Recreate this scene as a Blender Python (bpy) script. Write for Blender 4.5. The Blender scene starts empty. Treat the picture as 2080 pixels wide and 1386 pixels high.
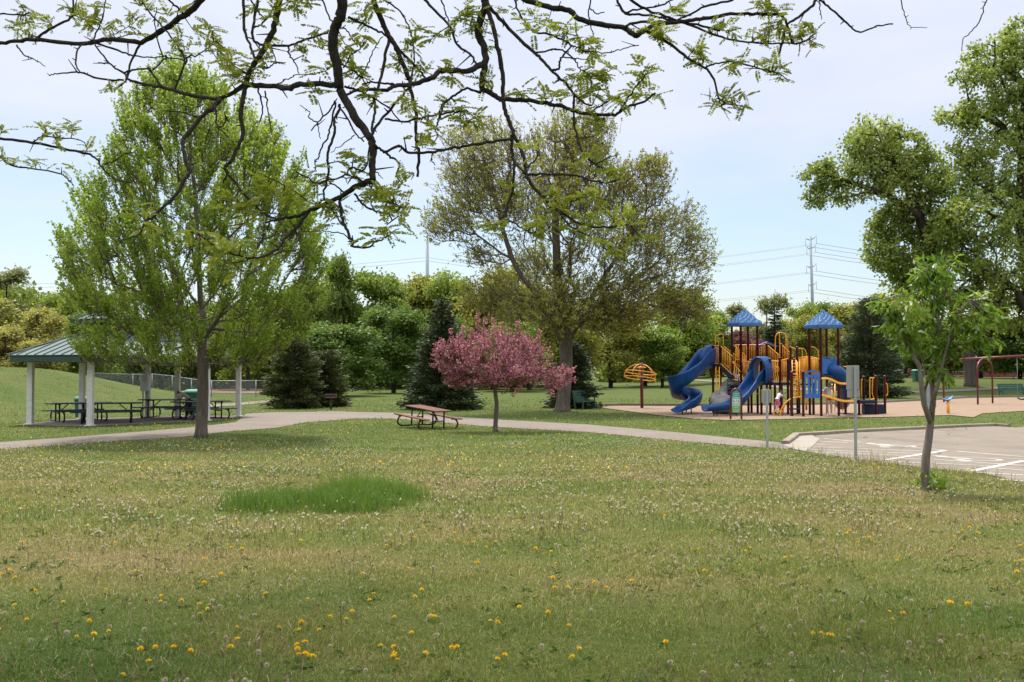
import bpy, bmesh, math, random
import numpy as np
from mathutils import Vector, Matrix

R = math.radians
sc = bpy.context.scene
col = sc.collection
random.seed(7)

# ---------------------------------------------------------------- camera, sky, sun, exposure
H = 2.25                                   # eye height over the middle of the park (the lawn rises to the viewer)
FP = 2000.0                                # focal length in photo pixels (photo is 2080 wide)
PITCH = math.atan(57 / FP)
cam = bpy.data.cameras.new('camera'); co = bpy.data.objects.new('camera', cam); col.objects.link(co)
cam.sensor_width = 36; cam.lens = 36 * FP / 2080; cam.clip_start = .05; cam.clip_end = 5000
co.location = (0, 0, H); co.rotation_euler = (R(90) + PITCH, 0, 0)
sc.camera = co

SUN_EL, SUN_AZ = 65, -16                   # high sun, beyond the scene and a little to the left
w = bpy.data.worlds.new('World'); sc.world = w; w.use_nodes = True
nt = w.node_tree; nt.nodes.clear()
def wn(t, **k):
    n = nt.nodes.new(t)
    for a, b in k.items(): setattr(n, a, b)
    return n
sky = wn('ShaderNodeTexSky', sky_type='NISHITA', sun_disc=False)
sky.sun_elevation = R(SUN_EL); sky.sun_rotation = R(SUN_AZ); sky.air_density = 1.0; sky.dust_density = 1.2; sky.ozone_density = 1.5
tc = wn('ShaderNodeTexCoord'); sep = wn('ShaderNodeSeparateXYZ'); nt.links.new(tc.outputs['Generated'], sep.inputs[0])
def wm(op, a, b=None, c=None):
    n = wn('ShaderNodeMath', operation=op)
    for i, v in enumerate((a, b, c)):
        if v is None: continue
        if hasattr(v, 'links'): nt.links.new(v, n.inputs[i])
        else: n.inputs[i].default_value = v
    return n.outputs[0]
zz = wm('MAXIMUM', sep.outputs[2], 0.0)
den = wm('ADD', zz, 0.12)
cmb = wn('ShaderNodeCombineXYZ')
nt.links.new(wm('DIVIDE', sep.outputs[0], den), cmb.inputs[0]); nt.links.new(wm('MULTIPLY', wm('DIVIDE', sep.outputs[1], den), 1.0), cmb.inputs[1])
n1 = wn('ShaderNodeTexNoise'); n1.inputs['Scale'].default_value = .55; n1.inputs['Detail'].default_value = 5; n1.inputs['Roughness'].default_value = .55
n2 = wn('ShaderNodeTexNoise'); n2.inputs['Scale'].default_value = 2.6; n2.inputs['Detail'].default_value = 6; n2.inputs['Distortion'].default_value = .6
nt.links.new(cmb.outputs[0], n1.inputs['Vector']); nt.links.new(cmb.outputs[0], n2.inputs['Vector'])
mr = wn('ShaderNodeMapRange', interpolation_type='SMOOTHSTEP'); mr.inputs[1].default_value = .10; mr.inputs[2].default_value = .27; mr.inputs[3].default_value = .05; mr.inputs[4].default_value = .74
nt.links.new(wm('ADD', zz, wm('MULTIPLY', wm('SUBTRACT', n1.outputs[0], .5), .22)), mr.inputs[0])
mask = wm('ADD', mr.outputs[0], wm('MULTIPLY', wm('SUBTRACT', n2.outputs[0], .42), .55))
mk = wn('ShaderNodeClamp'); nt.links.new(mask, mk.inputs[0]); mk.inputs[1].default_value = .06; mk.inputs[2].default_value = .95
cl = wn('ShaderNodeRGB'); cl.outputs[0].default_value = (5.6, 5.72, 6.4, 1)
mx = wn('ShaderNodeMix', data_type='RGBA')
nt.links.new(mk.outputs[0], mx.inputs['Factor']); nt.links.new(sky.outputs[0], mx.inputs['A']); nt.links.new(cl.outputs[0], mx.inputs['B'])
zb = wn('ShaderNodeMapRange', interpolation_type='SMOOTHSTEP'); zb.inputs[1].default_value = .30; zb.inputs[2].default_value = .85; zb.inputs[3].default_value = 1.0; zb.inputs[4].default_value = 3.0   # a thin overcast veil is brightest overhead
nt.links.new(zz, zb.inputs[0])
vm = wn('ShaderNodeVectorMath', operation='SCALE'); nt.links.new(cl.outputs[0], vm.inputs[0]); nt.links.new(zb.outputs[0], vm.inputs['Scale']); nt.links.new(vm.outputs[0], mx.inputs['B'])
bg = wn('ShaderNodeBackground'); bg.inputs['Strength'].default_value = .092
wo = wn('ShaderNodeOutputWorld'); nt.links.new(mx.outputs['Result'], bg.inputs['Color']); nt.links.new(bg.outputs[0], wo.inputs[0])

sl = bpy.data.lights.new('sun', 'SUN'); sl.energy = 3.0; sl.angle = R(9); sl.color = (1, .955, .88)
so = bpy.data.objects.new('sun', sl); col.objects.link(so)
sv = Vector((math.sin(R(SUN_AZ)) * math.cos(R(SUN_EL)), math.cos(R(SUN_AZ)) * math.cos(R(SUN_EL)), math.sin(R(SUN_EL))))
so.rotation_euler = (-sv).to_track_quat('-Z', 'Y').to_euler(); so.location = sv * 60
vs = sc.view_settings; vs.view_transform = 'Standard'; vs.look = 'None'; vs.exposure = .8; vs.gamma = 1
try:
    sc.cycles.max_bounces = 6; sc.cycles.transparent_max_bounces = 8; sc.cycles.use_adaptive_sampling = True
except Exception: pass

# ---------------------------------------------------------------- geometry of the place
CT, ST = math.cos(PITCH), math.sin(PITCH)
def at(px, py, D):
    """point at depth D (metres along +Y) that stands where photo pixel (px, py) looks"""
    x = (px - 1040) / FP; y = -(py - 693) / FP
    d = (x, CT - y * ST, ST + y * CT); k = D / d[1]
    return Vector((d[0] * k, D, H + d[2] * k))
def smooth(t):
    t = np.clip(t, 0, 1); return t * t * (3 - 2 * t)
def gz(x, y):
    x = np.asarray(x, float); y = np.asarray(y, float)
    z = .62 * (1 - smooth(y / 33.0))
    z = z + (2.35 * smooth((-24.5 - x) / 13.5) + .9 * smooth((-37 - x) / 20)) * smooth((y - 50) / 24) * (1 - smooth((y - 76) / 18) * smooth((x + 60) / 18))
    z = z + 1.15 * smooth((y - 80) / 30) * smooth((x - 18) / 16)
    z = z + .02 * np.sin(x * .31 + 1.3) * np.sin(y * .27) * smooth((y + 2) / 6)
    return z
def G(x, y): return float(gz(x, y))
def gp(px, py):
    """ground point seen at a photo pixel"""
    a, b = 2.0, 600.0
    prev = a
    for D in np.concatenate([np.arange(2, 60, .5), np.arange(60, 600, 4)]):
        p = at(px, py, D)
        if p.z <= G(p.x, p.y):
            a, b = prev, D; break
        prev = D
    for _ in range(40):
        m = (a + b) / 2; p = at(px, py, m)
        if p.z > G(p.x, p.y): a = m
        else: b = m
    p = at(px, py, b); return Vector((p.x, p.y, G(p.x, p.y)))

# ---------------------------------------------------------------- materials
MATS = {}
def nodes(m):
    m.use_nodes = True; t = m.node_tree
    return t, t.nodes.get('Principled BSDF') or t.nodes['Principled BSDF']
def ramp(t, fac, stops):
    r = t.nodes.new('ShaderNodeValToRGB'); e = r.color_ramp.elements
    while len(e) < len(stops): e.new(.5)
    for i, (p, c) in enumerate(stops): e[i].position = p; e[i].color = (*c, 1)
    t.links.new(fac, r.inputs[0]); return r.outputs[0]
def noise(t, scale, detail=4, rough=.6, vec=None, dist=0):
    n = t.nodes.new('ShaderNodeTexNoise'); n.inputs['Scale'].default_value = scale; n.inputs['Detail'].default_value = detail
    n.inputs['Roughness'].default_value = rough; n.inputs['Distortion'].default_value = dist
    if vec is None:
        tc = t.nodes.new('ShaderNodeTexCoord'); vec = tc.outputs['Object']
    t.links.new(vec, n.inputs['Vector']); return n.outputs[0]
def bump(t, bs, h, strength=.4, dist=.02):
    b = t.nodes.new('ShaderNodeBump'); b.inputs['Strength'].default_value = strength; b.inputs['Distance'].default_value = dist
    t.links.new(h, b.inputs['Height']); t.links.new(b.outputs[0], bs.inputs['Normal'])
def mixc(t, f, a, b, mode='MIX'):
    m = t.nodes.new('ShaderNodeMix'); m.data_type = 'RGBA'; m.blend_type = mode
    for s, v in (('Factor', f), ('A', a), ('B', b)):
        if hasattr(v, 'links'): t.links.new(v, m.inputs[s])
        elif s == 'Factor': m.inputs[0].default_value = v
        else: m.inputs[s].default_value = (*v, 1)
    return m.outputs['Result']
def mat(name, c, rough=.6, metal=0, var=.12, scale=6, bmp=0, spec=.5, dirt=None):
    """painted / plain material with slight mottling"""
    if name in MATS: return MATS[name]
    m = bpy.data.materials.new(name); t, b = nodes(m)
    f = noise(t, scale, 5)
    lo = tuple(v * (1 - var) for v in c); hi = tuple(min(1, v * (1 + var)) for v in c)
    cc = ramp(t, f, [(.3, lo), (.7, hi)])
    if dirt:
        g = ramp(t, noise(t, scale * .37, 6, .7), [(.52, (0, 0, 0)), (.72, (1, 1, 1))])
        cc = mixc(t, g, cc, dirt)
    t.links.new(cc, b.inputs['Base Color'])
    b.inputs['Roughness'].default_value = rough; b.inputs['Metallic'].default_value = metal
    b.inputs['Specular IOR Level'].default_value = spec
    if bmp: bump(t, b, noise(t, scale * 6, 4), bmp, .01)
    MATS[name] = m; return m
def leafmat(name, stops, trans=.38, rough=.55, clump=None, tcol=1.25):
    """leaf material: colour differs leaf by leaf and clump by clump, lets light through"""
    if name in MATS: return MATS[name]
    m = bpy.data.materials.new(name); t, b = nodes(m)
    g = t.nodes.new('ShaderNodeNewGeometry')
    f = g.outputs['Random Per Island']
    if clump:
        ma = t.nodes.new('ShaderNodeMath'); ma.operation = 'MULTIPLY_ADD'; ma.inputs[1].default_value = .55
        t.links.new(f, ma.inputs[0])
        mb = t.nodes.new('ShaderNodeMath'); mb.operation = 'MULTIPLY_ADD'; mb.inputs[1].default_value = 1.3; mb.inputs[2].default_value = -.42
        t.links.new(noise(t, clump, 2), mb.inputs[0]); t.links.new(mb.outputs[0], ma.inputs[2]); f = ma.outputs[0]
    c = ramp(t, f, stops)
    t.links.new(c, b.inputs['Base Color']); b.inputs['Roughness'].default_value = rough; b.inputs['Specular IOR Level'].default_value = .35
    tr = t.nodes.new('ShaderNodeBsdfTranslucent')
    t.links.new(mixc(t, 1.0, c, (tcol, tcol * 1.02, tcol * .7), 'MULTIPLY'), tr.inputs['Color'])
    ms = t.nodes.new('ShaderNodeMixShader'); ms.inputs[0].default_value = trans
    t.links.new(b.outputs[0], ms.inputs[1]); t.links.new(tr.outputs[0], ms.inputs[2])
    t.links.new(ms.outputs[0], t.nodes['Material Output'].inputs[0])
    MATS[name] = m; return m
def barkmat(name, c1, c2, scale=9):
    if name in MATS: return MATS[name]
    m = bpy.data.materials.new(name); t, b = nodes(m)
    tc = t.nodes.new('ShaderNodeTexCoord'); mp = t.nodes.new('ShaderNodeMapping'); mp.inputs['Scale'].default_value = (1, 1, .22)
    t.links.new(tc.outputs['Object'], mp.inputs[0])
    f = noise(t, scale, 6, .7, mp.outputs[0], .4)
    t.links.new(ramp(t, f, [(.3, c1), (.68, c2)]), b.inputs['Base Color']); b.inputs['Roughness'].default_value = .9; b.inputs['Specular IOR Level'].default_value = .2
    bump(t, b, f, .9, .03); MATS[name] = m; return m

# ---------------------------------------------------------------- mesh building
ORG = {}                                    # a thing's origin, so that its parts can be built in place
class MB:
    def __init__(s): s.v = []; s.f = []
    def add(s, vs, fs):
        o = len(s.v); s.v += [tuple(v) for v in vs]; s.f += [tuple(i + o for i in f) for f in fs]; return s
    def box(s, c, d, rz=0, M=None):
        x, y, z = d[0] / 2, d[1] / 2, d[2] / 2
        vs = [Vector((a * x, b * y, e * z)) for a in (-1, 1) for b in (-1, 1) for e in (-1, 1)]
        m = M or Matrix.Rotation(rz, 3, 'Z')
        return s.add([m @ v + Vector(c) for v in vs], [(0, 1, 3, 2), (4, 6, 7, 5), (0, 4, 5, 1), (2, 3, 7, 6), (0, 2, 6, 4), (1, 5, 7, 3)])
    def beam(s, a, b, wd, ht):
        a, b = Vector(a), Vector(b); d = (b - a).normalized()
        sd = d.cross(Vector((0, 0, 1)))
        sd = Vector((1, 0, 0)) if sd.length < 1e-4 else sd.normalized()
        up = sd.cross(d)
        vs = [p + sd * i * wd / 2 + up * j * ht / 2 for p in (a, b) for i, j in ((-1, -1), (1, -1), (1, 1), (-1, 1))]
        return s.add(vs, [(0, 3, 2, 1), (4, 5, 6, 7), (0, 1, 5, 4), (1, 2, 6, 5), (2, 3, 7, 6), (3, 0, 4, 7)])
    def tube(s, pts, r, n=8, cap=True):
        pts = [Vector(p) for p in pts]; k = len(pts)
        rs = r if isinstance(r, (list, tuple)) else [r] * k
        vs = []; u = None
        for i, p in enumerate(pts):
            d = (pts[min(i + 1, k - 1)] - pts[max(i - 1, 0)]).normalized()
            if u is None:
                u = d.cross(Vector((0, 0, 1)));
                if u.length < 1e-3: u = d.cross(Vector((1, 0, 0)))
            u = (u - d * u.dot(d)).normalized(); v = d.cross(u)
            vs += [p + (u * math.cos(2 * math.pi * j / n) + v * math.sin(2 * math.pi * j / n)) * rs[i] for j in range(n)]
        fs = [(i * n + j, i * n + (j + 1) % n, (i + 1) * n + (j + 1) % n, (i + 1) * n + j) for i in range(k - 1) for j in range(n)]
        if cap: fs += [tuple(range(n))[::-1], tuple(range((k - 1) * n, k * n))]
        return s.add(vs, fs)
    def prism(s, poly, z0, z1):
        n = len(poly)
        vs = [(p[0], p[1], z0) for p in poly] + [(p[0], p[1], z1) for p in poly]
        return s.add(vs, [tuple(range(n))[::-1], tuple(range(n, 2 * n))] + [(i, (i + 1) % n, n + (i + 1) % n, n + i) for i in range(n)])
    def sweep(s, rings):
        """closed-profile loft: rings of equal length"""
        n = len(rings[0]); vs = [p for r in rings for p in r]
        fs = [(i * n + j, i * n + (j + 1) % n, (i + 1) * n + (j + 1) % n, (i + 1) * n + j) for i in range(len(rings) - 1) for j in range(n)]
        fs += [tuple(range(n))[::-1], tuple(range((len(rings) - 1) * n, len(rings) * n))]
        return s.add(vs, fs)
    def lathe(s, c, prof, n=16):
        rings = [[Vector(c) + Vector((r * math.cos(2 * math.pi * j / n), r * math.sin(2 * math.pi * j / n), z)) for j in range(n)] for r, z in prof]
        return s.sweep(rings)
    def build(s, name, m, parent=None, smooth_=False, bev=0):
        return mesh_obj(name, s.v, s.f, m, parent, smooth_, bev)
def mesh_obj(name, vs, fs, m, parent=None, smooth_=False, bev=0):
    me = bpy.data.meshes.new(name)
    o0 = ORG.get(parent.name, Vector()) if parent else Vector()
    me.from_pydata([(v[0] - o0[0], v[1] - o0[1], v[2] - o0[2]) for v in vs], [], fs)
    if bev:
        bm = bmesh.new(); bm.from_mesh(me); bmesh.ops.recalc_face_normals(bm, faces=bm.faces)
        es = [e for e in bm.edges if len(e.link_faces) == 2 and e.calc_face_angle(0) > .6]
        bmesh.ops.bevel(bm, geom=es, offset=bev, segments=1, affect='EDGES', clamp_overlap=True); bm.to_mesh(me); bm.free()
    for mm in (m if isinstance(m, (list, tuple)) else [m]): me.materials.append(mm)
    if smooth_:
        me.polygons.foreach_set('use_smooth', [True] * len(me.polygons))
    o = bpy.data.objects.new(name, me); col.objects.link(o)
    if parent: o.parent = parent; ORG[o.name] = o0
    return o
def np_obj(name, V, F, m, parent=None, smooth_=False, attr=None, mi=None):
    """fast mesh from arrays: V (n,3), F (m,k)"""
    o0 = np.array(ORG.get(parent.name, Vector()) if parent else (0, 0, 0))
    me = bpy.data.meshes.new(name); V = np.asarray(V, np.float32) - o0; F = np.asarray(F, np.int32); k = F.shape[1]
    me.vertices.add(len(V)); me.vertices.foreach_set('co', V.astype(np.float32).ravel())
    me.loops.add(F.size); me.loops.foreach_set('vertex_index', F.ravel())
    me.polygons.add(len(F)); me.polygons.foreach_set('loop_start', np.arange(0, F.size, k, dtype=np.int32))
    if smooth_: me.polygons.foreach_set('use_smooth', np.ones(len(F), bool))
    for mm in (m if isinstance(m, (list, tuple)) else [m]): me.materials.append(mm)
    if mi is not None: me.polygons.foreach_set('material_index', np.asarray(mi, np.int32))
    me.update(calc_edges=True); me.validate()
    o = bpy.data.objects.new(name, me); col.objects.link(o)
    if parent: o.parent = parent; ORG[o.name] = Vector(o0)
    return o
def tag(o, label=None, cat=None, group=None, kind=None):
    if label: o['label'] = label
    if cat: o['category'] = cat
    if group: o['group'] = group
    if kind: o['kind'] = kind
    return o
def thing(name, label, cat, loc=(0, 0, 0), group=None, rz=0):
    o = bpy.data.objects.new(name, None); col.objects.link(o); o.empty_display_size = .2
    o.location = loc; o.rotation_euler = (0, 0, rz); ORG[o.name] = Vector(loc)
    return tag(o, label, cat, group)
def copy_tree(o, parent=None):
    c = o.copy(); col.objects.link(c)
    if parent: c.parent = parent
    for ch in list(o.children): copy_tree(ch, c)
    return c

# ---------------------------------------------------------------- the ground
def axis(a, b, step, far, g):
    l = list(np.arange(a, b + 1e-6, step)); s = step
    while l[-1] < far: s *= g; l.append(l[-1] + s)
    s = step
    return l
xs = axis(0, 46, .8, 900, 1.22); xs = np.array([-v for v in xs[:0:-1]] + xs)
ys = axis(-4, 72, .5, 1600, 1.12); ys = np.array([-300, -120, -50, -20, -8] + ys)
X, Y = np.meshgrid(xs, ys); Z = gz(X, Y)
nx, ny = len(xs), len(ys)
idx = np.arange(nx * ny).reshape(ny, nx)
F = np.stack([idx[:-1, :-1], idx[:-1, 1:], idx[1:, 1:], idx[1:, :-1]], -1).reshape(-1, 4)
def lawn_color(t):
    """lawn tone shared by the soil sheet and the blades: straw patches, olive turf, green clumps"""
    tc = t.nodes.new('ShaderNodeTexCoord'); v = tc.outputs['Object']
    mp = t.nodes.new('ShaderNodeMapping'); mp.inputs['Scale'].default_value = (.55, .9, 1); t.links.new(v, mp.inputs[0])
    f1 = noise(t, .55, 5, .62, mp.outputs[0], .5)
    sp = t.nodes.new('ShaderNodeSeparateXYZ'); t.links.new(v, sp.inputs[0])
    mr = t.nodes.new('ShaderNodeMapRange'); mr.interpolation_type = 'SMOOTHSTEP'
    mr.inputs[1].default_value = 19; mr.inputs[2].default_value = 31; mr.inputs[3].default_value = 0; mr.inputs[4].default_value = .16
    t.links.new(sp.outputs[1], mr.inputs[0])
    m2 = t.nodes.new('ShaderNodeMapRange'); m2.interpolation_type = 'SMOOTHSTEP'
    m2.inputs[1].default_value = 5; m2.inputs[2].default_value = 9.5; m2.inputs[3].default_value = .17; m2.inputs[4].default_value = 0
    t.links.new(sp.outputs[1], m2.inputs[0])
    a = t.nodes.new('ShaderNodeMath'); a.operation = 'ADD'; t.links.new(f1, a.inputs[0]); t.links.new(mr.outputs[0], a.inputs[1])
    b = t.nodes.new('ShaderNodeMath'); b.operation = 'ADD'; t.links.new(a.outputs[0], b.inputs[0]); t.links.new(m2.outputs[0], b.inputs[1])
    return b.outputs[0], v
gm = bpy.data.materials.new('lawn'); t, b = nodes(gm)
f, v = lawn_color(t)
c = ramp(t, f, [(.30, (.20, .15, .07)), (.42, (.155, .142, .045)), (.54, (.118, .135, .032)), (.74, (.075, .118, .022))])
c = mixc(t, ramp(t, noise(t, 26, 3, .7, v), [(.35, (.15, .15, .15)), (.7, (.75, .75, .75))]), c, (.04, .042, .017))
t.links.new(c, b.inputs['Base Color']); b.inputs['Roughness'].default_value = 1; b.inputs['Specular IOR Level'].default_value = .1
bump(t, b, noise(t, 30, 4, .7, v), .8, .03)
tag(np_obj('ground', np.stack([X, Y, Z], -1).reshape(-1, 3), F, gm, smooth_=True), kind='structure')

def drape(name, poly, lift, m, step=1.0, kind='structure', parent=None, thick=0):
    """a sheet (or slab) laid on the terrain, outline in world x, y"""
    bm = bmesh.new(); f = bm.faces.new([bm.verts.new((p[0], p[1], 0)) for p in poly])
    for ax in (0, 1):
        lo = min(p[ax] for p in poly); hi = max(p[ax] for p in poly); st = max(step, (hi - lo) / 90)
        k = math.floor(lo / st) + 1
        while k * st < hi:
            no = (1, 0, 0) if ax == 0 else (0, 1, 0); pc = (k * st, 0, 0) if ax == 0 else (0, k * st, 0)
            bmesh.ops.bisect_plane(bm, geom=bm.verts[:] + bm.edges[:] + bm.faces[:], plane_co=pc, plane_no=no, dist=1e-5); k += 1
    bmesh.ops.triangulate(bm, faces=bm.faces)
    if thick:
        r = bmesh.ops.extrude_face_region(bm, geom=bm.faces[:])
        for v_ in r['geom']:
            if isinstance(v_, bmesh.types.BMVert): v_.co.z = 1
        bmesh.ops.recalc_face_normals(bm, faces=bm.faces)
        for v_ in bm.verts: v_.co.z = G(v_.co.x, v_.co.y) + (lift if v_.co.z > .5 else lift - thick)
    else:
        for v_ in bm.verts: v_.co.z = G(v_.co.x, v_.co.y) + lift
        for f in bm.faces:
            f.normal_update()
            if f.normal.z < 0: f.normal_flip()
    me = bpy.data.meshes.new(name); bm.to_mesh(me); bm.free(); me.materials.append(m)
    o = bpy.data.objects.new(name, me); col.objects.link(o)
    if parent: o.parent = parent
    if kind: tag(o, kind=kind)
    return o
def surf(name, c1, c2, scale, c3=None, bmp=.5, bs=60, rough=.95, cracks=False):
    m = bpy.data.materials.new(name); t, b = nodes(m)
    tc = t.nodes.new('ShaderNodeTexCoord'); v = tc.outputs['Object']
    c = ramp(t, noise(t, scale, 6, .65, v), [(.32, c1), (.68, c2)])
    if c3: c = mixc(t, ramp(t, noise(t, .45, 5, .6, v), [(.45, (0, 0, 0)), (.7, (.75, .75, .75))]), c, c3)
    c = mixc(t, ramp(t, noise(t, bs, 2, .5, v), [(.3, (.35, .35, .35)), (.7, (0, 0, 0))]), c, tuple(q * .5 for q in c1))
    if cracks:
        vo = t.nodes.new('ShaderNodeTexVoronoi'); vo.feature = 'DISTANCE_TO_EDGE'; vo.inputs['Scale'].default_value = .33
        t.links.new(v, vo.inputs['Vector'])
        c = mixc(t, ramp(t, vo.outputs['Distance'], [(0, (.7, .7, .7)), (.012, (0, 0, 0))]), c, (.06, .055, .045))
    t.links.new(c, b.inputs['Base Color']); b.inputs['Roughness'].default_value = rough; b.inputs['Specular IOR Level'].default_value = .2
    bump(t, b, noise(t, bs, 3, .7, v), bmp, .015); return m
M_path = surf('path_concrete', (.185, .152, .122), (.235, .197, .160), 3, (.16, .13, .10), .25, 40)
M_conc = surf('pale_concrete', (.29, .255, .20), (.36, .32, .255), 4, (.23, .195, .155), .25, 40)
M_asph = surf('worn_asphalt', (.195, .162, .122), (.24, .20, .152), 2, (.155, .128, .095), .35, 90, cracks=True)
M_curb = surf('curb_concrete', (.25, .205, .155), (.31, .26, .20), 5, (.19, .145, .105), .3, 40)
M_chip = surf('wood_chips', (.20, .138, .09), (.35, .25, .17), 9, (.25, .17, .11), 1.0, 24)
M_road = surf('far_asphalt', (.17, .165, .16), (.21, .2, .19), 1, None, .2, 20)
M_dirt = surf('bare_dirt', (.22, .135, .085), (.30, .19, .12), 1.2, (.2, .15, .09), .4, 12)
def pxy(l): return [tuple(gp(*q).xy) for q in l]

path_up = [(-80, 908), (0, 898), (242, 880), (398, 867), (468, 858.5)]
pad_front = [(455, 858), (337, 856.5), (188, 867), (110, 869), (20, 868)]
path_poly = pxy([(-80, 930), (0, 914), (200, 899), (390, 886.5), (458, 878), (560, 870), (620, 859), (722, 851), (795, 851), (859, 855.5), (1000, 868), (1188, 878), (1356, 894), (1483, 905), (1556, 911), (1600, 913), (1618, 904), (1571, 898.5), (1384, 880), (1193, 863), (1000, 852), (944, 848.5), (801, 839), (703, 837), (560, 838), (500, 841), (480, 858), (468, 860), (398, 868), (242, 881), (0, 899), (-80, 909)])
drape('path', path_poly, .012, M_path, .8)

# parking lot, kerb, ramp, painted lines
lot = pxy([(1638, 918), (1664, 893), (1656, 885.5), (1737, 879.5), (1877, 873), (1960, 868.5), (2022, 866.5), (2062, 869), (2140, 863), (2300, 866), (2420, 1010), (2080, 981), (1993, 962), (1924, 957), (1849, 948), (1791, 939), (1735, 934), (1690, 927)])
drape('parking_lot', lot, .008, M_asph, .8)
drape('kerb_ramp', pxy([(1592, 905), (1618, 887), (1650, 885), (1665, 892), (1638, 918), (1612, 913)]), .016, M_conc, .8)
def kerb(name, pts, wd=.22, h=.11):
    mb = MB(); P = []
    pts = [Vector((p[0], p[1], 0)) for p in pts]
    fine = []
    for a, b_ in zip(pts, pts[1:]):
        n = max(1, int((b_ - a).length / .8)); fine += [a.lerp(b_, i / n) for i in range(n)]
    fine.append(pts[-1]); rings = []
    for i, p in enumerate(fine):
        d = (fine[min(i + 1, len(fine) - 1)] - fine[max(i - 1, 0)]).normalized(); s = Vector((d.y, -d.x, 0))
        z = G(p.x, p.y); rings.append([p + s * wd / 2 + Vector((0, 0, z - .08)), p + s * wd * .46 + Vector((0, 0, z + h - .02)), p + s * wd * .36 + Vector((0, 0, z + h)), p - s * wd / 2 + Vector((0, 0, z + h)), p - s * wd / 2 + Vector((0, 0, z - .08))])
    mb.sweep(rings); return tag(mb.build(name, M_curb), kind='structure')
kerb('kerb', pxy([(1595, 903), (1618, 886), (1652, 884), (1737, 878.5), (1877, 872), (1960, 867.5), (2022, 865.5), (2050, 867.5)]))
M_line = surf('road_paint', (.50, .47, .41), (.60, .57, .51), 8, (.30, .265, .21), .2, 60)
def zx(a, b): return (1580 + a / 4.16, 840 + b / 4.16)
mk_ = MB()
def stripe(p, q, wd=.1, lift=.014):
    a, b_ = gp(*p).xy, gp(*q).xy; d = (b_ - a).normalized(); s = Vector((-d.y, d.x)) * wd / 2
    n = max(1, int((b_ - a).length / .6))
    for i in range(n):
        u, v_ = a.lerp(b_, i / n), a.lerp(b_, (i + 1) / n)
        mk_.add([(*c_, G(*c_) + lift) for c_ in (u + s, v_ + s, v_ - s, u - s)], [(3, 2, 1, 0)])
for p, q, wd in [((390, 215), (700, 245), .1), ((860, 262), (1415, 315), .1), ((345, 238), (590, 250), .1), ((330, 262), (395, 264), .1),
                 ((305, 285), (1300, 325), .1), ((265, 308), (1225, 345), .1), ((240, 325), (1110, 362), .1), ((400, 358), (900, 385), .1), ((900, 398), (1418, 316), .16),
                 ((1515, 323), (2079, 370), .1), ((1310, 362), (2079, 388), .1), ((1310, 392), (2079, 445), .1), ((1330, 428), (1790, 448), .1), ((1650, 490), (2079, 405), .16),
                 ((1800, 465), (2079, 486), .1), ((1700, 505), (2079, 528), .1), ((1880, 562), (2079, 578), .1), ((950, 382), (1250, 392), .1), ((960, 410), (1230, 425), .1)]:
    stripe(zx(*p), zx(*q), wd)
def symbol(c0, ax, ay):
    """wheelchair sign painted on the bay: c0 centre, ax / ay ground axes"""
    def P(u, v_): q = c0 + ax * u + ay * v_; return q
    def seg(pts, wd):
        for a, b_ in zip(pts, pts[1:]):
            a, b_ = P(*a), P(*b_); d = (b_ - a).normalized(); s = Vector((-d.y, d.x)) * wd / 2; a = a - d * wd * .3; b_ = b_ + d * wd * .3
            mk_.add([(*c_, G(*c_) + .0145) for c_ in (a + s, b_ + s, b_ - s, a - s)], [(3, 2, 1, 0)])
    seg([(.5 * math.cos(a) - .1, .5 * math.sin(a) - .25) for a in np.linspace(2.2, 6.0, 16)], .12)
    seg([(-.15, .75), (-.1, 0), (.4, 0), (.62, -.62), (.85, -.55)], .13); seg([(-.1, .4), (.3, .4)], .11)
    n = 12; mk_.add([(*(P(-.2 + .15 * math.cos(2 * math.pi * i / n), 1.0 + .15 * math.sin(2 * math.pi * i / n))), G(*P(-.2, 1.0)) + .0145) for i in range(n)], [tuple(range(n))])
for ca, cb in (((1600, 388), 1.0), ((940, 276), 1.0)):
    c0 = gp(*zx(*ca)).xy; d = Vector((.38, -.925)); symbol(Vector(c0), Vector((.925, .38)) * -.9, -d * .95)
tag(mk_.build('parking_markings', M_line), kind='structure')

# wood chip bed with its timber edge, far road, far paths, bare dirt behind the fence
bed = [(1205, 827), (1300, 840), (1340, 845), (1412, 852), (1484, 855), (1580, 853), (1725, 849.5), (1800, 848.5), (1929, 844.5), (1978, 849), (1995, 841), (2080, 836), (2260, 834), (2260, 808), (2080, 808), (1964, 809.5), (1880, 815), (1785, 820), (1600, 824.5), (1430, 826), (1340, 826), (1260, 825.5)]
drape('wood_chip_bed', pxy(bed), .03, M_chip, 1.0)
kerb('bed_edge', pxy([(2260, 807), (2080, 807.5), (1964, 809), (1880, 814.5), (1785, 819.5), (1600, 824), (1430, 825.5), (1340, 825.5), (1260, 825), (1205, 826.5)]), .18, .16)
drape('road', [(8, 232), (20, 258), (60, 250), (110, 226), (260, 200), (260, 186), (110, 212), (60, 236), (24, 240)], .05, M_road, 4)
drape('far_path', pxy([(1300, 768), (1390, 772), (1480, 779), (1600, 792), (1720, 799), (1860, 799), (1990, 794), (2080, 789), (2200, 786), (2200, 782), (2080, 784.5), (1990, 789), (1860, 795), (1720, 795), (1600, 788), (1480, 775.5), (1390, 769.5), (1300, 766.2)]), .04, M_path, 2)
drape('side_path', pxy([(690, 797), (760, 789), (860, 783), (900, 781), (900, 778), (860, 779.5), (760, 784.5), (680, 792)]), .04, M_path, 2)
drape('park_path', pxy([(480, 825), (545, 818), (600, 815), (600, 812), (545, 814), (470, 820), (380, 826), (380, 830)]), .03, M_path, 2)
drape('bare_dirt', [(-31, 91), (-21, 91), (-24, 125), (-40, 125)], .04, M_dirt, 3)

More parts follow.
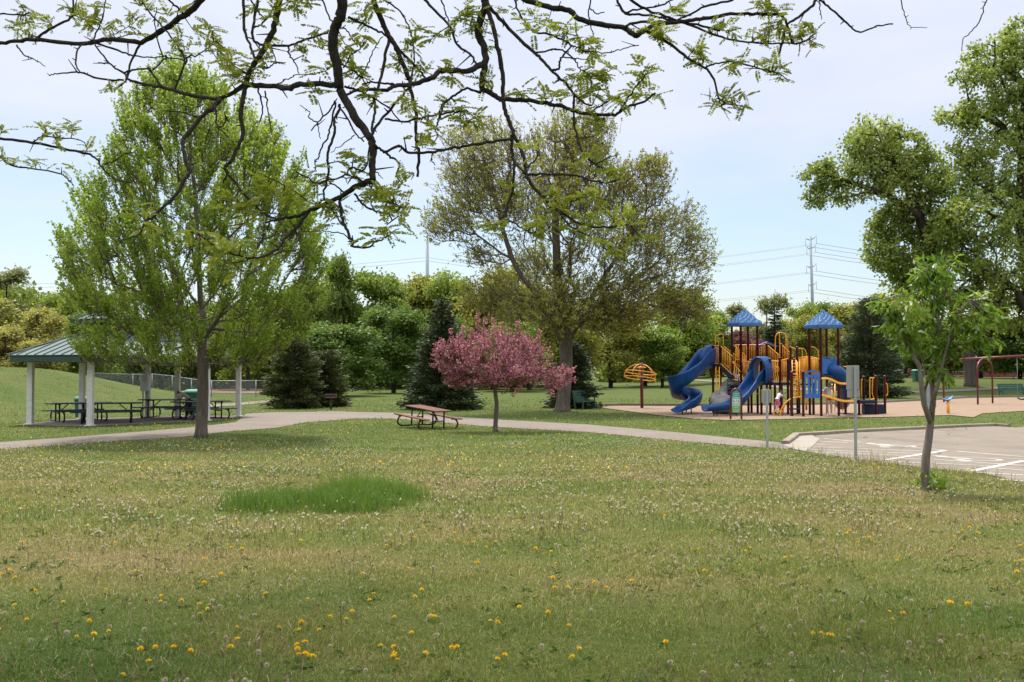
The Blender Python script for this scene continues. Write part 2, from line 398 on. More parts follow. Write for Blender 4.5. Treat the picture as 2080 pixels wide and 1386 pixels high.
# ---------------------------------------------------------------- trees
def tubes_np(P0, P1, R0, R1, n):
    """separate tapered tubes as arrays"""
    P0 = np.asarray(P0, float); P1 = np.asarray(P1, float); d = P1 - P0; L = np.linalg.norm(d, axis=1, keepdims=True); d = d / np.maximum(L, 1e-6)
    ref = np.where(np.abs(d[:, 2:3]) > .9, np.array([[1., 0, 0]]), np.array([[0, 0, 1.]]))
    u = np.cross(d, ref); u /= np.linalg.norm(u, axis=1, keepdims=True); v = np.cross(d, u)
    a = np.arange(n) * 2 * np.pi / n; ca, sa = np.cos(a), np.sin(a)
    ring = u[:, None, :] * ca[None, :, None] + v[:, None, :] * sa[None, :, None]
    A = P0[:, None, :] + ring * np.asarray(R0)[:, None, None]; B = P1[:, None, :] + ring * np.asarray(R1)[:, None, None]
    V = np.concatenate([A, B], 1).reshape(-1, 3)
    k = np.arange(n); f = np.stack([k, (k + 1) % n, n + (k + 1) % n, n + k], -1)
    F = (f[None] + (np.arange(len(P0)) * 2 * n)[:, None, None]).reshape(-1, 4)
    return V, F
def nrm(v): return v / np.maximum(np.linalg.norm(v, axis=-1, keepdims=True), 1e-9)
def leaves_np(P, T, L, W, rng, fold=.12):
    """leaf-shaped quads at P, pointing along T"""
    n = len(P); T = nrm(T); q = nrm(rng.normal(size=(n, 3)))
    S = nrm(np.cross(T, q)); N = np.cross(S, T)
    L = np.broadcast_to(L, (n,))[:, None]; W = np.broadcast_to(W, (n,))[:, None]
    m = P + T * L * .45 + N * L * fold
    V = np.stack([P, m + S * W / 2, P + T * L, m - S * W / 2], 1).reshape(-1, 3)
    return V, np.arange(n * 4).reshape(n, 4)
def join_np(parts):
    Vs, Fs, o = [], [], 0
    for V, F in parts:
        Vs.append(V); Fs.append(F + o); o += len(V)
    return np.concatenate(Vs), np.concatenate(Fs)
def skeleton(trunk, targets, r_base, rng, a=.35, exp=.48, r_tip=.006, jit=.06, sag=.0, r_min_share=None):
    """branches grown from the trunk polyline to every target: nodes, parents, radii, tip flags"""
    nodes = [np.array(p, float) for p in trunk]; par = [-1] + list(range(len(trunk) - 1))
    pl = [0.0]
    for i in range(1, len(trunk)): pl.append(pl[-1] + np.linalg.norm(nodes[i] - nodes[i - 1]))
    nt_ = len(targets); cap = len(trunk) + nt_ * 3 + 5
    N = np.zeros((cap, 3)); PL = np.zeros(cap); PAR = np.full(cap, -1); k = len(trunk)
    N[:k] = nodes; PL[:k] = pl; PAR[:k] = par
    # low trunk nodes should not sprout
    d0 = np.min(np.linalg.norm(targets[:, None, :] - N[None, 1:k, :], axis=2), axis=1)
    for i in np.argsort(d0):
        t = targets[i]
        d = np.linalg.norm(N[1:k] - t, axis=1)
        j = 1 + int(np.argmin(d + a * PL[1:k] + .25 * np.maximum(0, N[1:k, 2] - t[2] + .2 * d)))
        L = np.linalg.norm(t - N[j]); p = j
        m = 2 if L > .9 else 1
        for q in range(1, m + 1):
            s = q / (m)
            pt = N[j] + (t - N[j]) * s
            if q < m: pt = pt + rng.normal(size=3) * jit * L + np.array([0, 0, -sag * L])
            N[k] = pt; PAR[k] = p; PL[k] = PL[p] + np.linalg.norm(pt - N[p]); p = k; k += 1
    N = N[:k]; PAR = PAR[:k]
    ch = np.zeros(k, int); w = np.zeros(k)
    for i in range(1, k): ch[PAR[i]] += 1
    tips = ch == 0; w[tips] = 1
    for i in range(k - 1, 0, -1):
        if PAR[i] >= 0: w[PAR[i]] += w[i]     # parents always precede children
    Rr = r_tip + (r_base - r_tip) * (w / w[0]) ** exp
    nt2 = len(trunk)
    return N, PAR, Rr, tips, nt2
def wood(N, PAR, Rr, nt_, flare=1.35, thin=.02):
    parts = []
    i = np.arange(1, len(N)); p = PAR[i]
    big = Rr[i] > thin
    R0 = np.minimum(Rr[p], Rr[i] * 1.6)
    for sel, n in ((big, 7), (~big, 4)):
        if sel.any(): parts.append(tubes_np(N[p[sel]], N[i[sel]], R0[sel], Rr[i[sel]], n))
    # joints on the thick wood
    return join_np(parts)
def trunk_mesh(pts, r0, r1, name, m, root, flare=1.5, n=12, wob=.06, seed=0, extra=None):
    rng = np.random.default_rng(seed); mb = MB(); k = len(pts)
    P = [Vector(p) for p in pts]; fine = []; rs = []
    for i in range(k - 1):
        for s in np.linspace(0, 1, 5)[:-1]:
            fine.append(P[i].lerp(P[i + 1], s)); rs.append(0)
    fine.append(P[-1]); L = len(fine)
    rings = []
    ph = rng.uniform(0, 6, 4)
    for i, p in enumerate(fine):
        s = i / (L - 1); r = r0 + (r1 - r0) * s
        if s < .12: r *= 1 + (flare - 1) * (1 - s / .12) ** 2
        d = (fine[min(i + 1, L - 1)] - fine[max(i - 1, 0)]).normalized(); u = d.cross(Vector((0, 1, .01))).normalized(); v = d.cross(u)
        rings.append([p + (u * math.cos(a) + v * math.sin(a)) * r * (1 + wob * math.sin(3 * a + ph[0] + s * 3) + wob * .6 * math.sin(5 * a + ph[1] - s * 4) + (wob * 1.5 * max(0, 1 - s / .1) * math.sin(4 * a + ph[2]))) for a in np.linspace(0, 2 * math.pi, n + 1)[:-1]])
    mb.sweep(rings)
    return mb
def lobe_points(lobes, D, n, rng, shell=.55, flat=1.0):
    """points in a crown given as ellipses in the photo (cx, cy, rx, ry[, depth offset]) at depth D, given real thickness"""
    w_ = np.array([l[2] * l[3] for l in lobes], float) ** .8; w_ /= w_.sum()
    ks = rng.choice(len(lobes), n, p=w_); out = np.zeros((n, 3)); nor = np.zeros((n, 3))
    for i, k in enumerate(ks):
        l = lobes[k]; cx, cy, rx, ry = l[:4]; do = l[4] if len(l) > 4 else 0
        d = rng.normal(size=3); d /= np.linalg.norm(d)
        r = shell + (1 - shell) * rng.random() if rng.random() < .75 else rng.random() ** .4
        c = at(cx, cy, D + do); s = (D + do) / FP
        q = d * r; out[i] = (c.x + q[0] * rx * s, c.y + q[1] * (rx + ry) / 2 * s * flat, c.z + q[2] * ry * s); nor[i] = d
    return out, nor

BARK = barkmat('grey_bark', (.075, .058, .045), (.19, .155, .12))
BARKD = barkmat('dark_bark', (.028, .021, .017), (.075, .058, .045))
BARKB = barkmat('brown_twig_bark', (.085, .062, .046), (.16, .12, .09), 14)
TWIG = mat('twig_wood', (.10, .07, .05), .9, 0, .25, 3, spec=.15)

def shoots(P, Dr, L, n_leaf, llen, lw, rng, droop=0, spread=.9):
    """leafy shoots: leaf positions along each shoot and leaf directions"""
    k = len(P); s = rng.random((k, n_leaf)) ** .8
    pos = P[:, None, :] + Dr[:, None, :] * (s * np.broadcast_to(L, (k,))[:, None])[..., None]
    T = nrm(rng.normal(size=(k, n_leaf, 3)) * spread + Dr[:, None, :] * .7 + np.array([0, 0, -droop]))
    pos = pos + T * .02
    n = k * n_leaf
    return leaves_np(pos.reshape(-1, 3), T.reshape(-1, 3), llen * rng.uniform(.7, 1.25, n), lw * rng.uniform(.7, 1.2, n), rng)

# ---- big maple beside the shelter
def maple():
    rng = np.random.default_rng(3)
    base = gp(408, 889); D = base.y
    root = thing('maple_tree', 'tall egg-shaped young maple with feathery yellow-green shoots in front of the open shelter', 'tree', base)
    prof = [(150, 335, 385), (200, 262, 478), (245, 235, 545), (300, 222, 592), (360, 192, 628), (430, 158, 655), (500, 132, 672), (560, 118, 676), (605, 130, 672), (640, 165, 660), (668, 205, 645), (695, 168, 628), (722, 138, 595), (745, 190, 520)]
    py = np.array([p[0] for p in prof]); pl = np.array([p[1] for p in prof]); pr = np.array([p[2] for p in prof])
    n = 980; T = []
    while len(T) < n:
        y = rng.uniform(150, 745); l, r = np.interp(y, py, pl), np.interp(y, py, pr)
        if rng.random() > (r - l) / 560: continue
        a = rng.uniform(0, 2 * math.pi); q = rng.random() ** .5 if rng.random() < .5 else rng.uniform(.8, .98)
        hw = max(12, (r - l) / 2 - 26); px = (l + r) / 2 + hw * q * math.cos(a); dd = hw * q * math.sin(a) * D / FP
        c = at(px, y, D); p = np.array([c.x, D + dd, c.z]); T.append(p)
    T = np.array(T)
    tr = [base + Vector((0, 0, -.05))] + [at(x, y, D) for x, y in ((410, 840), (412, 790), (411, 740), (410, 690), (408, 630), (405, 560), (402, 490), (398, 420), (392, 350), (385, 280), (375, 215))]
    cx = np.array([tr[6].x, tr[6].y, 0])
    # leafed part only from the 5th node up: attach the targets there
    N, PAR, Rr, tips, k = skeleton(tr[3:], T, .15, rng, a=.42, exp=.5, r_tip=.006, jit=.05)
    V, F = wood(N, PAR, Rr, k)
    mb = trunk_mesh(tr[:6], .20, .15, 'trunk', BARK, root, 1.25, seed=1)
    mb.build('trunk', BARK, root, True)
    np_obj('limbs', V, F, BARK, root, True)
    ax = np.stack([np.full(len(T), cx[0]), np.full(len(T), D), T[:, 2] - 1.2], 1)
    hs = (T[:, 2] - T[:, 2].min()) / np.ptp(T[:, 2])
    out = nrm(T - ax)
    P = []; Dd = []; Ls = []
    for rep in range(5):
        up = np.stack([np.zeros(len(T)), np.zeros(len(T)), .75 + .85 * hs], 1)
        d = nrm(out * (.85 - .4 * hs[:, None]) + up + rng.normal(size=T.shape) * (.24 if rep else .1))
        P.append(T + rng.normal(size=T.shape) * (.11 if rep else 0)); Dd.append(d); Ls.append(rng.uniform(.42, .72, len(T)) * (1.6 if rep == 0 else 1.0))
    P = np.concatenate(P); Dd = np.concatenate(Dd); Ls = np.concatenate(Ls)
    LM = leafmat('maple_leaf', [(0.0, (0.112, 0.175, 0.018)), (0.35, (0.196, 0.275, 0.031)), (0.7, (0.28, 0.356, 0.055)), (1, (0.392, 0.463, 0.12))], .5, .5, .55)
    V1, F1 = shoots(P, Dd, Ls, 20, .098, .078, rng, .12, .62)
    V2, F2 = tubes_np(P - Dd * .25, P + Dd * Ls[:, None] * .9, np.full(len(P), .008), np.full(len(P), .003), 3)
    np_obj('twigs', V2, F2, TWIG, root)
    np_obj('crown', V1, F1, LM, root)
maple()

# ---- budding ash in the middle
def ash():
    rng = np.random.default_rng(11)
    base = gp(1143, 836); D = base.y
    root = thing('ash_tree', 'big spreading tree just leafing out, brown twigs showing, behind the pink crabapple', 'tree', base)
    lobes = [(985, 305, 88, 62), (925, 455, 62, 48, -.8), (955, 385, 70, 60, .6), (1010, 400, 70, 85), (1130, 310, 90, 70), (1190, 290, 60, 55, 1.0), (1120, 420, 110, 90, -1.2), (1210, 400, 80, 90, .8),
             (1290, 390, 66, 60, -.6), (1322, 350, 34, 32, -.6), (1350, 480, 88, 60, .5), (1410, 525, 42, 62, .3), (1260, 520, 110, 80, -1.4), (1100, 560, 110, 70, 1.2), (1010, 600, 65, 40, -1.4),
             (1180, 610, 110, 45, -1.8), (1320, 600, 105, 50, .8), (1080, 640, 70, 30, 1.5), (1390, 620, 50, 40, -.5), (1240, 655, 90, 35, -1.0), (985, 520, 40, 30, -.4)]
    lobes += [(1150, 645, 150, 36, -2), (1240, 610, 120, 45, -1.5)]; T, _ = lobe_points(lobes, D, 1550, rng, .4)
    pts = lambda l, do=0: [at(x, y, D + do) for x, y in l]
    main = [base + Vector((0, 0, -.1))] + pts([(1146, 800), (1150, 750), (1149, 700), (1148, 660), (1140, 610), (1132, 560), (1130, 500), (1128, 440), (1135, 370), (1150, 300)])
    left = pts([(1139, 690), (1100, 610), (1058, 560), (1040, 525), (1022, 470), (1010, 410), (990, 340)], -.3)
    right = pts([(1152, 700), (1185, 640), (1215, 580), (1255, 520), (1295, 450)], .3)
    right2 = pts([(1165, 672), (1225, 620), (1290, 570), (1350, 520)], -.4)
    nodes = main[3:]
    groups = [(main[3:], .27), (left, .17), (right, .13), (right2, .11)]
    own = np.argmin(np.stack([np.min(np.linalg.norm(T[:, None, :] - np.array(g)[None, 1:, :], axis=2), axis=1) for g, _ in groups], 1), 1)
    parts = []; 
    for gi, (g, r) in enumerate(groups):
        N, PAR, Rr, tips, k = skeleton([np.array(p) for p in g], T[own == gi], r, rng, a=.38, exp=.56, r_tip=.009, jit=.06)
        parts.append(wood(N, PAR, Rr, k))
    trunk_mesh(main[:5], .38, .31, 'trunk', BARK, root, 1.45, 16, seed=2).build('trunk', BARK, root, True)
    V, F = join_np(parts); np_obj('limbs', V, F, BARKB, root, True)
    c = np.array(at(1150, 640, D)); out = nrm(T - c)
    P, Dd, Ls = [], [], []
    for rep in range(8):
        d = nrm(out * .9 + np.array([0, 0, .35]) + rng.normal(size=T.shape) * .5)
        P.append(T + rng.normal(size=T.shape) * .2); Dd.append(d); Ls.append(rng.uniform(.3, .75, len(T)))
    P = np.concatenate(P); Dd = np.concatenate(Dd); Ls = np.concatenate(Ls)
    V2, F2 = tubes_np(P, P + Dd * Ls[:, None], np.full(len(P), .013), np.full(len(P), .006), 3)
    np_obj('twigs', V2, F2, BARKB, root)
    tip = P + Dd * Ls[:, None]
    LM = leafmat('ash_leaf', [(.0, (.16, .14, .03)), (.35, (.235, .225, .042)), (.7, (.30, .31, .06)), (1, (.38, .39, .11))], .48, .55, .3)
    V1, F1 = shoots(tip - Dd * .12, Dd, np.full(len(tip), .22), 7, .125, .075, rng, .05, .8)
    np_obj('crown', V1, F1, LM, root)
ash()

# ---- pink crabapple
def crabapple():
    rng = np.random.default_rng(21)
    base = gp(1005, 877); D = base.y
    root = thing('crabapple_tree', 'small crabapple in pink blossom beside the brown picnic table', 'tree', base)
    lobes = [(1000, 722, 88, 45), (925, 742, 36, 36), (1070, 738, 45, 44, .3), (1035, 772, 60, 22, -.5), (955, 772, 50, 20, .3), (1120, 778, 30, 20), (1148, 762, 13, 12), (905, 720, 18, 20), (1010, 750, 80, 35, -.6)]
    T, _ = lobe_points(lobes, D, 420, rng, .45)
    spikes = [((975, 700), (970, 636)), ((980, 710), (985, 646)), ((1000, 705), (1003, 644)), ((1018, 710), (1021, 657)), ((1040, 715), (1053, 651)), ((1088, 720), (1096, 669)), ((1062, 725), (1076, 682)), ((1055, 712), (1064, 675)),
              ((948, 712), (940, 661)), ((926, 722), (917, 668)), ((936, 720), (932, 677)), ((908, 730), (896, 689)), ((1130, 780), (1152, 750)), ((1115, 770), (1131, 744)), ((905, 745), (888, 733)), ((1105, 775), (1126, 802)), ((1060, 785), (1045, 803)), ((925, 770), (912, 786)), ((1030, 710), (1035, 668)), ((960, 715), (957, 668))]
    tr = [base + Vector((0, 0, -.04))] + [at(x, y, D) for x, y in ((1007, 850), (1009, 820), (1006, 795), (1004, 780), (1003, 760), (1001, 730))]
    SP = np.array([at(*s[0], D + rng.uniform(-.8, .8)) for s in spikes])
    N, PAR, Rr, tips, k = skeleton([np.array(p) for p in tr[3:]], np.concatenate([T, SP]), .06, rng, a=.3, exp=.5, r_tip=.004, jit=.08)
    V, F = wood(N, PAR, Rr, k, thin=.01)
    trunk_mesh(tr[:5], .085, .065, 'trunk', BARK, root, 1.4, 10, seed=5).build('trunk', BARK, root, True)
    np_obj('limbs', V, F, BARKD, root, True)
    c = np.array(at(1004, 800, D)); P, Dd, Ls = [], [], []
    for rep in range(3):
        d = nrm(nrm(T - c) + np.array([0, 0, .25]) + rng.normal(size=T.shape) * .5); P.append(T + rng.normal(size=T.shape) * .06); Dd.append(d); Ls.append(rng.uniform(.15, .42, len(T)))
    for (a, b_), p in zip(spikes, SP):
        q = np.array(at(*b_, p[1])); p = np.array(at(*a, p[1]))
        for z in range(3):
            P.append((p + rng.normal(size=3) * .03)[None]); Dd.append(nrm((q - p)[None])); Ls.append(np.array([np.linalg.norm(q - p)]))
    P = np.concatenate(P); Dd = np.concatenate(Dd); Ls = np.concatenate(Ls)
    V2, F2 = tubes_np(P, P + Dd * Ls[:, None], np.full(len(P), .008), np.full(len(P), .003), 3); np_obj('twigs', V2, F2, BARKD, root)
    BL = leafmat('pink_blossom', [(.0, (.25, .06, .09)), (.35, (.40, .13, .18)), (.7, (.52, .225, .28)), (1, (.68, .42, .46))], .3, .6, 3.2, 1.1)
    k = len(P); nl = np.maximum(6, (Ls * 46)).astype(int); idx = np.repeat(np.arange(k), nl)
    s = rng.random(len(idx)); pos = P[idx] + Dd[idx] * (Ls[idx] * s)[:, None] + rng.normal(size=(len(idx), 3)) * .035
    V1, F1 = leaves_np(pos, rng.normal(size=pos.shape), .062 * rng.uniform(.7, 1.3, len(pos)), .062, rng)
    np_obj('blossom', V1, F1, BL, root)
    LM = leafmat('crab_leaf', [(0, (.075, .06, .022)), (.5, (.13, .10, .035)), (1, (.17, .16, .05))], .35)
    sel = rng.choice(len(T), 400); V3, F3 = shoots(T[sel], nrm(rng.normal(size=(400, 3))), np.full(400, .28), 14, .07, .035, rng)
    np_obj('foliage', V3, F3, LM, root)
crabapple()

# ---- young tree by the parking lot
def young_tree():
    rng = np.random.default_rng(31)
    base = gp(1883, 1000); D = base.y
    root = thing('young_tree', 'young forked tree with drooping bright green leaves between the lawn and the parking lot', 'tree', base)
    P2 = lambda l, do=0: [at(x, y, D + do) for x, y in l]
    st = [base + Vector((0, 0, -.05))] + P2([(1879, 965), (1881, 930), (1887, 890), (1890, 855)])
    b1 = P2([(1890, 858), (1877, 822), (1873, 795), (1868, 745), (1850, 712), (1838, 685), (1822, 640), (1818, 600)], -.05)
    b2 = P2([(1891, 855), (1896, 810), (1893, 775), (1900, 745), (1904, 715), (1907, 663), (1897, 612), (1898, 562)], .1)
    b3 = P2([(1907, 668), (1912, 650), (1920, 592), (1927, 556)], .1)
    b4 = P2([(1896, 812), (1905, 780), (1912, 745), (1928, 688), (1946, 636), (1968, 612)], -.1)
    b5 = P2([(1875, 800), (1884, 775), (1868, 700), (1876, 650), (1872, 600)], .2)
    b6 = P2([(1912, 745), (1950, 705), (1985, 690)], .15)
    mb = trunk_mesh(st, .066, .056, 'trunk', BARK, root, 1.7, 10, seed=8)
    mb.tube(b1, [.045, .042, .04, .035, .028, .022, .016, .008], 8); mb.tube(b2, [.05, .045, .04, .034, .028, .022, .015, .008], 8)
    mb.tube(b3, [.016, .014, .011, .006], 6); mb.tube(b4, [.036, .03, .026, .02, .014, .006], 7); mb.tube(b5, [.025, .022, .018, .012, .006], 6); mb.tube(b6, [.018, .012, .006], 6)
    lobes = [(1880, 548, 40, 28), (1935, 548, 32, 26), (1905, 575, 45, 30, .2), (1815, 612, 34, 42), (1840, 645, 40, 32, -.3), (1885, 628, 40, 34, .3), (1815, 660, 22, 25), (1870, 680, 40, 30, .2), (1990, 612, 34, 22), (2005, 640, 26, 22), (1965, 650, 40, 28, -.2), (1945, 690, 45, 26, .2), (1990, 692, 34, 16), (1902, 752, 26, 22), (1915, 705, 30, 25), (1840, 690, 22, 22), (1912, 760, 14, 16)]
    T, nn = lobe_points(lobes, D, 270, rng, .3)
    allb = np.array([p for b_ in (b1[3:], b2[3:], b3, b4[2:], b5[2:], b6) for p in b_])
    j = np.argmin(np.linalg.norm(T[:, None] - allb[None], axis=2), 1)
    [mb.tube([Vector(p_), Vector(q_)], [.008, .003], 4) for p_, q_ in zip(allb[j], T)]; mb.build('trunk', barkmat('young_bark', (.11, .085, .065), (.24, .195, .155), 14), root, True)
    LM = leafmat('young_leaf', [(0, (.07, .14, .014)), (.4, (.13, .23, .024)), (.75, (.22, .30, .04)), (1, (.38, .32, .06))], .45, .42, 2.0)
    d = nrm(T - allb[j] + rng.normal(size=T.shape) * .15)
    V1, F1 = shoots(T - d * .1, d, np.full(len(T), .22), 9, .15, .05, rng, .85, .7)
    np_obj('crown', V1, F1, LM, root)
    # suckers round the foot
    n = 40; q = np.array(base) + rng.normal(size=(n, 3)) * (.09, .09, .01) + (.06, 0, .02); dd = nrm(rng.normal(size=(n, 3)) * .5 + (.2, 0, 1))
    V4, F4 = shoots(q, dd, np.full(n, .32), 7, .09, .035, rng, .2)
    np_obj('suckers', V4, F4, LM, root)
young_tree()

# ---- the two old cottonwoods on the right
COTT = leafmat('cottonwood_leaf', [(0, (0.12, 0.151, 0.029)), (0.35, (0.208, 0.266, 0.05)), (0.7, (0.302, 0.359, 0.083)), (1, (0.428, 0.462, 0.176))], .48, .42, .16)
def cottonwood(name, label, base, D, trunkpx, limbs, lobes, n, r0, seed, leaf=.26, lib=13):
    rng = np.random.default_rng(seed)
    root = thing(name, label, 'tree', base)
    T, nor = lobe_points(lobes, D, n, rng, .62)
    main = [base + Vector((0, 0, -.2))] + [at(x, y, D) for x, y in trunkpx]
    arr = [np.array(p) for p in main]
    groups = [(arr[2:], r0 * .8)] + [([np.array(at(x, y, D + do)) for x, y in l], r) for l, r, do in limbs]
    own = np.argmin(np.stack([np.min(np.linalg.norm(T[:, None, :] - np.array(g)[None, :, :], axis=2), axis=1) for g, _ in groups], 1), 1)
    parts = []
    for gi, (g, r) in enumerate(groups):
        if (own == gi).sum() < 2: continue
        N, PAR, Rr, tips, k = skeleton(g, T[own == gi], r, rng, a=.3, exp=.55, r_tip=.02, jit=.07)
        parts.append(wood(N, PAR, Rr, k))
    trunk_mesh(main[:4], r0, r0 * .8, 'trunk', BARKD, root, 1.3, 14, seed=seed).build('trunk', barkmat('cottonwood_bark', (.06, .045, .035), (.15, .12, .095), 4), root, True)
    V, F = join_np(parts); np_obj('limbs', V, F, BARKD, root, True)
    k = len(T) * lib; idx = np.repeat(np.arange(len(T)), lib)
    cl = T[idx] + rng.normal(size=(k, 3)).clip(-1.7, 1.7) * .36 * rng.uniform(.6, 1.2, (k, 1)) + np.array([0, 0, -.1])
    V1, F1 = leaves_np(cl, rng.normal(size=(k, 3)) + nor[idx] * .5 + np.array([0, 0, -.25]), leaf * rng.uniform(.7, 1.3, k), leaf * .9, rng)
    np_obj('crown', V1, F1, COTT, root)
bb = gp(1972, 785)
cottonwood('cottonwood_tree', 'old cottonwood leaning toward the playground with one long leafy arm', bb, bb.y, [(1970, 740), (1960, 690), (1930, 600), (1895, 520), (1868, 440), (1835, 360), (1805, 290)],
           [([(1868, 440), (1800, 395), (1740, 375), (1680, 355), (1640, 350)], .28, -1), ([(1930, 600), (1880, 560), (1830, 530)], .2, 2), ([(1895, 520), (1890, 430), (1885, 350)], .22, 1.5)],
           [(1780, 275, 52, 42), (1740, 290, 30, 30, -1), (1840, 300, 50, 45, 1), (1800, 330, 70, 45), (1700, 345, 55, 24, -1), (1650, 352, 34, 22, -1), (1660, 395, 26, 22, -1), (1720, 385, 50, 26), (1880, 350, 45, 55, 1), (1830, 390, 75, 50), (1870, 440, 60, 60, 2), (1810, 455, 45, 38, 1), (1800, 520, 48, 32, -1), (1850, 540, 55, 42), (1900, 500, 50, 60, 2), (1790, 490, 30, 40), (1830, 580, 35, 25, 1)],
           1150, .62, 41, .30, 22)
bc = gp(2105, 790)
cottonwood('cottonwood_tree', 'tallest cottonwood filling the upper corner behind the swing set and the park bench', bc, bc.y, [(2105, 730), (2100, 670), (2090, 600), (2085, 500), (2075, 400), (2080, 300), (2085, 200), (2090, 120)],
           [([(2090, 640), (2065, 590), (2035, 565), (2000, 552), (1965, 570), (1935, 600)], .3, -2), ([(2085, 500), (2050, 430), (2010, 390), (1970, 360)], .25, -1), ([(2080, 330), (2040, 260), (1990, 235), (1940, 230)], .22, 0), ([(2080, 420), (2130, 340), (2190, 280)], .25, 1), ([(2088, 600), (2150, 520), (2220, 450)], .25, 2)],
           [(2075, 75, 45, 40), (2020, 115, 60, 40), (1975, 155, 42, 26, -1), (2070, 160, 70, 50), (1945, 235, 45, 22), (1990, 225, 50, 34), (2050, 240, 70, 50, 1), (1975, 300, 50, 40), (2040, 330, 80, 60, -1), (1960, 370, 65, 50, 1), (1990, 440, 90, 60, -2), (1935, 470, 50, 60), (2065, 430, 70, 70, 2), (1950, 560, 70, 50, -1), (2030, 530, 80, 55, -2), (1990, 620, 70, 45, 1), (2060, 620, 60, 60, 3), (2130, 200, 70, 80), (2160, 350, 90, 90, 1), (2150, 500, 90, 90, -1), (2170, 640, 80, 70, 2), (1900, 590, 40, 30, -2)],
           1950, .75, 43, .30, 22)

# ---- background trees: a few crown shapes, each tree a copy set at its own place and size
def proto_tree(seed, kind, m, bark=BARKD):
    """10 m tall, about 8 m wide, standing on the origin"""
    rng = np.random.default_rng(seed)
    root = thing('broadleaf_tree', 'x', 'tree', (0, 0, 0))
    lobes = []
    for i in range(38 if kind != 'sparse' else 12):
        z = rng.uniform(.14, .93); mr_ = 3.5 * math.sqrt(max(0, 1 - ((z - .48) / .53) ** 2)) + .35
        a = rng.uniform(0, 6.28); r = mr_ * rng.uniform(.25, .8); lobes.append((r * math.cos(a), r * math.sin(a), z * 10, rng.uniform(.55, 1.35)))
    n = 800 if kind != 'sparse' else 520
    L = np.array(lobes); ks = rng.integers(0, len(L), n); d = nrm(rng.normal(size=(n, 3))); d[:, 2] = np.abs(d[:, 2]) * .9 - .15
    T = L[ks, :3] + d * L[ks, 3:] * rng.uniform(.55, 1.0, (n, 1)) * (1, 1, .85)
    T[:, 2] = np.clip(T[:, 2], .7, 10.3)
    lean = rng.uniform(-.5, .5, 2)
    tr = [np.array((0, 0, -.4)), np.array((0, 0, 1.2)), np.array((lean[0] * .3, lean[1] * .3, 2.4)), np.array((lean[0] * .6, lean[1] * .6, 4.2)), np.array((lean[0], lean[1], 6.2)), np.array((lean[0] * .8, lean[1], 8.3))]
    N, PAR, Rr, tips, k = skeleton(tr[1:], T, .16, rng, a=.35, exp=.5, r_tip=.014, jit=.08)
    V, F = wood(N, PAR, Rr, k)
    mb = trunk_mesh([Vector(p) for p in tr[:3]], .24, .16, 'trunk', bark, root, 1.3, 8, seed=seed); o = len(mb.v)
    V = np.concatenate([np.array(mb.v, float), V]); quad = [f if len(f) == 4 else None for f in mb.f]
    F = np.concatenate([np.array([f for f in mb.f if len(f) == 4]), F + o])
    np_obj('trunk', V, F, bark, root, True)
    if kind == 'sparse':
        rep = 5; P = np.repeat(T, rep, 0) + rng.normal(size=(n * rep, 3)) * .3; dd = nrm(rng.normal(size=P.shape) + (0, 0, .5)); 
        V2, F2 = tubes_np(P, P + dd * .7, np.full(len(P), .014), np.full(len(P), .006), 3); np_obj('twigs', V2, F2, BARKB, root)
        V1, F1 = shoots(P, dd, np.full(len(P), .7), 6, .26, .17, rng)
    else:
        rep = 20; idx = np.repeat(np.arange(n), rep); P = T[idx] + rng.normal(size=(n * rep, 3)) * .36
        V1, F1 = leaves_np(P, rng.normal(size=P.shape) + d[idx] * .6 + (0, 0, -.3), .27 * rng.uniform(.6, 1.4, len(P)), .22, rng)
    np_obj('crown', V1, F1, m, root)
    return root
GREEN = leafmat('mid_green_leaf', [(0, (0.085, 0.138, 0.019)), (0.4, (0.152, 0.222, 0.032)), (0.75, (0.226, 0.294, 0.049)), (1, (0.305, 0.348, 0.095))], .42, .5, .22)
BRIGHT = leafmat('bright_green_leaf', [(0, (0.122, 0.18, 0.023)), (0.4, (0.207, 0.27, 0.041)), (0.75, (0.281, 0.342, 0.059)), (1, (0.366, 0.396, 0.108))], .45, .5, .22)
OLIVE = leafmat('olive_leaf', [(0, (0.146, 0.15, 0.027)), (0.4, (0.244, 0.246, 0.046)), (0.75, (0.323, 0.318, 0.068)), (1, (0.403, 0.372, 0.121))], .45, .5, .22)
TAN = leafmat('tan_bud_leaf', [(0, (0.195, 0.174, 0.043)), (0.4, (0.293, 0.27, 0.068)), (0.75, (0.378, 0.354, 0.101)), (1, (0.464, 0.432, 0.176))], .45, .55, .22)
GREYG = leafmat('grey_green_leaf', [(0, (.15, .155, .06)), (.5, (.22, .235, .095)), (1, (.30, .31, .15))], .42, .55, .25)
DARKG = leafmat('deep_green_leaf', [(0, (0.055, 0.096, 0.015)), (0.5, (0.104, 0.168, 0.024)), (1, (0.159, 0.228, 0.041))], .38, .5, .22)
REDP = leafmat('plum_leaf', [(0, (.09, .035, .035)), (.5, (.15, .06, .055)), (1, (.2, .09, .08))], .35, .5, .3)
PROTO = {('green', 0): proto_tree(101, 'full', GREEN), ('green', 1): proto_tree(102, 'full', GREEN), ('bright', 0): proto_tree(103, 'full', BRIGHT), ('bright', 1): proto_tree(104, 'full', BRIGHT),
         ('olive', 0): proto_tree(105, 'full', OLIVE), ('olive', 1): proto_tree(106, 'full', OLIVE), ('tan', 0): proto_tree(107, 'full', TAN), ('grey', 0): proto_tree(108, 'sparse', GREYG), ('sparse', 0): proto_tree(109, 'sparse', GREEN),
         ('deep', 0): proto_tree(110, 'full', DARKG), ('deep', 1): proto_tree(111, 'full', DARKG), ('plum', 0): proto_tree(112, 'full', REDP)}
USED = {}
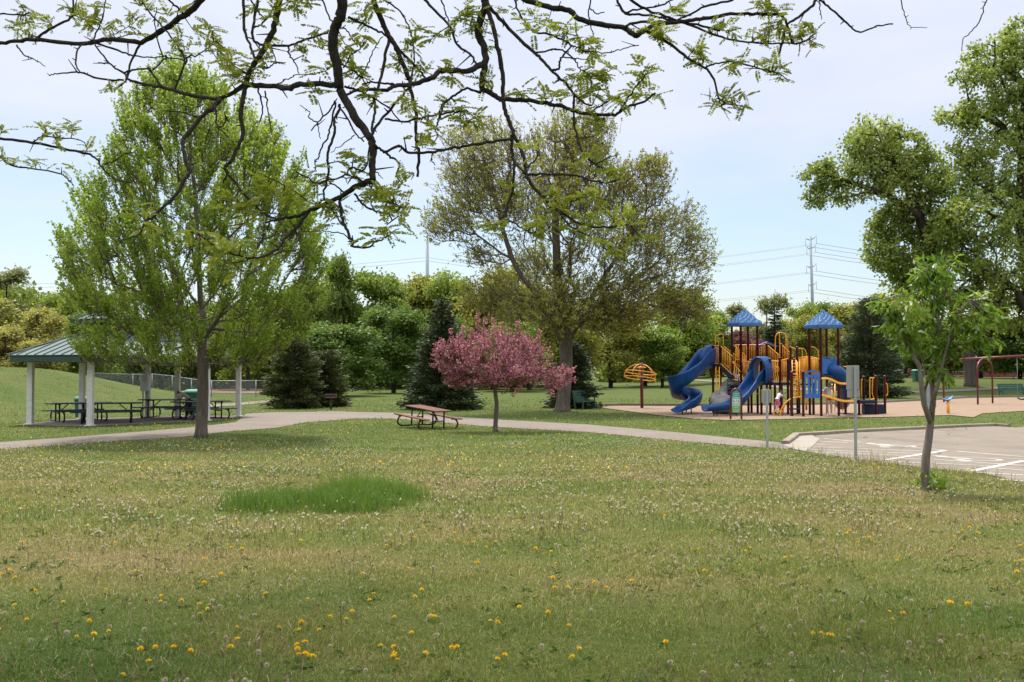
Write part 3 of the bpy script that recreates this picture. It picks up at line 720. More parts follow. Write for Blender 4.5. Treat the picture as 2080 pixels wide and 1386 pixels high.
TREES = [  # photo x of the stem, photo y of the top, photo width, depth, kind, label
    (15, 538, 165, 118, ('grey', 0), 'pale grey-green tree, tallest at the edge of the photo above the grassy mound'),
    (-60, 570, 190, 112, ('olive', 0), 'olive tree half cut off by the edge of the photo above the mound'),
    (75, 622, 150, 96, ('tan', 0), 'tan-budding round tree above the shelter roof beside the mound'),
    (10, 662, 150, 92, ('tan', 0), 'low tan-budding tree on the grassy mound at the edge of the photo'),
    (128, 596, 120, 124, ('bright', 0), 'bright green tree between the tan trees and the maple'),
    (178, 632, 130, 100, ('green', 0), 'mid-green tree straight behind the shelter cupola'),
    (245, 612, 150, 112, ('green', 1), 'tree behind the shelter, its top hidden by the maple crown'),
    (330, 618, 160, 106, ('deep', 0), 'dark green tree behind the electric cabinet of the shelter'),
    (420, 612, 170, 112, ('green', 0), 'tree right behind the maple trunk'),
    (505, 608, 150, 104, ('bright', 1), 'bright green tree behind the right-hand post of the shelter'),
    (575, 590, 170, 110, ('green', 1), 'green tree above the dark bushy conifer by the grill'),
    (640, 560, 160, 118, ('bright', 0), 'tall green tree at the maple edge above the conifers'),
    (700, 522, 130, 112, ('sparse', 0), 'thin-topped tree with bare twigs at its top'),
    (690, 650, 190, 82, ('deep', 1), 'low spreading green tree above the barbecue grill'),
    (770, 552, 170, 112, ('green', 0), 'rounded green tree left of the lone steel pole'),
    (850, 560, 150, 120, ('olive', 1), 'olive-green tree directly under the lone steel pole'),
    (800, 618, 170, 92, ('deep', 0), 'two-stemmed looking green tree above the side path'),
    (925, 552, 160, 116, ('bright', 0), 'bright green tree just right of the lone steel pole'),
    (1000, 545, 170, 110, ('olive', 0), 'yellow-olive tree behind the left side of the budding ash'),
    (1075, 575, 160, 108, ('olive', 1), 'yellow-olive tree behind the ash trunk'),
    (905, 640, 120, 98, ('deep', 1), 'dark green tree between the tall spruce and the crabapple'),
    (1040, 650, 150, 98, ('green', 0), 'green tree hidden behind the crabapple top'),
    (1160, 620, 150, 112, ('olive', 0), 'olive tree low behind the ash on the playground side'),
    (1240, 625, 160, 120, ('olive', 1), 'olive tree behind the yellow spinner'),
    (1310, 618, 150, 130, ('tan', 0), 'budding brownish tree between the spinner and the spiral slide'),
    (1390, 585, 150, 125, ('bright', 1), 'bright green tree just behind the spiral slide'),
    (1345, 660, 120, 118, ('green', 1), 'low green tree left of the spiral slide'),
    (1445, 628, 110, 150, ('green', 0), 'green tree behind the arch at the top of the spiral slide'),
    (1508, 614, 130, 190, ('grey', 0), 'pale tree behind the left blue roof'),
    (1562, 592, 130, 165, ('grey', 0), 'grey-green tree with a light top between the two blue roofs'),
    (1512, 672, 110, 150, ('plum', 0), 'purple-leaved plum tree under the left blue roof'),
    (1622, 615, 110, 170, ('bright', 0), 'bright tree to the left of the tower with cross-arms'),
    (1668, 612, 110, 185, ('deep', 0), 'dark green tree at the foot of the tower with cross-arms'),
    (1640, 640, 110, 140, ('olive', 1), 'yellow-olive tree behind the right blue roof'),
    (1720, 618, 130, 160, ('olive', 0), 'olive tree to the right of the right blue roof'),
    (1775, 598, 120, 170, ('tan', 0), 'tan tree above the dark pine'),
    (1838, 620, 150, 130, ('green', 1), 'green tree behind the left side of the young forked tree'),
    (1900, 640, 160, 122, ('deep', 1), 'dark tree behind the stems of the young forked tree'),
    (1990, 640, 170, 118, ('olive', 1), 'brownish-olive tree in front of the brick house'),
    (2070, 640, 160, 112, ('deep', 0), 'dark tree at the edge of the photo behind the park bench'),
    (2150, 600, 200, 110, ('green', 0), 'green tree at the very edge of the photo beyond the tallest cottonwood'),
]
for i, (px, ty, wd, D, kind, label) in enumerate(TREES):
    p = PROTO[kind]
    o = p if kind not in USED else copy_tree(p); USED[kind] = 1
    top = at(px, ty, D); z0 = G(top.x, D); hgt = (top.z - z0) / 10.2; wdt = wd * D / FP / 7.6
    o.location = (top.x, D, z0 - .1); o.scale = (wdt, wdt, hgt); o.rotation_euler = (0, 0, (i * 2.39) % 6.28)
    o.name = 'broadleaf_tree'; tag(o, label, 'tree', 'broadleaf trees behind the park')
# unlabelled depth of the wood: one mass of trees and undergrowth behind the first rows
def woodland():
    rng = np.random.default_rng(77); Ps = []; Fs = []
    spots = []
    for i in range(150):
        px = rng.uniform(-250, 1080) if i < 110 else (rng.uniform(1080, 1460) if i < 128 else rng.uniform(1720, 2350)); D = rng.uniform(122, 165) if px < 1100 else rng.uniform(150, 230)
        c = at(px, 750, D); spots.append((c.x, D, rng.uniform(7.5, 12) if px < 1080 else rng.uniform(6, 9.5), rng.uniform(3, 5.5)))
    for i in range(130):                         # undergrowth
        px = rng.uniform(-250, 920) if i < 90 else (rng.uniform(1220, 1460) if i < 105 else rng.uniform(1780, 2300)); D = rng.uniform(112, 135) if px < 1000 else rng.uniform(150, 190)
        c = at(px, 750, D); spots.append((c.x, D, rng.uniform(2.5, 4.5), rng.uniform(2, 3.5)))
    for x, y, h, r in spots:
        n = int(560 * r * h / 12); d = nrm(rng.normal(size=(n, 3))); q = d * rng.uniform(.6, 1, (n, 1)) * (r, r, h * .5) * (1 + .18 * np.sin(d[:, :1] * 7 + x)) + (x, y, G(x, y) + h * .5)
        V, F = leaves_np(q, d + rng.normal(size=(n, 3)), .55 * rng.uniform(.6, 1.4, n), .5, rng); Ps.append((V, F))
    V, F = join_np(Ps)
    m = leafmat('wood_leaf', [(0, (0.073, 0.108, 0.018)), (0.4, (0.146, 0.192, 0.032)), (0.75, (0.22, 0.258, 0.049)), (1, (0.293, 0.288, 0.095))], .42, .55, .08)
    tag(np_obj('woodland', V, F, m), 'dense far wood and undergrowth behind the park trees', 'woodland', kind='stuff')
woodland()

# ---- conifers
NEEDLE = leafmat('needle_dark', [(0, (.020, .036, .010)), (.5, (.042, .064, .017)), (1, (.08, .10, .03))], .12, .6, .5)
NEEDLEO = leafmat('needle_olive', [(0, (.042, .056, .013)), (.5, (.075, .09, .022)), (1, (.13, .14, .04))], .15, .6, .5)
NEEDLEP = leafmat('needle_pine', [(0, (.034, .054, .02)), (.5, (.065, .09, .034)), (1, (.14, .16, .075))], .14, .55, .6)
def conifer(name, label, px, ybase, ytop, wpx, m, seed, droop=.25, n_w=26, dens=1.0, bare=.0, cone=1.0, D=None, nsz=.2):
    rng = np.random.default_rng(seed)
    base = gp(px, ybase) if D is None else Vector((at(px, 750, D).x, D, G(at(px, 750, D).x, D)))
    D = base.y; h = at(px, ytop, D).z - base.z; rw = wpx / 2 * D / FP
    root = thing(name, label, 'tree', base)
    mb = MB(); mb.tube([base + Vector((0, 0, -.2)), base + Vector((0, 0, h * .5)), base + Vector((0, 0, h * .97))], [.035 * h, .02 * h, .004 * h], 8); mb.build('trunk', BARKD, root, True)
    P, T, Q0, Q1 = [], [], [], []
    for i in range(n_w):
        s = bare + (1 - bare) * i / n_w; z = h * (.02 + .96 * s); L = rw * ((1 - s) ** cone + .04) * 1.0
        k = max(5, int(11 - 5 * s))
        for j in range(k):
            a = rng.uniform(0, 6.28); l = L * rng.uniform(.72, 1.08); dr = np.array([math.cos(a), math.sin(a), -droop + .35 * s]); dr /= np.linalg.norm(dr)
            p0 = np.array([base.x, base.y, base.z + z + rng.uniform(-.2, .2) * h / n_w]); tip = p0 + dr * l + np.array([0, 0, .12 * l]); Q0.append(p0); Q1.append(tip)
            nn = max(8, int(l / nsz * 13 * dens)); u = rng.random(nn) ** .6
            pos = p0 + (tip - p0) * u[:, None]; sd = rng.normal(size=(nn, 3)) * (.16 + .16 * l * (1 - u[:, None])) * (1, 1, .35); P.append(pos + sd * .8); T.append(sd + dr * .5 + (0, 0, -.06))
    P = np.concatenate(P); T = np.concatenate(T); P[:, 2] = np.maximum(P[:, 2], gz(P[:, 0], P[:, 1]) + .03)
    V, F = tubes_np(Q0, Q1, np.full(len(Q0), .03), np.full(len(Q0), .006), 3); np_obj('boughs', V, F, BARKD, root)
    V, F = leaves_np(P, T, nsz * rng.uniform(.7, 1.4, len(P)), nsz * .34, rng, .05); np_obj('foliage', V, F, m, root)
conifer('spruce_tree', 'tall dark spruce behind the brown picnic table', 897, 832, 596, 165, NEEDLE, 61, .22, 34)
conifer('evergreen_bush', 'broad dark conifer bush with a white-guarded sapling in front of it', 598, 829, 690, 118, NEEDLEO, 62, .02, 20, 1.2, cone=.36)
conifer('evergreen_bush', 'rounded dark conifer right behind the barbecue grill', 660, 826, 712, 90, NEEDLEO, 63, .02, 18, 1.2, cone=.38)
conifer('spruce_tree', 'short dark spruce hidden behind the ash trunk', 1165, 829, 690, 110, NEEDLE, 65, .15, 22, cone=.8)
conifer('pine_tree', 'dark bushy pine between the playground and the young forked tree', 1768, 808, 600, 152, NEEDLEP, 66, .02, 26, 1.25, cone=.6, nsz=.26)
conifer('spruce_tree', 'far dark spruce standing between the two blue roofs', 1574, 775, 606, 70, NEEDLE, 67, .15, 22, D=140, nsz=.4)
conifer('shrub', 'small round evergreen alone on the grass beside the spinner', 1249, 778, 746, 24, NEEDLEO, 68, -.2, 14, .9, cone=.35, nsz=.25)

# ---------------------------------------------------------------- picnic shelter
WHITE = mat('white_paint', (.62, .60, .56), .55, 0, .06, 5, dirt=(.42, .39, .34))
ROOFG = mat('green_roof_metal', (.115, .148, .132), .6, 0, .1, 2, spec=.22, dirt=(.15, .18, .16))
FASC = mat('dark_green_trim', (.018, .055, .04), .45, 0, .1, 3)
SOFF = mat('soffit_boards', (.40, .36, .30), .7, 0, .12, 4)
GREYM = mat('galvanised_steel', (.36, .37, .37), .45, .55, .12, 9, dirt=(.27, .27, .26))
GREYB = mat('cabinet_grey', (.56, .57, .57), .5, 0, .06, 5)
BLACKP = mat('black_plastic_coat', (.016, .017, .02), .45, 0, .2, 20, bmp=.1)
BLACKM = mat('black_steel', (.012, .012, .013), .4, .2, .2, 10)
BROWNP = mat('brown_recycled_board', (.125, .055, .03), .7, 0, .2, 7, bmp=.15, spec=.25, dirt=(.17, .085, .05))
BRSTEEL = mat('brown_steel', (.028, .017, .013), .45, .2, .2, 10)

posts = [gp(61, 863), gp(183, 866), gp(420, 855.5), gp(484, 846.5), gp(360, 846.5), gp(166, 852)]
cen = sum((Vector((p.x, p.y, 0)) for p in posts), Vector()) / 6; cen.z = G(cen.x, cen.y)
shel = thing('picnic_shelter', 'open-sided picnic shelter with white posts and a two-tier green metal roof', 'shelter', cen)
slab = [Vector((p.x - cen.x, p.y - cen.y, 0)) * 1.12 + Vector((cen.x, cen.y, 0)) for p in posts]
drape('shelter_slab', [(p.x, p.y) for p in slab], .02, M_path, .8)
for p in posts:
    mb = MB(); mb.box((p.x, p.y, p.z + 1.27), (.22, .22, 2.56)); mb.box((p.x, p.y, p.z + .02), (.34, .34, .06)); mb.build('post', WHITE, shel, bev=.008)
zE, zF = cen.z + 2.56, cen.z + 2.82
def ring(k, z): return [Vector(((p.x - cen.x) * k + cen.x, (p.y - cen.y) * k + cen.y, z)) for p in posts]
r0, r1 = ring(1.17, zE), ring(1.17, zF); r2 = ring(.55, cen.z + 3.78)
mb = MB(); mb.sweep([ring(1.155, zE + .02), ring(1.155, zF - .012)]); mb.build('soffit', SOFF, shel)
mb = MB()
for i in range(6):
    a, b_ = r0[i], r0[(i + 1) % 6]; mb.beam(Vector((a.x, a.y, (zE + zF) / 2)), Vector((b_.x, b_.y, (zE + zF) / 2)), .06, zF - zE)
mb.build('fascia', FASC, shel)
def metal_roof(name, lo, hi, ribs):
    mb = MB(); off = Vector((0, 0, .03))
    for i in range(6):
        a, b_, c_, d = lo[i], lo[(i + 1) % 6], hi[(i + 1) % 6], hi[i]
        n = (b_ - a).cross(d - a).normalized()
        if n.z < 0: n = -n
        mb.add([a, b_, c_, d], [(0, 1, 2, 3)]); mb.add([a - n * .04, b_ - n * .04, c_ - n * .04, d - n * .04], [(3, 2, 1, 0)])
        L = (b_ - a).length; k = max(2, int(L / ribs)); e = (b_ - a).normalized()
        up = ((c_ + d) / 2 - (a + b_) / 2); up = (up - e * up.dot(e)).normalized()
        for j in range(1, k):
            p = a.lerp(b_, j / k); t1 = 1e9
            # standing seam runs straight up the slope until it meets the hip or the top edge
            best = None
            for u, v_ in ((b_, c_), (c_, d), (d, a)):
                dv = v_ - u; den_ = up.cross(dv).dot(n)
                if abs(den_) < 1e-6: continue
                t_ = (u - p).cross(dv).dot(n) / den_; s_ = (u - p).cross(up).dot(n) / den_
                if t_ > .05 and -1e-3 <= s_ <= 1.001: best = t_ if best is None else min(best, t_)
            if best: mb.beam(p + n * .018, p + up * best + n * .018, .03, .05)
        mb.beam(a + n * .03, d + n * .03, .14, .05)
    return mb.build(name, ROOFG, shel)
metal_roof('roof', ring(1.19, zF + .002), r2, .42)
t0 = ring(.54, cen.z + 3.75)
for p in t0: MB().box((p.x, p.y, p.z + .30), (.18, .18, .62)).build('cupola_post', WHITE, shel)
mb = MB()
for i in range(6): a, b_ = t0[i], t0[(i + 1) % 6]; mb.beam(a + Vector((0, 0, .06)), b_ + Vector((0, 0, .06)), .05, .14)
mb.build('cupola_curb', FASC, shel)
zc = cen.z + 4.36
mb = MB(); q0 = ring(.66, zc - .09)
for i in range(6): mb.beam(q0[i], q0[(i + 1) % 6], .05, .15)
mb.sweep([ring(.645, zc - .03), ring(.645, zc - .01)])
mb.build('cupola_fascia', FASC, shel); metal_roof('cupola_roof', ring(.675, zc + .002), ring(.02, zc + .85), .42)
rag = MB(); pr_ = at(133, 692.5, ring(1.19, 0)[0].lerp(ring(1.19, 0)[5], .5).y - .6)
# bright litter caught on the roof edge
k = r1[5].lerp(r2[5], .38); k2 = r1[0].lerp(r2[0], .45)
m_ = k.lerp(k2, .35) + Vector((0, 0, .10))
for dx, dy, dz in ((0, 0, 0), (.22, .05, .03), (.42, 0, .07)):
    rag.sweep([[m_ + Vector((dx + .16 * math.cos(a) * s, dy + .12 * math.sin(a) * s, dz + h_)) for a in np.linspace(0, 6.28, 9)[:-1]] for s, h_ in ((.5, -.03), (1, .0), (.9, .05), (.3, .09))])
tag(rag.build('cloth', mat('pink_cloth', (.75, .38, .45), .8, 0, .3, 9), None, True), 'pink and white scrap of cloth lying on the shelter roof edge', 'cloth')

# electric cabinet on its own post
ec = gp(295, 848); cab = thing('electric_cabinet', 'grey electric cabinet with round meter on a white post under the shelter', 'cabinet', ec)
MB().box((ec.x + .06, ec.y + .14, ec.z + 1.3), (.2, .2, 2.6)).build('post', WHITE, cab)
MB().box((ec.x - .02, ec.y - .06, ec.z + 1.62), (.36, .2, .80)).build('box', GREYB, cab, bev=.01)
mb = MB(); mb.tube([(ec.x - .12, ec.y - .15, ec.z + 1.82), (ec.x - .12, ec.y - .26, ec.z + 1.82)], .10, 14); mb.build('meter', mat('meter_glass', (.7, .7, .7), .2, 0, .05), cab, True)
MB().tube([(ec.x - .06, ec.y - .06, ec.z + 2.02), (ec.x - .06, ec.y - .06, ec.z + 2.6)], .03, 8).build('conduit', GREYM, cab, True); mb = MB(); mb.tube([(ec.x - .1, ec.y - .06, ec.z + 1.22), (ec.x - .1, ec.y - .06, ec.z)], .035, 8); mb.tube([(ec.x + .06, ec.y - .06, ec.z + 1.22), (ec.x + .06, ec.y - .06, ec.z + .4), (ec.x + .06, ec.y + .1, ec.z)], .025, 8)
mb.build('conduit', GREYM, cab, True)

# ---------------------------------------------------------------- picnic tables (built once at the origin, long axis X)
def picnic_table(name, label, group, top_m, fr_m, L=2.44, boards=5):
    rt = thing(name, label, 'picnic table', (0, 0, 0), group)
    mb = MB(); wd = .74; bw = wd / boards
    for i in range(boards): mb.box((0, -wd / 2 + bw * (i + .5), .745), (L, bw - .012, .045))
    mb.build('table_top', top_m, rt, bev=.006)
    for s in (-1, 1):
        mb = MB()
        for j in (-1, 1): mb.box((0, s * (.70 + j * .068), .44), (L, .125, .045))
        mb.build('seat', top_m, rt, bev=.006)
    for sx in (-1, 1):
        x = sx * L * .34; mb = MB()
        pts = []
        # one bent tube: under the seat, round outwards, along the ground and up the other side
        half = [(.84, .415), (.58, .415), (.70, .40), (.80, .33), (.86, .22), (.83, .10), (.74, .03), (.60, .022)]
        for sg in (1, -1):
            mb.tube([(x, sg * y, z) for y, z in [(.58, .415), (.72, .405), (.80, .34), (.855, .23), (.83, .11), (.74, .035), (.62, .024), (.30, .024)]], .034, 8)
            mb.tube([(x, sg * .56, .415), (x, sg * .82, .415)], .024, 6)
            mb.tube([(x, sg * .24, .02), (x, sg * .24, .72)], .032, 8)
        mb.tube([(x, -.31, .026), (x, .31, .026)], .025, 8); mb.tube([(x, -.34, .71), (x, .34, .71)], .024, 6); mb.tube([(x, -.24, .34), (x, .24, .34)], .022, 6)
        mb.tube([(x, 0, .34), (x - sx * .42, 0, .715)], .02, 6)
        mb.build('leg', fr_m, rt, True)
    return rt
def place(o, px, py, rz, s=1.0):
    p = gp(px, py); o.location = (p.x, p.y, p.z + .005); o.rotation_euler = (0, 0, R(rz)); o.scale = (s,) * 3; return o
brown = picnic_table('picnic_table', 'lone picnic table with brown plank top and seats on the lawn beside the path', 'picnic tables', BROWNP, BRSTEEL)
place(brown, 868, 869.5, -56, 1.0); brown.rotation_euler = (0, R(3.5), R(-56))
bt = picnic_table('picnic_table', 'black picnic table under the shelter, nearest the grassy mound', 'picnic tables', BLACKP, BLACKM)
bt2 = copy_tree(bt); bt3 = copy_tree(bt); bt4 = copy_tree(bt)
place(bt, 160, 856, 42, 1.06); place(bt2, 218, 860, 20, 1.12); place(bt3, 345, 849, -6, 1.12); place(bt4, 408, 852, 48, 1.06)
tag(bt2, 'black picnic table just behind the front white post of the shelter'); tag(bt3, 'black picnic table at which a person leans, behind the others'); tag(bt4, 'black picnic table partly hidden by the maple trunk')
for o in (bt2, bt3, bt4): o.name = 'picnic_table'

# ---------------------------------------------------------------- bins, grill, sapling, benches
def bin_(px, py, label, h=1.05, w=.62, c=(.012, .12, .075)):
    p = gp(px, py); rt = thing('trash_bin', label, 'bin', p, 'green bins')
    m = mat('green_bin_plastic', c, .45, 0, .1, 6)
    mb = MB(); mb.sweep([[(p.x + sx * w * k / 2, p.y + sy * w * k / 2, p.z + z) for sx, sy in ((-1, -1), (1, -1), (1, 1), (-1, 1))] for k, z in ((.82, .06), (.95, h * .8), (1, h * .86))]); mb.build('body', m, rt, bev=.02)
    mb = MB(); mb.sweep([[(p.x + sx * w * k / 2, p.y + sy * w * k / 2, p.z + z) for sx, sy in ((-1, -1), (1, -1), (1, 1), (-1, 1))] for k, z in ((1.06, h * .865), (1.06, h * .92), (.8, h * 1.0))]); mb.build('lid', mat('pale_green_lid', (.10, .30, .22), .45, 0, .08), rt, bev=.02)
    for s in (-1, 1): MB().tube([(p.x + s * w * .36 - .02, p.y + w * .4, p.z + .1), (p.x + s * w * .36 + .03, p.y + w * .4, p.z + .1)], .1, 12).build('wheel', BLACKM, rt)
bin_(396, 843, 'green wheeled bin with a pale lid beside the leaning person under the shelter', 1.25, .8)
bin_(167, 850, 'green bin behind the black table nearest the mound', 1.0, .55)
g_ = gp(672, 832); gr = thing('barbecue_grill', 'rusty park barbecue grill on a post in front of the rounded conifer', 'grill', g_)
RUST = mat('rusty_iron', (.10, .055, .04), .8, .3, .3, 8, bmp=.2)
MB().tube([g_ + Vector((0, 0, -.05)), g_ + Vector((0, 0, .62))], .06, 10).build('post', RUST, gr, True)
mb = MB(); c_ = g_ + Vector((0, 0, .66))
mb.box(c_, (.62, .44, .03)); mb.box(c_ + Vector((0, .21, .11)), (.62, .02, .2)); mb.box(c_ + Vector((.3, 0, .11)), (.02, .4, .2)); mb.box(c_ + Vector((-.3, 0, .11)), (.02, .4, .2)); mb.build('firebox', RUST, gr)
mb = MB()
for i in range(9): mb.tube([c_ + Vector((-.26 + i * .065, -.24, .19)), c_ + Vector((-.26 + i * .065, .18, .19))], .008, 5)
mb.tube([c_ + Vector((-.29, -.25, .19)), c_ + Vector((.29, -.25, .19))], .012, 5); mb.build('grate', RUST, gr)
drape('grill_pad', pxy([(645, 836.5), (700, 836.5), (708, 838.5), (640, 838.5)]), .015, M_path, .8)
s_ = gp(577, 829); sp_ = thing('sapling', 'thin sapling with a white trunk guard in front of the conifer bush', 'tree', s_)
MB().tube([s_ + Vector((0, 0, -.05)), s_ + Vector((-.02, 0, .6)), s_ + Vector((-.06, 0, 1.0))], [.055, .05, .05], 10).build('trunk_guard', mat('white_guard', (.75, .74, .72), .5, 0, .05), sp_, True)
MB().tube([s_ + Vector((-.06, 0, 1.0)), s_ + Vector((-.05, 0, 1.7)), s_ + Vector((-.1, 0, 3.0))], [.03, .02, .006], 6).build('trunk', BARK, sp_, True)
rng = np.random.default_rng(5); n = 130; q = np.array(s_) + (-.07, 0, 1.9) + rng.normal(size=(n, 3)) * (.34, .3, .5)
V, F = shoots(q, nrm(rng.normal(size=(n, 3)) + (0, 0, .4)), np.full(n, .3), 9, .1, .06, rng); np_obj('crown', V, F, BRIGHT, sp_)

GRB = mat('green_bench_boards', (.03, .10, .075), .5, 0, .15, 6)
def bench(label, px, py, rz, L=1.8):
    p = gp(px, py); rt = thing('park_bench', label, 'bench', (0, 0, 0), 'green park benches')
    mb = MB()
    for i in range(3): mb.box((0, -.05 - .15 * i + .12, .44), (L, .135, .04))
    mb.build('seat', GRB, rt)
    mb = MB()
    for i in range(4): mb.beam((-L / 2, .22 + .045 * i, .54 + .145 * i), (L / 2, .22 + .045 * i, .54 + .145 * i), .04, .13)
    mb.build('backrest', GRB, rt)
    for s in (-1, 1):
        mb = MB(); x = s * L * .46
        mb.beam((x, -.25, 0), (x, -.25, .66), .06, .06); mb.beam((x, .2, 0), (x, .37, 1.02), .06, .06); mb.beam((x, -.27, .66), (x, .3, .68), .07, .045); mb.beam((x, -.25, .40), (x, .25, .40), .05, .06)
        mb.build('side_frame', BLACKM if rz > 100 else GRB, rt)
    rt.location = p; rt.rotation_euler = (0, 0, R(rz)); return rt
bench('green park bench seen from its end beside the ash trunk', 1188, 831, 62)
bench('green park bench on the grass behind the swing set', 2058, 806, 8, 2.3)

# ---------------------------------------------------------------- chain-link fences
LINK = bpy.data.materials.new('chain_link'); t, b = nodes(LINK)
b.inputs['Base Color'].default_value = (.30, .31, .31, 1); b.inputs['Metallic'].default_value = .5; b.inputs['Roughness'].default_value = .5
tc_ = t.nodes.new('ShaderNodeTexCoord'); sp2 = t.nodes.new('ShaderNodeSeparateXYZ'); t.links.new(tc_.outputs['Object'], sp2.inputs[0])
def tm(op, a, b_=None):
    n_ = t.nodes.new('ShaderNodeMath'); n_.operation = op
    for i_, v_ in enumerate((a, b_)):
        if v_ is None: continue
        if hasattr(v_, 'links'): t.links.new(v_, n_.inputs[i_])
        else: n_.inputs[i_].default_value = v_
    return n_.outputs[0]
hx = tm('ADD', sp2.outputs[0], sp2.outputs[1])
w1 = tm('LESS_THAN', tm('FRACT', tm('MULTIPLY', tm('ADD', hx, sp2.outputs[2]), 12)), .14); w2 = tm('LESS_THAN', tm('FRACT', tm('MULTIPLY', tm('SUBTRACT', hx, sp2.outputs[2]), 12)), .14)
tr_ = t.nodes.new('ShaderNodeBsdfTransparent'); ms_ = t.nodes.new('ShaderNodeMixShader'); t.links.new(tm('MAXIMUM', w1, w2), ms_.inputs[0]); t.links.new(tr_.outputs[0], ms_.inputs[1]); t.links.new(b.outputs[0], ms_.inputs[2]); t.links.new(ms_.outputs[0], t.nodes['Material Output'].inputs[0])
def fence(label, pts, h=1.25):
    P = [Vector((x, y, G(x, y))) for x, y in pts]; rt = thing('chain_link_fence', label, 'fence', P[0])
    fine = []
    for a, b_ in zip(P, P[1:]):
        k = max(1, round((b_ - a).length / 3)); fine += [a.lerp(b_, i / k) for i in range(k)]
    fine.append(P[-1]); fine = [Vector((p.x, p.y, G(p.x, p.y))) for p in fine]
    mb = MB()
    for a, b_ in zip(fine, fine[1:]): mb.add([a + Vector((0, 0, .05)), b_ + Vector((0, 0, .05)), b_ + Vector((0, 0, h)), a + Vector((0, 0, h))], [(0, 1, 2, 3)])
    mb.build('mesh_panel', LINK, rt)
    MB().tube([p + Vector((0, 0, h)) for p in fine], .03, 6).build('top_rail', GREYM, rt, True)
    for p in fine[:60]: MB().tube([p + Vector((0, 0, -.1)), p + Vector((0, 0, h + .06))], .035, 6).build('post', GREYM, rt, True)
def fx(px, D): c = at(px, 760, D); return (c.x, D)
fence('chain-link fence round the bare dirt behind the shelter', [fx(190, 88), fx(270, 88), fx(350, 84), fx(430, 80), fx(520, 80), fx(560, 84)], 1.3)
fence('chain-link fence beyond the side path between the conifers', [fx(700, 118), fx(780, 118), fx(860, 116), fx(900, 120)], 1.5)

# ---------------------------------------------------------------- transmission towers and wires
STEEL = mat('tower_steel', (.30, .32, .34), .5, .3, .08, 1)
def tower(px, ytop, D, arms, label, r):
    b_ = at(px, 760, D); top = at(px - 9 * (1 if arms else 0), ytop, D); z0 = G(b_.x, D); rt = thing('transmission_tower', label, 'power pole', (b_.x, D, z0))
    MB().tube([(b_.x, D, z0 - .5), ((b_.x + top.x) / 2, D, (z0 + top.z) / 2), (top.x, D, top.z)], [r, r * .78, r * .5], 12).build('pole', STEEL, rt, True)
    out = []
    for ya, wl, wr in arms:
        p = at(px - 9 * (760 - ya) / 280, ya, D); 
        for s, w_ in ((-1, wl), (1, wr)):
            e = p + Vector((s * w_ * D / FP, 0, (8 if s > 0 else 3) * D / FP)); MB().tube([p, p.lerp(e, .5) + Vector((0, 0, -.2)), e], [.17, .13, .07], 8).build('arm', STEEL, rt, True)
            q = e + Vector((0, 0, -16 * D / FP)); MB().tube([e, q], .05, 6).build('insulator', STEEL, rt, True); out.append(q)
    return top, out
top2, clamps = tower(1655, 480, 250, [(487, 10, 12), (505, 8, 10), (543, 10, 10), (580, 7, 9)], 'tall steel tower with cross-arms behind the playground', .5)
top1, _ = tower(868, 489, 300, [], 'lone bare steel pole rising above the tree line', .85)
WIRE = mat('wire_metal', (.16, .17, .18), .5, .3, .05, 1)
def wire(a, b_, label, sag=2.5):
    pts = [a.lerp(b_, i / 14) + Vector((0, 0, -sag * 4 * (i / 14) * (1 - i / 14))) for i in range(15)]
    tag(MB().tube(pts, .045, 4).build('power_line', WIRE, None), label, 'power line', 'power lines')
lab = ['top', 'upper', 'middle', 'lowest']
for i, q in enumerate(clamps):
    side = 'left' if i % 2 == 0 else 'right'
    wire(q, Vector((q.x - 150, 330, q.z - 3 + (i // 2) * .3)), 'overhead wire running left from the %s %s arm of the tower with cross-arms' % (lab[i // 2], side), 3)
    wire(q, Vector((q.x + 130, 260, q.z - 4)), 'overhead wire running right from the %s %s arm of the tower with cross-arms' % (lab[i // 2], side), 4)
for k, (dy, nm_) in enumerate(((34, 'upper'), (41, 'lower'))):
    q = at(868, 489 + dy, 300)
    wire(q, at(-60, 570 + dy * .25 + 6 * k, 420), '%s wire on the left of the lone bare steel pole' % nm_, 2); wire(q, at(1300, 545 + dy * .2, 360), '%s wire on the right of the lone bare steel pole' % nm_, 2)

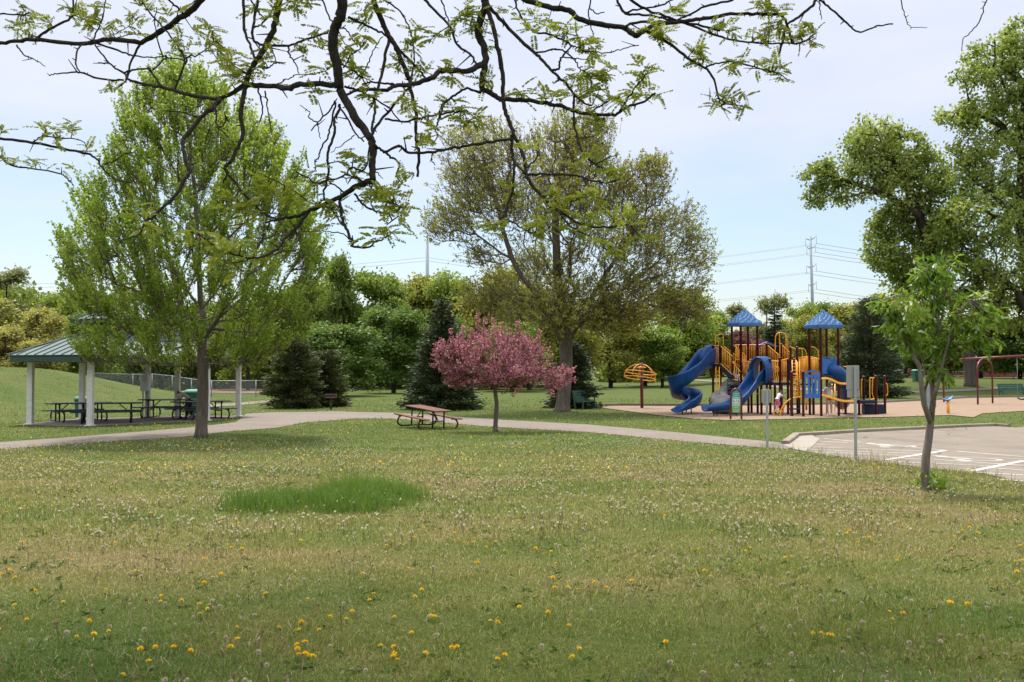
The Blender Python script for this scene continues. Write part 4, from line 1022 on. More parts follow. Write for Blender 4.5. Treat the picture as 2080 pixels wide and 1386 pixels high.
# ---------------------------------------------------------------- houses, cars and road signs far off
ROOFS = mat('shingle_roof', (.12, .105, .095), .9, 0, .2, 2, bmp=.2)
def house(label, px, D, w_, d, hw, hr, wall_m, roof_m, wins, rz=0, door=None, garage=False):
    c = at(px, 750, D); p = Vector((c.x, D, G(c.x, D))); rt = thing('house', label, 'house', (0, 0, 0), 'houses beyond the park')
    MB().box((0, 0, hw / 2 - .2), (w_, d, hw + .4)).build('wall', wall_m, rt)
    mb = MB(); o = .5; W = w_ / 2 + o; Dp = d / 2 + o
    v = [(-W, -Dp, hw), (W, -Dp, hw), (W, Dp, hw), (-W, Dp, hw), (-W, 0, hw + hr), (W, 0, hw + hr)]
    v2 = [(x, y, z + .22) for x, y, z in v]
    mb.add(v, [(0, 3, 2, 1)]); mb.add(v2, [(0, 1, 5, 4), (2, 3, 4, 5)]); mb.add([v[0], v[3], v2[3], v2[4], v2[0]], [(0, 1, 2, 3, 4)][::-1]); mb.add([v[1], v[2], v2[2], v2[5], v2[1]], [(0, 4, 3, 2, 1)][::-1]); mb.build('roof', roof_m, rt)
    mb = MB(); mb.box((0, -Dp - .05, hw + .1), (2 * W, .1, .24)); mb.build('gutter', WHITE, rt)
    for x, z, ww, wh in wins:
        f = MB().box((x, -d / 2 - .03, z), (ww + .2, .1, wh + .2)).build('window', WHITE, rt)
        MB().box((x, -d / 2 - .085, z), (ww, .04, wh)).build('pane', mat('window_glass', (.05, .06, .07), .08, 0, .1), f)
    if garage: MB().box((w_ * .25, -d / 2 - .04, 1.1), (2.6, .08, 2.2)).build('garage_door', WHITE, rt)
    rt.location = p; rt.rotation_euler = (0, 0, R(rz)); return rt
BRICK = mat('red_brick', (.20, .06, .05), .85, 0, .25, 3); TANW = mat('tan_siding', (.42, .36, .29), .7, 0, .06, 2); WSID = mat('white_siding', (.62, .62, .60), .6, 0, .05, 2); BLUEG = mat('blue_grey_siding', (.30, .34, .38), .7, 0, .05, 2)
house('red brick house with a wide white-framed window behind the swing set', 1990, 138, 17, 8, 2.7, 2.6, BRICK, ROOFS, [(-4.4, 1.4, 2.6, 1.2), (3.2, 1.4, 1.4, 1.2)], -6)
house('white house half hidden behind the young forked tree', 1862, 150, 13, 8, 2.9, 2.4, WSID, mat('grey_shingle_roof', (.20, .19, .185), .9, 0, .2, 2), [(-3.5, 1.5, 1.4, 1.2), (0, 1.5, 1.0, 1.2)], 8, garage=True)
house('tan house with a brown roof behind the left blue roof', 1525, 232, 22, 10, 3.4, 4.4, TANW, mat('brown_shingle_roof', (.20, .145, .115), .9, 0, .2, 2), [(-7, 1.6, 2, 1.3), (-1, 1.6, 1.6, 1.3), (6, 1.6, 2, 1.3)], 5)
house('blue-grey house in the gap left of the dark pine', 1700, 215, 16, 9, 3.2, 3.2, BLUEG, ROOFS, [(-4, 1.6, 1.8, 1.3), (3, 1.6, 1.8, 1.3)], -8)
def car(label, px, D, rz, m, kind='car', py=None):
    c = at(px, 750, D); p = Vector((c.x, D, G(c.x, D) + .06)); rt = thing('parked_car', label, 'car', (0, 0, 0), 'parked cars')
    L, W = (4.6, 1.8) if kind == 'car' else (5.2, 1.95)
    if kind == 'car': prof = [(-2.3, .35), (-2.3, .8), (-2.05, .92), (-1.3, .98), (-.75, 1.42), (.75, 1.44), (1.4, 1.0), (2.1, .92), (2.3, .7), (2.3, .35)]; gl = [(-1.2, 1.0), (-.72, 1.36), (.72, 1.38), (1.28, 1.02)]
    else: prof = [(-2.6, .4), (-2.6, 1.0), (-2.5, 1.15), (-1.7, 1.2), (-1.05, 1.85), (2.3, 1.9), (2.6, 1.6), (2.6, .4)]; gl = [(-1.55, 1.25), (-1.0, 1.75), (2.2, 1.78), (2.4, 1.3)]
    mb = MB(); mb.sweep([[(x, -W / 2 * (1 if z < 1.0 else .86), z) for x, z in prof], [(x, W / 2 * (1 if z < 1.0 else .86), z) for x, z in prof]]); mb.build('body', m, rt, bev=.06)
    for s in (-1, 1): MB().sweep([[(x, s * (W / 2 * .9 + .01), z) for x, z in gl], [(x, s * (W / 2 * .9 + .03), z) for x, z in gl]]).build('window', mat('car_glass', (.02, .025, .03), .08, 0, .1), rt)
    for sx in (-1, 1):
        for sy in (-1, 1): MB().tube([(sx * L * .31, sy * (W / 2 - .2), .33), (sx * L * .31, sy * (W / 2 + .02), .33)], .33, 16).build('wheel', BLACKM, rt, True)
    rt.location = p; rt.rotation_euler = (0, 0, R(rz)); return rt
car('white van on the far road, seen under the playground stairs', 1474, 245, 70, mat('white_car_paint', (.7, .7, .7), .25, 0, .02), 'van')
car('maroon car on the far road behind the small round evergreen', 1262, 252, 12, mat('maroon_car_paint', (.14, .03, .05), .25, 0, .05))
car('white car parked beside the house behind the dark pine', 1822, 143, 20, MATS['white_car_paint'])
bin_(1864, 776.5, 'green bin on the grass in front of the white house', 1.3, .9)
def sapl(px, py, D, label):
    p = gp(px, py); rt = thing('young_street_tree', label, 'tree', p)
    MB().tube([p, p + Vector((0, 0, 2.6))], [.07, .03], 6).build('trunk', BARKD, rt)
    rng = np.random.default_rng(int(px)); n = 50; q = np.array(p) + (0, 0, 2.6) + rng.normal(size=(n, 3)) * (.4, .4, .6); V, F = shoots(q, nrm(rng.normal(size=(n, 3))), np.full(n, .4), 5, .2, .1, rng); np_obj('crown', V, F, OLIVE, rt)
sapl(1345, 775, 200, 'bare thin sapling staked beside the far path left of the spiral slide'); sapl(1357, 772.5, 200, 'second thin sapling nearer the yellow arrow sign')
sg = at(1375, 750, 215); sgz = G(sg.x, 215); rt = thing('road_sign', 'yellow double-arrow road sign across the far road', 'sign', (sg.x, 215, sgz))
MB().tube([(sg.x, 215.1, sgz - .2), (sg.x, 215.1, sgz + 3.4)], .09, 8).build('post', GREYM, rt)
YEL = mat('sign_yellow', (.75, .42, .02), .4, 0, .04)
MB().box((sg.x, 215, sgz + 2.75), (1.55, .06, .8)).build('plate', YEL, rt, bev=.02)
mb = MB(); y_ = 214.96
for s in (-1, 1): mb.add([(sg.x + s * .62, y_, sgz + 2.75), (sg.x + s * .3, y_, sgz + 3.0), (sg.x + s * .3, y_, sgz + 2.5)], [(0, 1, 2) if s < 0 else (0, 2, 1)])
mb.box((sg.x, y_ - .004, sgz + 2.75), (.7, .01, .16)); mb.build('arrow', mat('sign_black', (.012, .012, .012), .5), rt)

# ---------------------------------------------------------------- signs beside the parking lot (seen from behind)
def sign_post(label, px, pybase, ytop, plate, small=False):
    p = gp(px, pybase); D = p.y; rt = thing('parking_sign', label, 'sign', p, 'parking signs seen from behind')
    top = at(px, ytop, D).z
    mb = MB(); w_ = .036 if small else .032
    mb.box((p.x, D, (p.z + top) / 2 - .1), (w_ * 1.6, .01, top - p.z + .2)); mb.box((p.x - w_ * .8, D + .018, (p.z + top) / 2 - .1), (.006, .036, top - p.z + .2)); mb.box((p.x + w_ * .8, D + .018, (p.z + top) / 2 - .1), (.006, .036, top - p.z + .2)); mb.build('post', GREYM, rt)
    m = mat('sign_back_metal', (.31, .30, .255), .5, .1, .05, 4)
    for (x0, y0, x1, y1, rz) in plate:
        a, b_ = at(x0, y0, D + .05), at(x1, y1, D + .05); c = (a + b_) / 2
        MB().box((c.x, D + .06, c.z), (abs(b_.x - a.x) / max(.3, math.cos(R(rz))), .012, abs(a.z - b_.z)), R(rz)).build('plate', m, rt, bev=.004)
    mb = MB()
    for z in (.25, .75): zz_ = top - (top - at(px, plate[0][3], D).z) * z; mb.tube([(p.x, D - .012, zz_), (p.x, D + .07, zz_)], .012, 8)
    mb.build('bolt', GREYM, rt)
sign_post('small metal sign turned sideways on the post at the end of the path', 1559, 910, 790, [(1548, 792, 1565, 818, -30)], True)
sign_post('grey two-panel metal sign back on a post beside the parking lot', 1739, 940, 742, [(1719, 743, 1746, 792, 0), (1721, 793, 1747, 808, 0)])
sign_post('grey sign back hidden by the stems of the young forked tree', 1887, 953, 780, [(1876, 782, 1902, 828, 0)])

# ---------------------------------------------------------------- playground tower
BURG = mat('burgundy_paint', (.115, .012, .016), .35, 0, .1, 4)
ORANGE = mat('orange_yellow_paint', (.88, .36, .015), .38, 0, .08, 5)
BLUE = mat('blue_plastic', (.004, .052, .175), .42, 0, .22, 3, spec=.3, dirt=(.016, .08, .215))
BLUER = mat('blue_roof_plastic', (.042, .13, .29), .55, 0, .2, 5, dirt=(.07, .165, .33))
BLUEP = mat('blue_panel_plastic', (.035, .14, .44), .42, 0, .08, 4)
NAVY = mat('navy_plastic', (.006, .013, .036), .5, 0, .15, 4, spec=.3)
DECK = mat('deck_coating', (.012, .02, .045), .6, 0, .15, 9)
ROCKM = mat('moulded_rock', (.22, .205, .18), .9, 0, .3, 3, bmp=.4, dirt=(.26, .25, .23))

D0 = 48.6
pb = gp(1600, 842)
play = thing('playground_tower', 'burgundy and orange climbing tower with two blue roofs and three blue slides', 'playground', pb)
def Wp(px, py, dv=0.0): return at(px, py, D0 + dv)
def catm(P, n=6):
    P = [Vector(p) for p in P]; P = [P[0] * 2 - P[1]] + P + [P[-1] * 2 - P[-2]]; out = []
    for i in range(1, len(P) - 2):
        for s in range(n):
            t_ = s / n; a, b_, c, d = P[i - 1:i + 3]
            out.append(.5 * ((2 * b_) + (c - a) * t_ + (2 * a - 5 * b_ + 4 * c - d) * t_ ** 2 + (3 * b_ - a - 3 * c + d) * t_ ** 3))
    out.append(P[-2]); return out
ct_L, ct_R = at(1512.5, 750, 50.2), at(1673.5, 750, 47.3)
def tower_posts(c, k):
    a = Vector((-.59, .33, 0)) * k; b_ = Vector((-.33, -.59, 0)) * k
    return [c + a, c + b_, c - a, c - b_]           # left, front, right, back
TL, TR = tower_posts(ct_L, .97), tower_posts(ct_R, 1.0)
def post(x, y, ztop, r=.062):
    z0 = G(x, y); mb = MB(); mb.lathe((x, y, 0), [(r, z0 - .1), (r, ztop - .03), (r * 1.15, ztop - .03), (r * 1.15, ztop), (r * .7, ztop + .03)], 12); mb.build('post', BURG, play, True)
for q in TL: post(q.x, q.y, at(1512, 658, 50.2).z)
for q in TR: post(q.x, q.y, at(1673, 662, 47.3).z)
for px, yt, D in [(1448, 702, 50.6), (1463, 702, 50.2), (1480, 744, 51.4), (1546, 735, 48.9), (1564, 729, 48.6), (1526, 748, 50.4), (1557, 698, 51.0), (1584, 727, 48.6), (1587, 699, 50.8), (1606, 705, 50.4), (1619, 705, 48.8), (1600, 730, 48.8),
                  (1608, 756, 46.6), (1631, 755, 46.2), (1717, 768, 48.6), (1745, 812, 47.6), (1754, 765, 49.0), (1779, 764, 48.2), (1797, 764, 49.0), (1623, 776, 49.4), (1652, 778, 48.2), (1574, 778, 50.0)]:
    q = at(px, yt, D); post(q.x, q.y, q.z)
# roofs: four-sided caps with curved shingle courses
def roof_cap(c, zE_, zA, k):
    q = tower_posts(Vector((c.x, c.y, 0)), k)
    rt = MB(); n = 6
    lv = []
    for i in range(n + 1):
        s = i / n; z = zE_ + (zA - zE_) * s; lv.append((1 - s, z))
    def ring_(k_, z): return [Vector((c.x + (p.x - c.x) * k_, c.y + (p.y - c.y) * k_, z)) for p in q]
    def dense(r):
        out = []
        for a, b_ in zip(r, r[1:] + r[:1]):
            out += [a.lerp(b_, j / 10) for j in range(10)]
        return out
    rings = [dense(ring_(.97, zE_ - .16)), dense(ring_(1.0, zE_ - .14)), dense(ring_(1.0, zE_))]
    for i in range(n):
        k0, z0 = lv[i]; k1, z1 = lv[i + 1]
        a = dense(ring_(max(k0 - .005, .02), z0)); b_ = dense(ring_(max(k1 + .05, .03), z1 - .0))
        for j in range(40):
            w_ = .06 * math.sin(j * 1.9 + i * 2.3) if i else 0
            a[j] = a[j] + Vector((0, 0, w_ * .6)); b_[j] = b_[j] + Vector((0, 0, .06 * math.sin(j * 1.9 + (i + 1) * 2.3) * .6 if i < n - 1 else 0))
        rings += [a, b_]
    rings.append(dense(ring_(.02, zA + .02)))
    rt.sweep(rings); return rt.build('roof', BLUER, play)
roof_cap(ct_L, at(1512, 657, 50.2).z, at(1512, 628, 50.2).z, 1.36)
roof_cap(ct_R, at(1673, 661, 47.3).z, at(1673, 630, 47.3).z, 1.37)
# decks
def deck(q, z, th=.14): MB().prism([(p.x, p.y) for p in q], z - th, z).build('deck', DECK, play)
zPL = at(1455, 744, 50.4).z; zL = at(1512, 772, 50.2).z; zC = at(1565, 777, 49.2).z; zR = at(1673, 762, 47.3).z
pl4 = [at(1448, 744, 50.6), at(1463, 744, 50.2), at(1470, 744, 51.2), at(1455, 744, 51.7)]
deck(pl4, zPL); deck(TL, zL)
deck([at(1526, 0, 50.4), at(1546, 0, 48.9), at(1564, 0, 48.6), at(1600, 0, 48.8), at(1606, 0, 50.4), at(1560, 0, 51.0)], zC); deck(TR, zR)
deck([at(1600, 0, 48.9), at(1650, 0, 47.9), at(1652, 0, 48.6), at(1606, 0, 49.8)], zC - .05, .08)
# barrier panels of upright bars
def barrier(a, b_, za, zb, ha, name='barrier', hb=None, step=.085, arch=0):
    """a, b_ : (px, D); za, zb: y of the top rail; ha, hb: y of the bottom rail"""
    A, B = at(a[0], za, a[1]), at(b_[0], zb, b_[1]); A2, B2 = at(a[0], ha, a[1]), at(b_[0], hb if hb else ha, b_[1])
    n = max(2, int((Vector((B.x - A.x, B.y - A.y))).length / step)); mb = MB()
    up = lambda s: Vector((0, 0, arch * 4 * s * (1 - s)))
    mb.tube([A.lerp(B, i / 8) + up(i / 8) for i in range(9)], .026, 7); mb.tube([A2.lerp(B2, i / 8) + up(i / 8) for i in range(9)], .022, 6)
    for i in range(1, n): mb.tube([A.lerp(B, i / n) + up(i / n), A2.lerp(B2, i / n) + up(i / n)], .017, 5)
    return mb.build(name, ORANGE, play, True)
barrier((1450, 50.5), (1462, 50.2), 703, 703, 739)
barrier((1464, 50.1), (1488, 49.7), 704, 724, 739, 'stair_rail', 762); barrier((1470, 51.2), (1497, 51.0), 704, 724, 739, 'stair_rail', 762)
barrier((1491, 51.4), (1522, 51.3), 702, 730, 735, 'stair_rail', 764); barrier((1493, 52.0), (1557, 51.2), 701, 701, 731)
barrier((1507, 49.5), (1538, 50.0), 734, 735, 771); barrier((1488, 49.7), (1504, 49.5), 735, 756, 771, 'stair_rail', 774)
barrier((1524, 50.4), (1546, 49.4), 735, 735, 773); barrier((1566, 48.6), (1583, 48.6), 733, 733, 775)
barrier((1559, 51.0), (1585, 50.5), 702, 724, 733, 'stair_rail', 750); barrier((1587, 50.8), (1612, 50.3), 700, 724, 731, 'stair_rail', 752)
barrier((1585, 48.6), (1600, 48.8), 733, 729, 775); barrier((1557, 51.0), (1587, 50.8), 735, 735, 772)
barrier((1621, 48.8), (1664, 47.2), 728, 730, 771, 'bridge_rail', 773, arch=.09); barrier((1607, 50.3), (1660, 49.0), 730, 731, 771, 'bridge_rail', 772, arch=.09)
barrier((1680, 48.0), (1702, 47.5), 735, 735, 772)
# stairs: dark stringers and treads
def stairs(a, b_, wd, n, nm='stairs'):
    mb = MB(); A, B = Vector(a), Vector(b_); s = Vector((wd[0], wd[1], 0))
    for i in range(n): c = A.lerp(B, (i + .5) / n) + s / 2; mb.box(c, (.3, s.length, .05), math.atan2(s.y, s.x) - math.pi / 2)
    mb.beam(A, B, .05, .2); mb.beam(A + s, B + s, .05, .2); mb.build(nm, DECK, play)
stairs(at(1465, 743, 50.15), at(1489, 767, 49.75), (.12, 1.0), 6); stairs(at(1500, 771, 49.6), at(1500, 835, 48.9), (-.55, 0), 8); stairs(at(1520, 734, 51.2), at(1500, 760, 51.2), (0, .6), 6)
# tall hoops and ladder arcs
def hoop(pts, D, r=.024, nm='hoop'): MB().tube(catm([at(x, y, D) for x, y in pts], 4), r, 7).build(nm, ORANGE, play, True)
hoop([(1453, 704), (1453, 688), (1456, 682), (1465, 679), (1469, 683), (1469, 704)], 50.8); hoop([(1453, 694), (1459, 694), (1459, 703)], 50.7, .018)
hoop([(1575, 722), (1575, 690), (1577, 680), (1583, 676), (1591, 677), (1596, 683), (1597, 712)], 50.2); hoop([(1583, 676), (1584, 700), (1584, 722)], 50.2); hoop([(1597, 690), (1600, 692), (1600, 712)], 50.3, .02)
hoop([(1607, 707), (1614, 708), (1619, 716), (1620, 732)], 50.3, .022); hoop([(1621, 708), (1628, 709), (1630, 720), (1630, 730)], 49.5, .022); hoop([(1622, 708), (1633, 709), (1638, 718), (1638, 731)], 49.2, .022); hoop([(1648, 705), (1656, 707), (1662, 716), (1663, 728)], 48.6, .022)
def ladder(p0, p1, q0, q1, n, nm='ladder'):
    mb = MB(); mb.tube([p0, p1], .024, 7); mb.tube([q0, q1], .024, 7)
    for i in range(1, n): mb.tube([p0.lerp(p1, i / n), q0.lerp(q1, i / n)], .018, 6)
    mb.build(nm, ORANGE, play, True)
ladder(at(1454, 745, 50.2), at(1456, 833, 49.4), at(1461, 745, 50.1), at(1463, 833, 49.3), 9)
ladder(at(1609, 732, 47.6), at(1611, 806, 47.2), at(1617, 732, 47.5), at(1622, 806, 47.0), 11); ladder(at(1624, 735, 48.4), at(1625, 806, 48.2), at(1620, 735, 48.6), at(1620, 806, 48.4), 8)
mb = MB()                                            # looped climbing grip on the front ladder
for i in range(5): y = 760 + i * 10; mb.tube(catm([at(1611, y, 47.1), at(1618, y + 1, 46.8), at(1621, y + 7, 46.8), at(1613, y + 9, 47.0)], 3), .018, 6)
mb.build('climbing_grip', ORANGE, play, True)
hoop([(1584, 846), (1587, 832), (1594, 820), (1604, 812), (1616, 808), (1630, 807)], 46.9, .032, 'arch_climber'); hoop([(1590, 840), (1593, 826), (1600, 815), (1611, 809), (1628, 806)], 48.0, .032, 'arch_climber')
mb = MB()
for (x0, y0), (x1, y1) in [((1586, 838), (1591, 834)), ((1589, 828), (1595, 823)), ((1597, 817), (1603, 813)), ((1608, 810), (1614, 808))]: mb.tube([at(x0, y0, 46.9), at(x1, y1, 48.0)], .022, 6)
mb.build('climber_rungs', ORANGE, play, True)
mb = MB(); mb.tube([at(1571, 836, 47.1), at(1589, 836.5, 46.9)], .03, 7); mb.tube([at(1572, 836, 47.1), at(1572, 846, 47.1)], .025, 6); mb.tube([at(1574, 834.5, 47.3), at(1590, 835, 47.2)], .03, 7); mb.build('foot_rung', ORANGE, play, True)
hoop([(1586, 806), (1590, 801), (1597, 798)], 49.5, .022); hoop([(1535, 795), (1538, 800), (1543, 801)], 49.5, .022)
# wavy balance rails towards the low platform
for dv, yy in ((0, 0), (.55, -2)):
    hoop([(1669, 770 + yy), (1680, 770 + yy), (1692, 774 + yy), (1706, 780 + yy), (1727, 781 + yy)], 45.9 + dv, .032, 'balance_rail')
    hoop([(1670, 804 + yy), (1682, 807 + yy), (1697, 812 + yy), (1714, 816 + yy), (1734, 816 + yy)], 45.9 + dv, .036, 'balance_rail')
for pts, D in [([(1776, 768), (1769, 768), (1767, 772), (1767, 808), (1770, 812), (1776, 810)], 48.2), ([(1778, 769), (1773, 770), (1772, 800), (1776, 812)], 48.5), ([(1798, 779), (1802, 781), (1803, 800), (1799, 805)], 49.0), ([(1718, 770), (1724, 771), (1726, 780), (1727, 808), (1732, 812)], 48.4), ([(1720, 770), (1729, 770), (1730, 776)], 48.8), ([(1753, 770), (1750, 775), (1750, 812)], 49.0), ([(1727, 745), (1722, 752), (1724, 760), (1728, 764)], 48.9), ([(1713, 745), (1727, 745)], 48.9)]: hoop(pts, D, .024, 'hand_grip')
for px in (1690, 1696, 1712): MB().tube([at(px, 780, 49.2), at(px, 836, 48.6)], .022, 6).build('pole', ORANGE, play, True)
mb = MB(); mb.tube([at(1638, 808, 48.0), at(1638, 833, 48.2)], .05, 8); mb.build('pole', ORANGE, play, True)
# low navy platform and step box on the right
a, b_ = at(1745, 815, 47.8), at(1780, 815, 48.1); MB().prism([(a.x, a.y), (b_.x, b_.y), (b_.x + .1, b_.y + 1.0), (a.x + .1, a.y + 1.0)], a.z - .14, a.z + .03).build('low_platform', NAVY, play)
a, b_ = at(1757, 826, 48.3), at(1796, 826, 48.7); z0 = G(a.x, a.y); MB().prism([(a.x, a.y), (b_.x, b_.y), (b_.x + .1, b_.y + .8), (a.x + .1, a.y + .8)], z0 + .02, at(1775, 822, 48.4).z).build('step_box', NAVY, play, bev=.03)
a, b_ = at(1602, 831, 47.4), at(1622, 831, 47.3); MB().box(((a.x + b_.x) / 2, a.y, a.z), (.55, .3, .06)).build('step', NAVY, play)
# panels
def panel(px0, px1, y0, y1, D, m, name, holes=True, D2=None):
    """plastic panel with an oval window on top and slanted slots, built from its solid strips"""
    D2 = D2 or D; mb = MB(); P = lambda u, v_, t_=0: at(px0 + (px1 - px0) * u, y0 + (y1 - y0) * v_, D + (D2 - D) * u + t_)
    def strip(poly):
        f = [P(u, v_) for u, v_ in poly]; k = [P(u, v_, .045) for u, v_ in poly]; n = len(poly)
        mb.add(f + k, [tuple(range(n)), tuple(range(n, 2 * n))[::-1]] + [(i, n + i, n + (i + 1) % n, (i + 1) % n) for i in range(n)])
    tp = [(0, .10), (.15, .09), (.3, .05), (.42, 0), (.58, 0), (.7, .05), (.85, .09), (1, .10)]
    el = lambda a_: (.5 + .24 * math.cos(a_), .135 + .058 * math.sin(a_))
    A_ = [el(math.pi - i * math.pi / 7) for i in range(8)]         # upper arc of the oval, left to right (v measured down)
    up = [(u, .27 - v_) for u, v_ in A_]
    for i in range(7): strip([tp[i], tp[i + 1], (up[i + 1][0] if 0 < i + 1 < 7 else tp[i + 1][0], up[i + 1][1]), (up[i][0] if 0 < i < 7 else tp[i][0], up[i][1])])
    lowv = .27
    for i in range(7): strip([(A_[i][0] if 0 < i < 7 else tp[i][0], A_[i][1]), (A_[i + 1][0] if 0 < i + 1 < 7 else tp[i + 1][0], A_[i + 1][1]), (tp[i + 1][0], lowv), (tp[i][0], lowv)])
    if holes:
        xs_ = [0, .12, .20, .34, .44, .56, .64, .78, .86, 1]
        sl = [.0, .0, .06, .06, .04, .04, .0, .0, .0, .0]
        for i in range(0, 10, 2):
            strip([(xs_[i], lowv + .001), (xs_[i + 1], lowv + .001), (min(1, xs_[i + 1] + sl[i]), .85), (min(1, xs_[i] + (sl[i] if i else 0)), .85)])
        strip([(0, .851), (1, .851), (1, 1), (0, 1)])
    else: strip([(0, lowv), (1, lowv), (1, 1), (0, 1)])
    return mb.build(name, m, play)
panel(1633, 1666, 751, 809, 46.25, BLUEP, 'activity_panel'); panel(1670, 1703, 723, 760, 46.9, BLUEP, 'slide_hood_panel', False, 47.2); panel(1600, 1615, 726, 773, 48.75, NAVY, 'activity_panel', False)
mb = MB()
c0 = at(1574, 753, 48.55)
for i in range(4): mb.tube(catm([c0 + Vector((-.16 + .1 * i, -.02, .22)), c0 + Vector((-.10 + .1 * i, -.02, .05)), c0 + Vector((-.18 + .1 * i, -.02, -.12)), c0 + Vector((-.12 + .1 * i, -.02, -.36))], 4), .016, 5)
mb.build('maze_panel', ORANGE, play, True)
# slides
def chute(P, w_, hl, hr, name, m, n=5, th=.04, bank=None):
    C = catm(P, n); rings = []
    K = len(C)
    f = lambda arr, s: float(np.interp(s, np.linspace(0, 1, len(arr)), arr)) if isinstance(arr, (list, tuple)) else arr
    for i, c in enumerate(C):
        d = (C[min(i + 1, K - 1)] - C[max(i - 1, 0)]).normalized(); s_ = i / (K - 1)
        sd = d.cross(Vector((0, 0, 1))).normalized(); up = sd.cross(d).normalized(); w2 = f(w_, s_) / 2; a, b2 = f(hl, s_), f(hr, s_)
        ins = [(-w2, a), (-w2 * .98, a * .5), (-w2 * .85, .12), (-w2 * .45, .02), (0, 0), (w2 * .45, .02), (w2 * .85, .12), (w2 * .98, b2 * .5), (w2, b2)]
        outs = [(w2 + th * 1.6, b2 + .01), (w2 + th * 1.6, b2 - .06), (w2 + th, b2 * .4), (w2 * .8, .03 - th), (0, -th), (-w2 * .8, .03 - th), (-w2 - th, a * .4), (-w2 - th * 1.6, a - .06), (-w2 - th * 1.6, a + .01)]
        rings.append([c + sd * x + up * z for x, z in ins + outs])
    mb = MB(); mb.sweep(rings); return mb.build(name, m, play, True)
chute([at(1447, 743, 50.9), at(1436, 746, 50.4), at(1420, 758, 49.8), at(1402, 772, 49.2), at(1386, 786, 48.9), at(1374, 799, 49.2), at(1376, 809, 50.2), at(1392, 813, 51.0), at(1408, 815, 50.6), at(1413, 820, 49.6), at(1404, 827, 48.8), at(1390, 832, 48.4), at(1374, 837, 48.1)],
      [.62, .62, .60, .6, .6, .58, .56, .56, .56, .58, .6, .62], [.95, .9, .66, .66, .8, .85, .75, .62, .55, .5, .36, .14], [.95, .9, .62, .5, .42, .34, .3, .3, .3, .28, .22, .12], 'spiral_slide', BLUE, 7)
mb = MB()                                            # hood at the top of the spiral slide
hd = [at(1447, 725, 50.5), at(1436, 727, 50.1), at(1424, 733, 49.8)]
rings = []
for c, k in zip(hd, (1.0, 1.0, .86)): rings.append([c + Vector((.12 * math.cos(a), .40 * math.cos(a) * k, .64 * math.sin(a) * k * (1 if math.sin(a) > 0 else .4))) for a in np.linspace(-.35, math.pi + .35, 14)] + [c + Vector((.1 * math.cos(a), .34 * math.cos(a) * k, .57 * math.sin(a) * k * (1 if math.sin(a) > 0 else .4))) for a in np.linspace(math.pi + .35, -.35, 14)])
mb.sweep(rings); mb.build('slide_hood', BLUE, play, True)
chute([at(1550, 776, 49.1), at(1542, 778, 48.6), at(1528, 790, 48.2), at(1513, 806, 47.7), at(1498, 821, 47.2), at(1482, 830, 46.9), at(1458, 833, 46.6), at(1432, 835, 46.4)], [.62, .62, .62, .62, .62, .62, .6, .6], [.9, .7, .45, .36, .34, .3, .26, .2], [.9, .7, .45, .36, .34, .3, .26, .2], 'wave_slide', BLUE, 6)
mb = MB(); rings = []                                # arched hood over the wave slide
for c, k in ((at(1556, 756, 49.0), 1), (at(1543, 757, 48.5), 1.02), (at(1538, 759, 48.3), 1.06)):
    dirv = Vector((.75, -.62, 0)).normalized()
    rings.append([c + dirv * (.47 * k * math.cos(a)) + Vector((0, 0, (.78 * math.sin(a) if math.sin(a) > 0 else .9 * math.sin(a)) * k)) for a in np.linspace(-.6, math.pi + .6, 18)] + [c + dirv * (.41 * k * math.cos(a)) + Vector((0, 0, (.71 * math.sin(a) if math.sin(a) > 0 else .9 * math.sin(a)) * k)) for a in np.linspace(math.pi + .6, -.6, 18)])
mb.sweep(rings); mb.build('slide_hood', BLUE, play, True)
def tube_slide(P, r, name, m):
    C = catm(P, 6); mb = MB(); mb.tube(C, r, 18, False); mb.tube(C[::-1], r * .93, 18, False)
    for i in (0, len(C) // 2, len(C) - 1):
        d = (C[min(i + 1, len(C) - 1)] - C[max(i - 1, 0)]).normalized(); mb.tube([C[i] - d * .035, C[i] + d * .035], r * 1.08, 18, True if 0 < i < len(C) - 1 else False)
    mb.build(name, m, play, True)
tube_slide([at(1683, 751, 47.4), at(1690, 752, 47.2), at(1700, 757, 47.1), at(1710, 768, 47.3), at(1716, 784, 47.8), at(1717, 799, 48.5), at(1714, 810, 49.4), at(1710, 818, 50.2)], .36, 'tube_slide', BLUE)
for px, py, D in ((1386, 832, 48.6), (1404, 828, 49.0), (1394, 815, 51.0), (1450, 834, 46.6), (1456, 834, 46.9), (1495, 826, 47.3)):
    q = at(px, py, D); MB().tube([q, Vector((q.x, q.y, G(q.x, q.y) - .1))], .03, 6).build('slide_leg', BLACKM, play)
q = at(1557, 700, 51.6); mb = MB(); mb.sweep([[q + Vector((x * .5, y * .5, .10 - .22 * (x * x))) for x, y in ((-1, -.6), (0, -.6), (1, -.6), (1, .6), (0, .6), (-1, .6))], [q + Vector((x * .5, y * .5, .15 - .22 * (x * x))) for x, y in ((-1, -.6), (0, -.6), (1, -.6), (1, .6), (0, .6), (-1, .6))]]); mb.build('crawl_arch', mat('violet_plastic', (.06, .045, .30), .4), play)

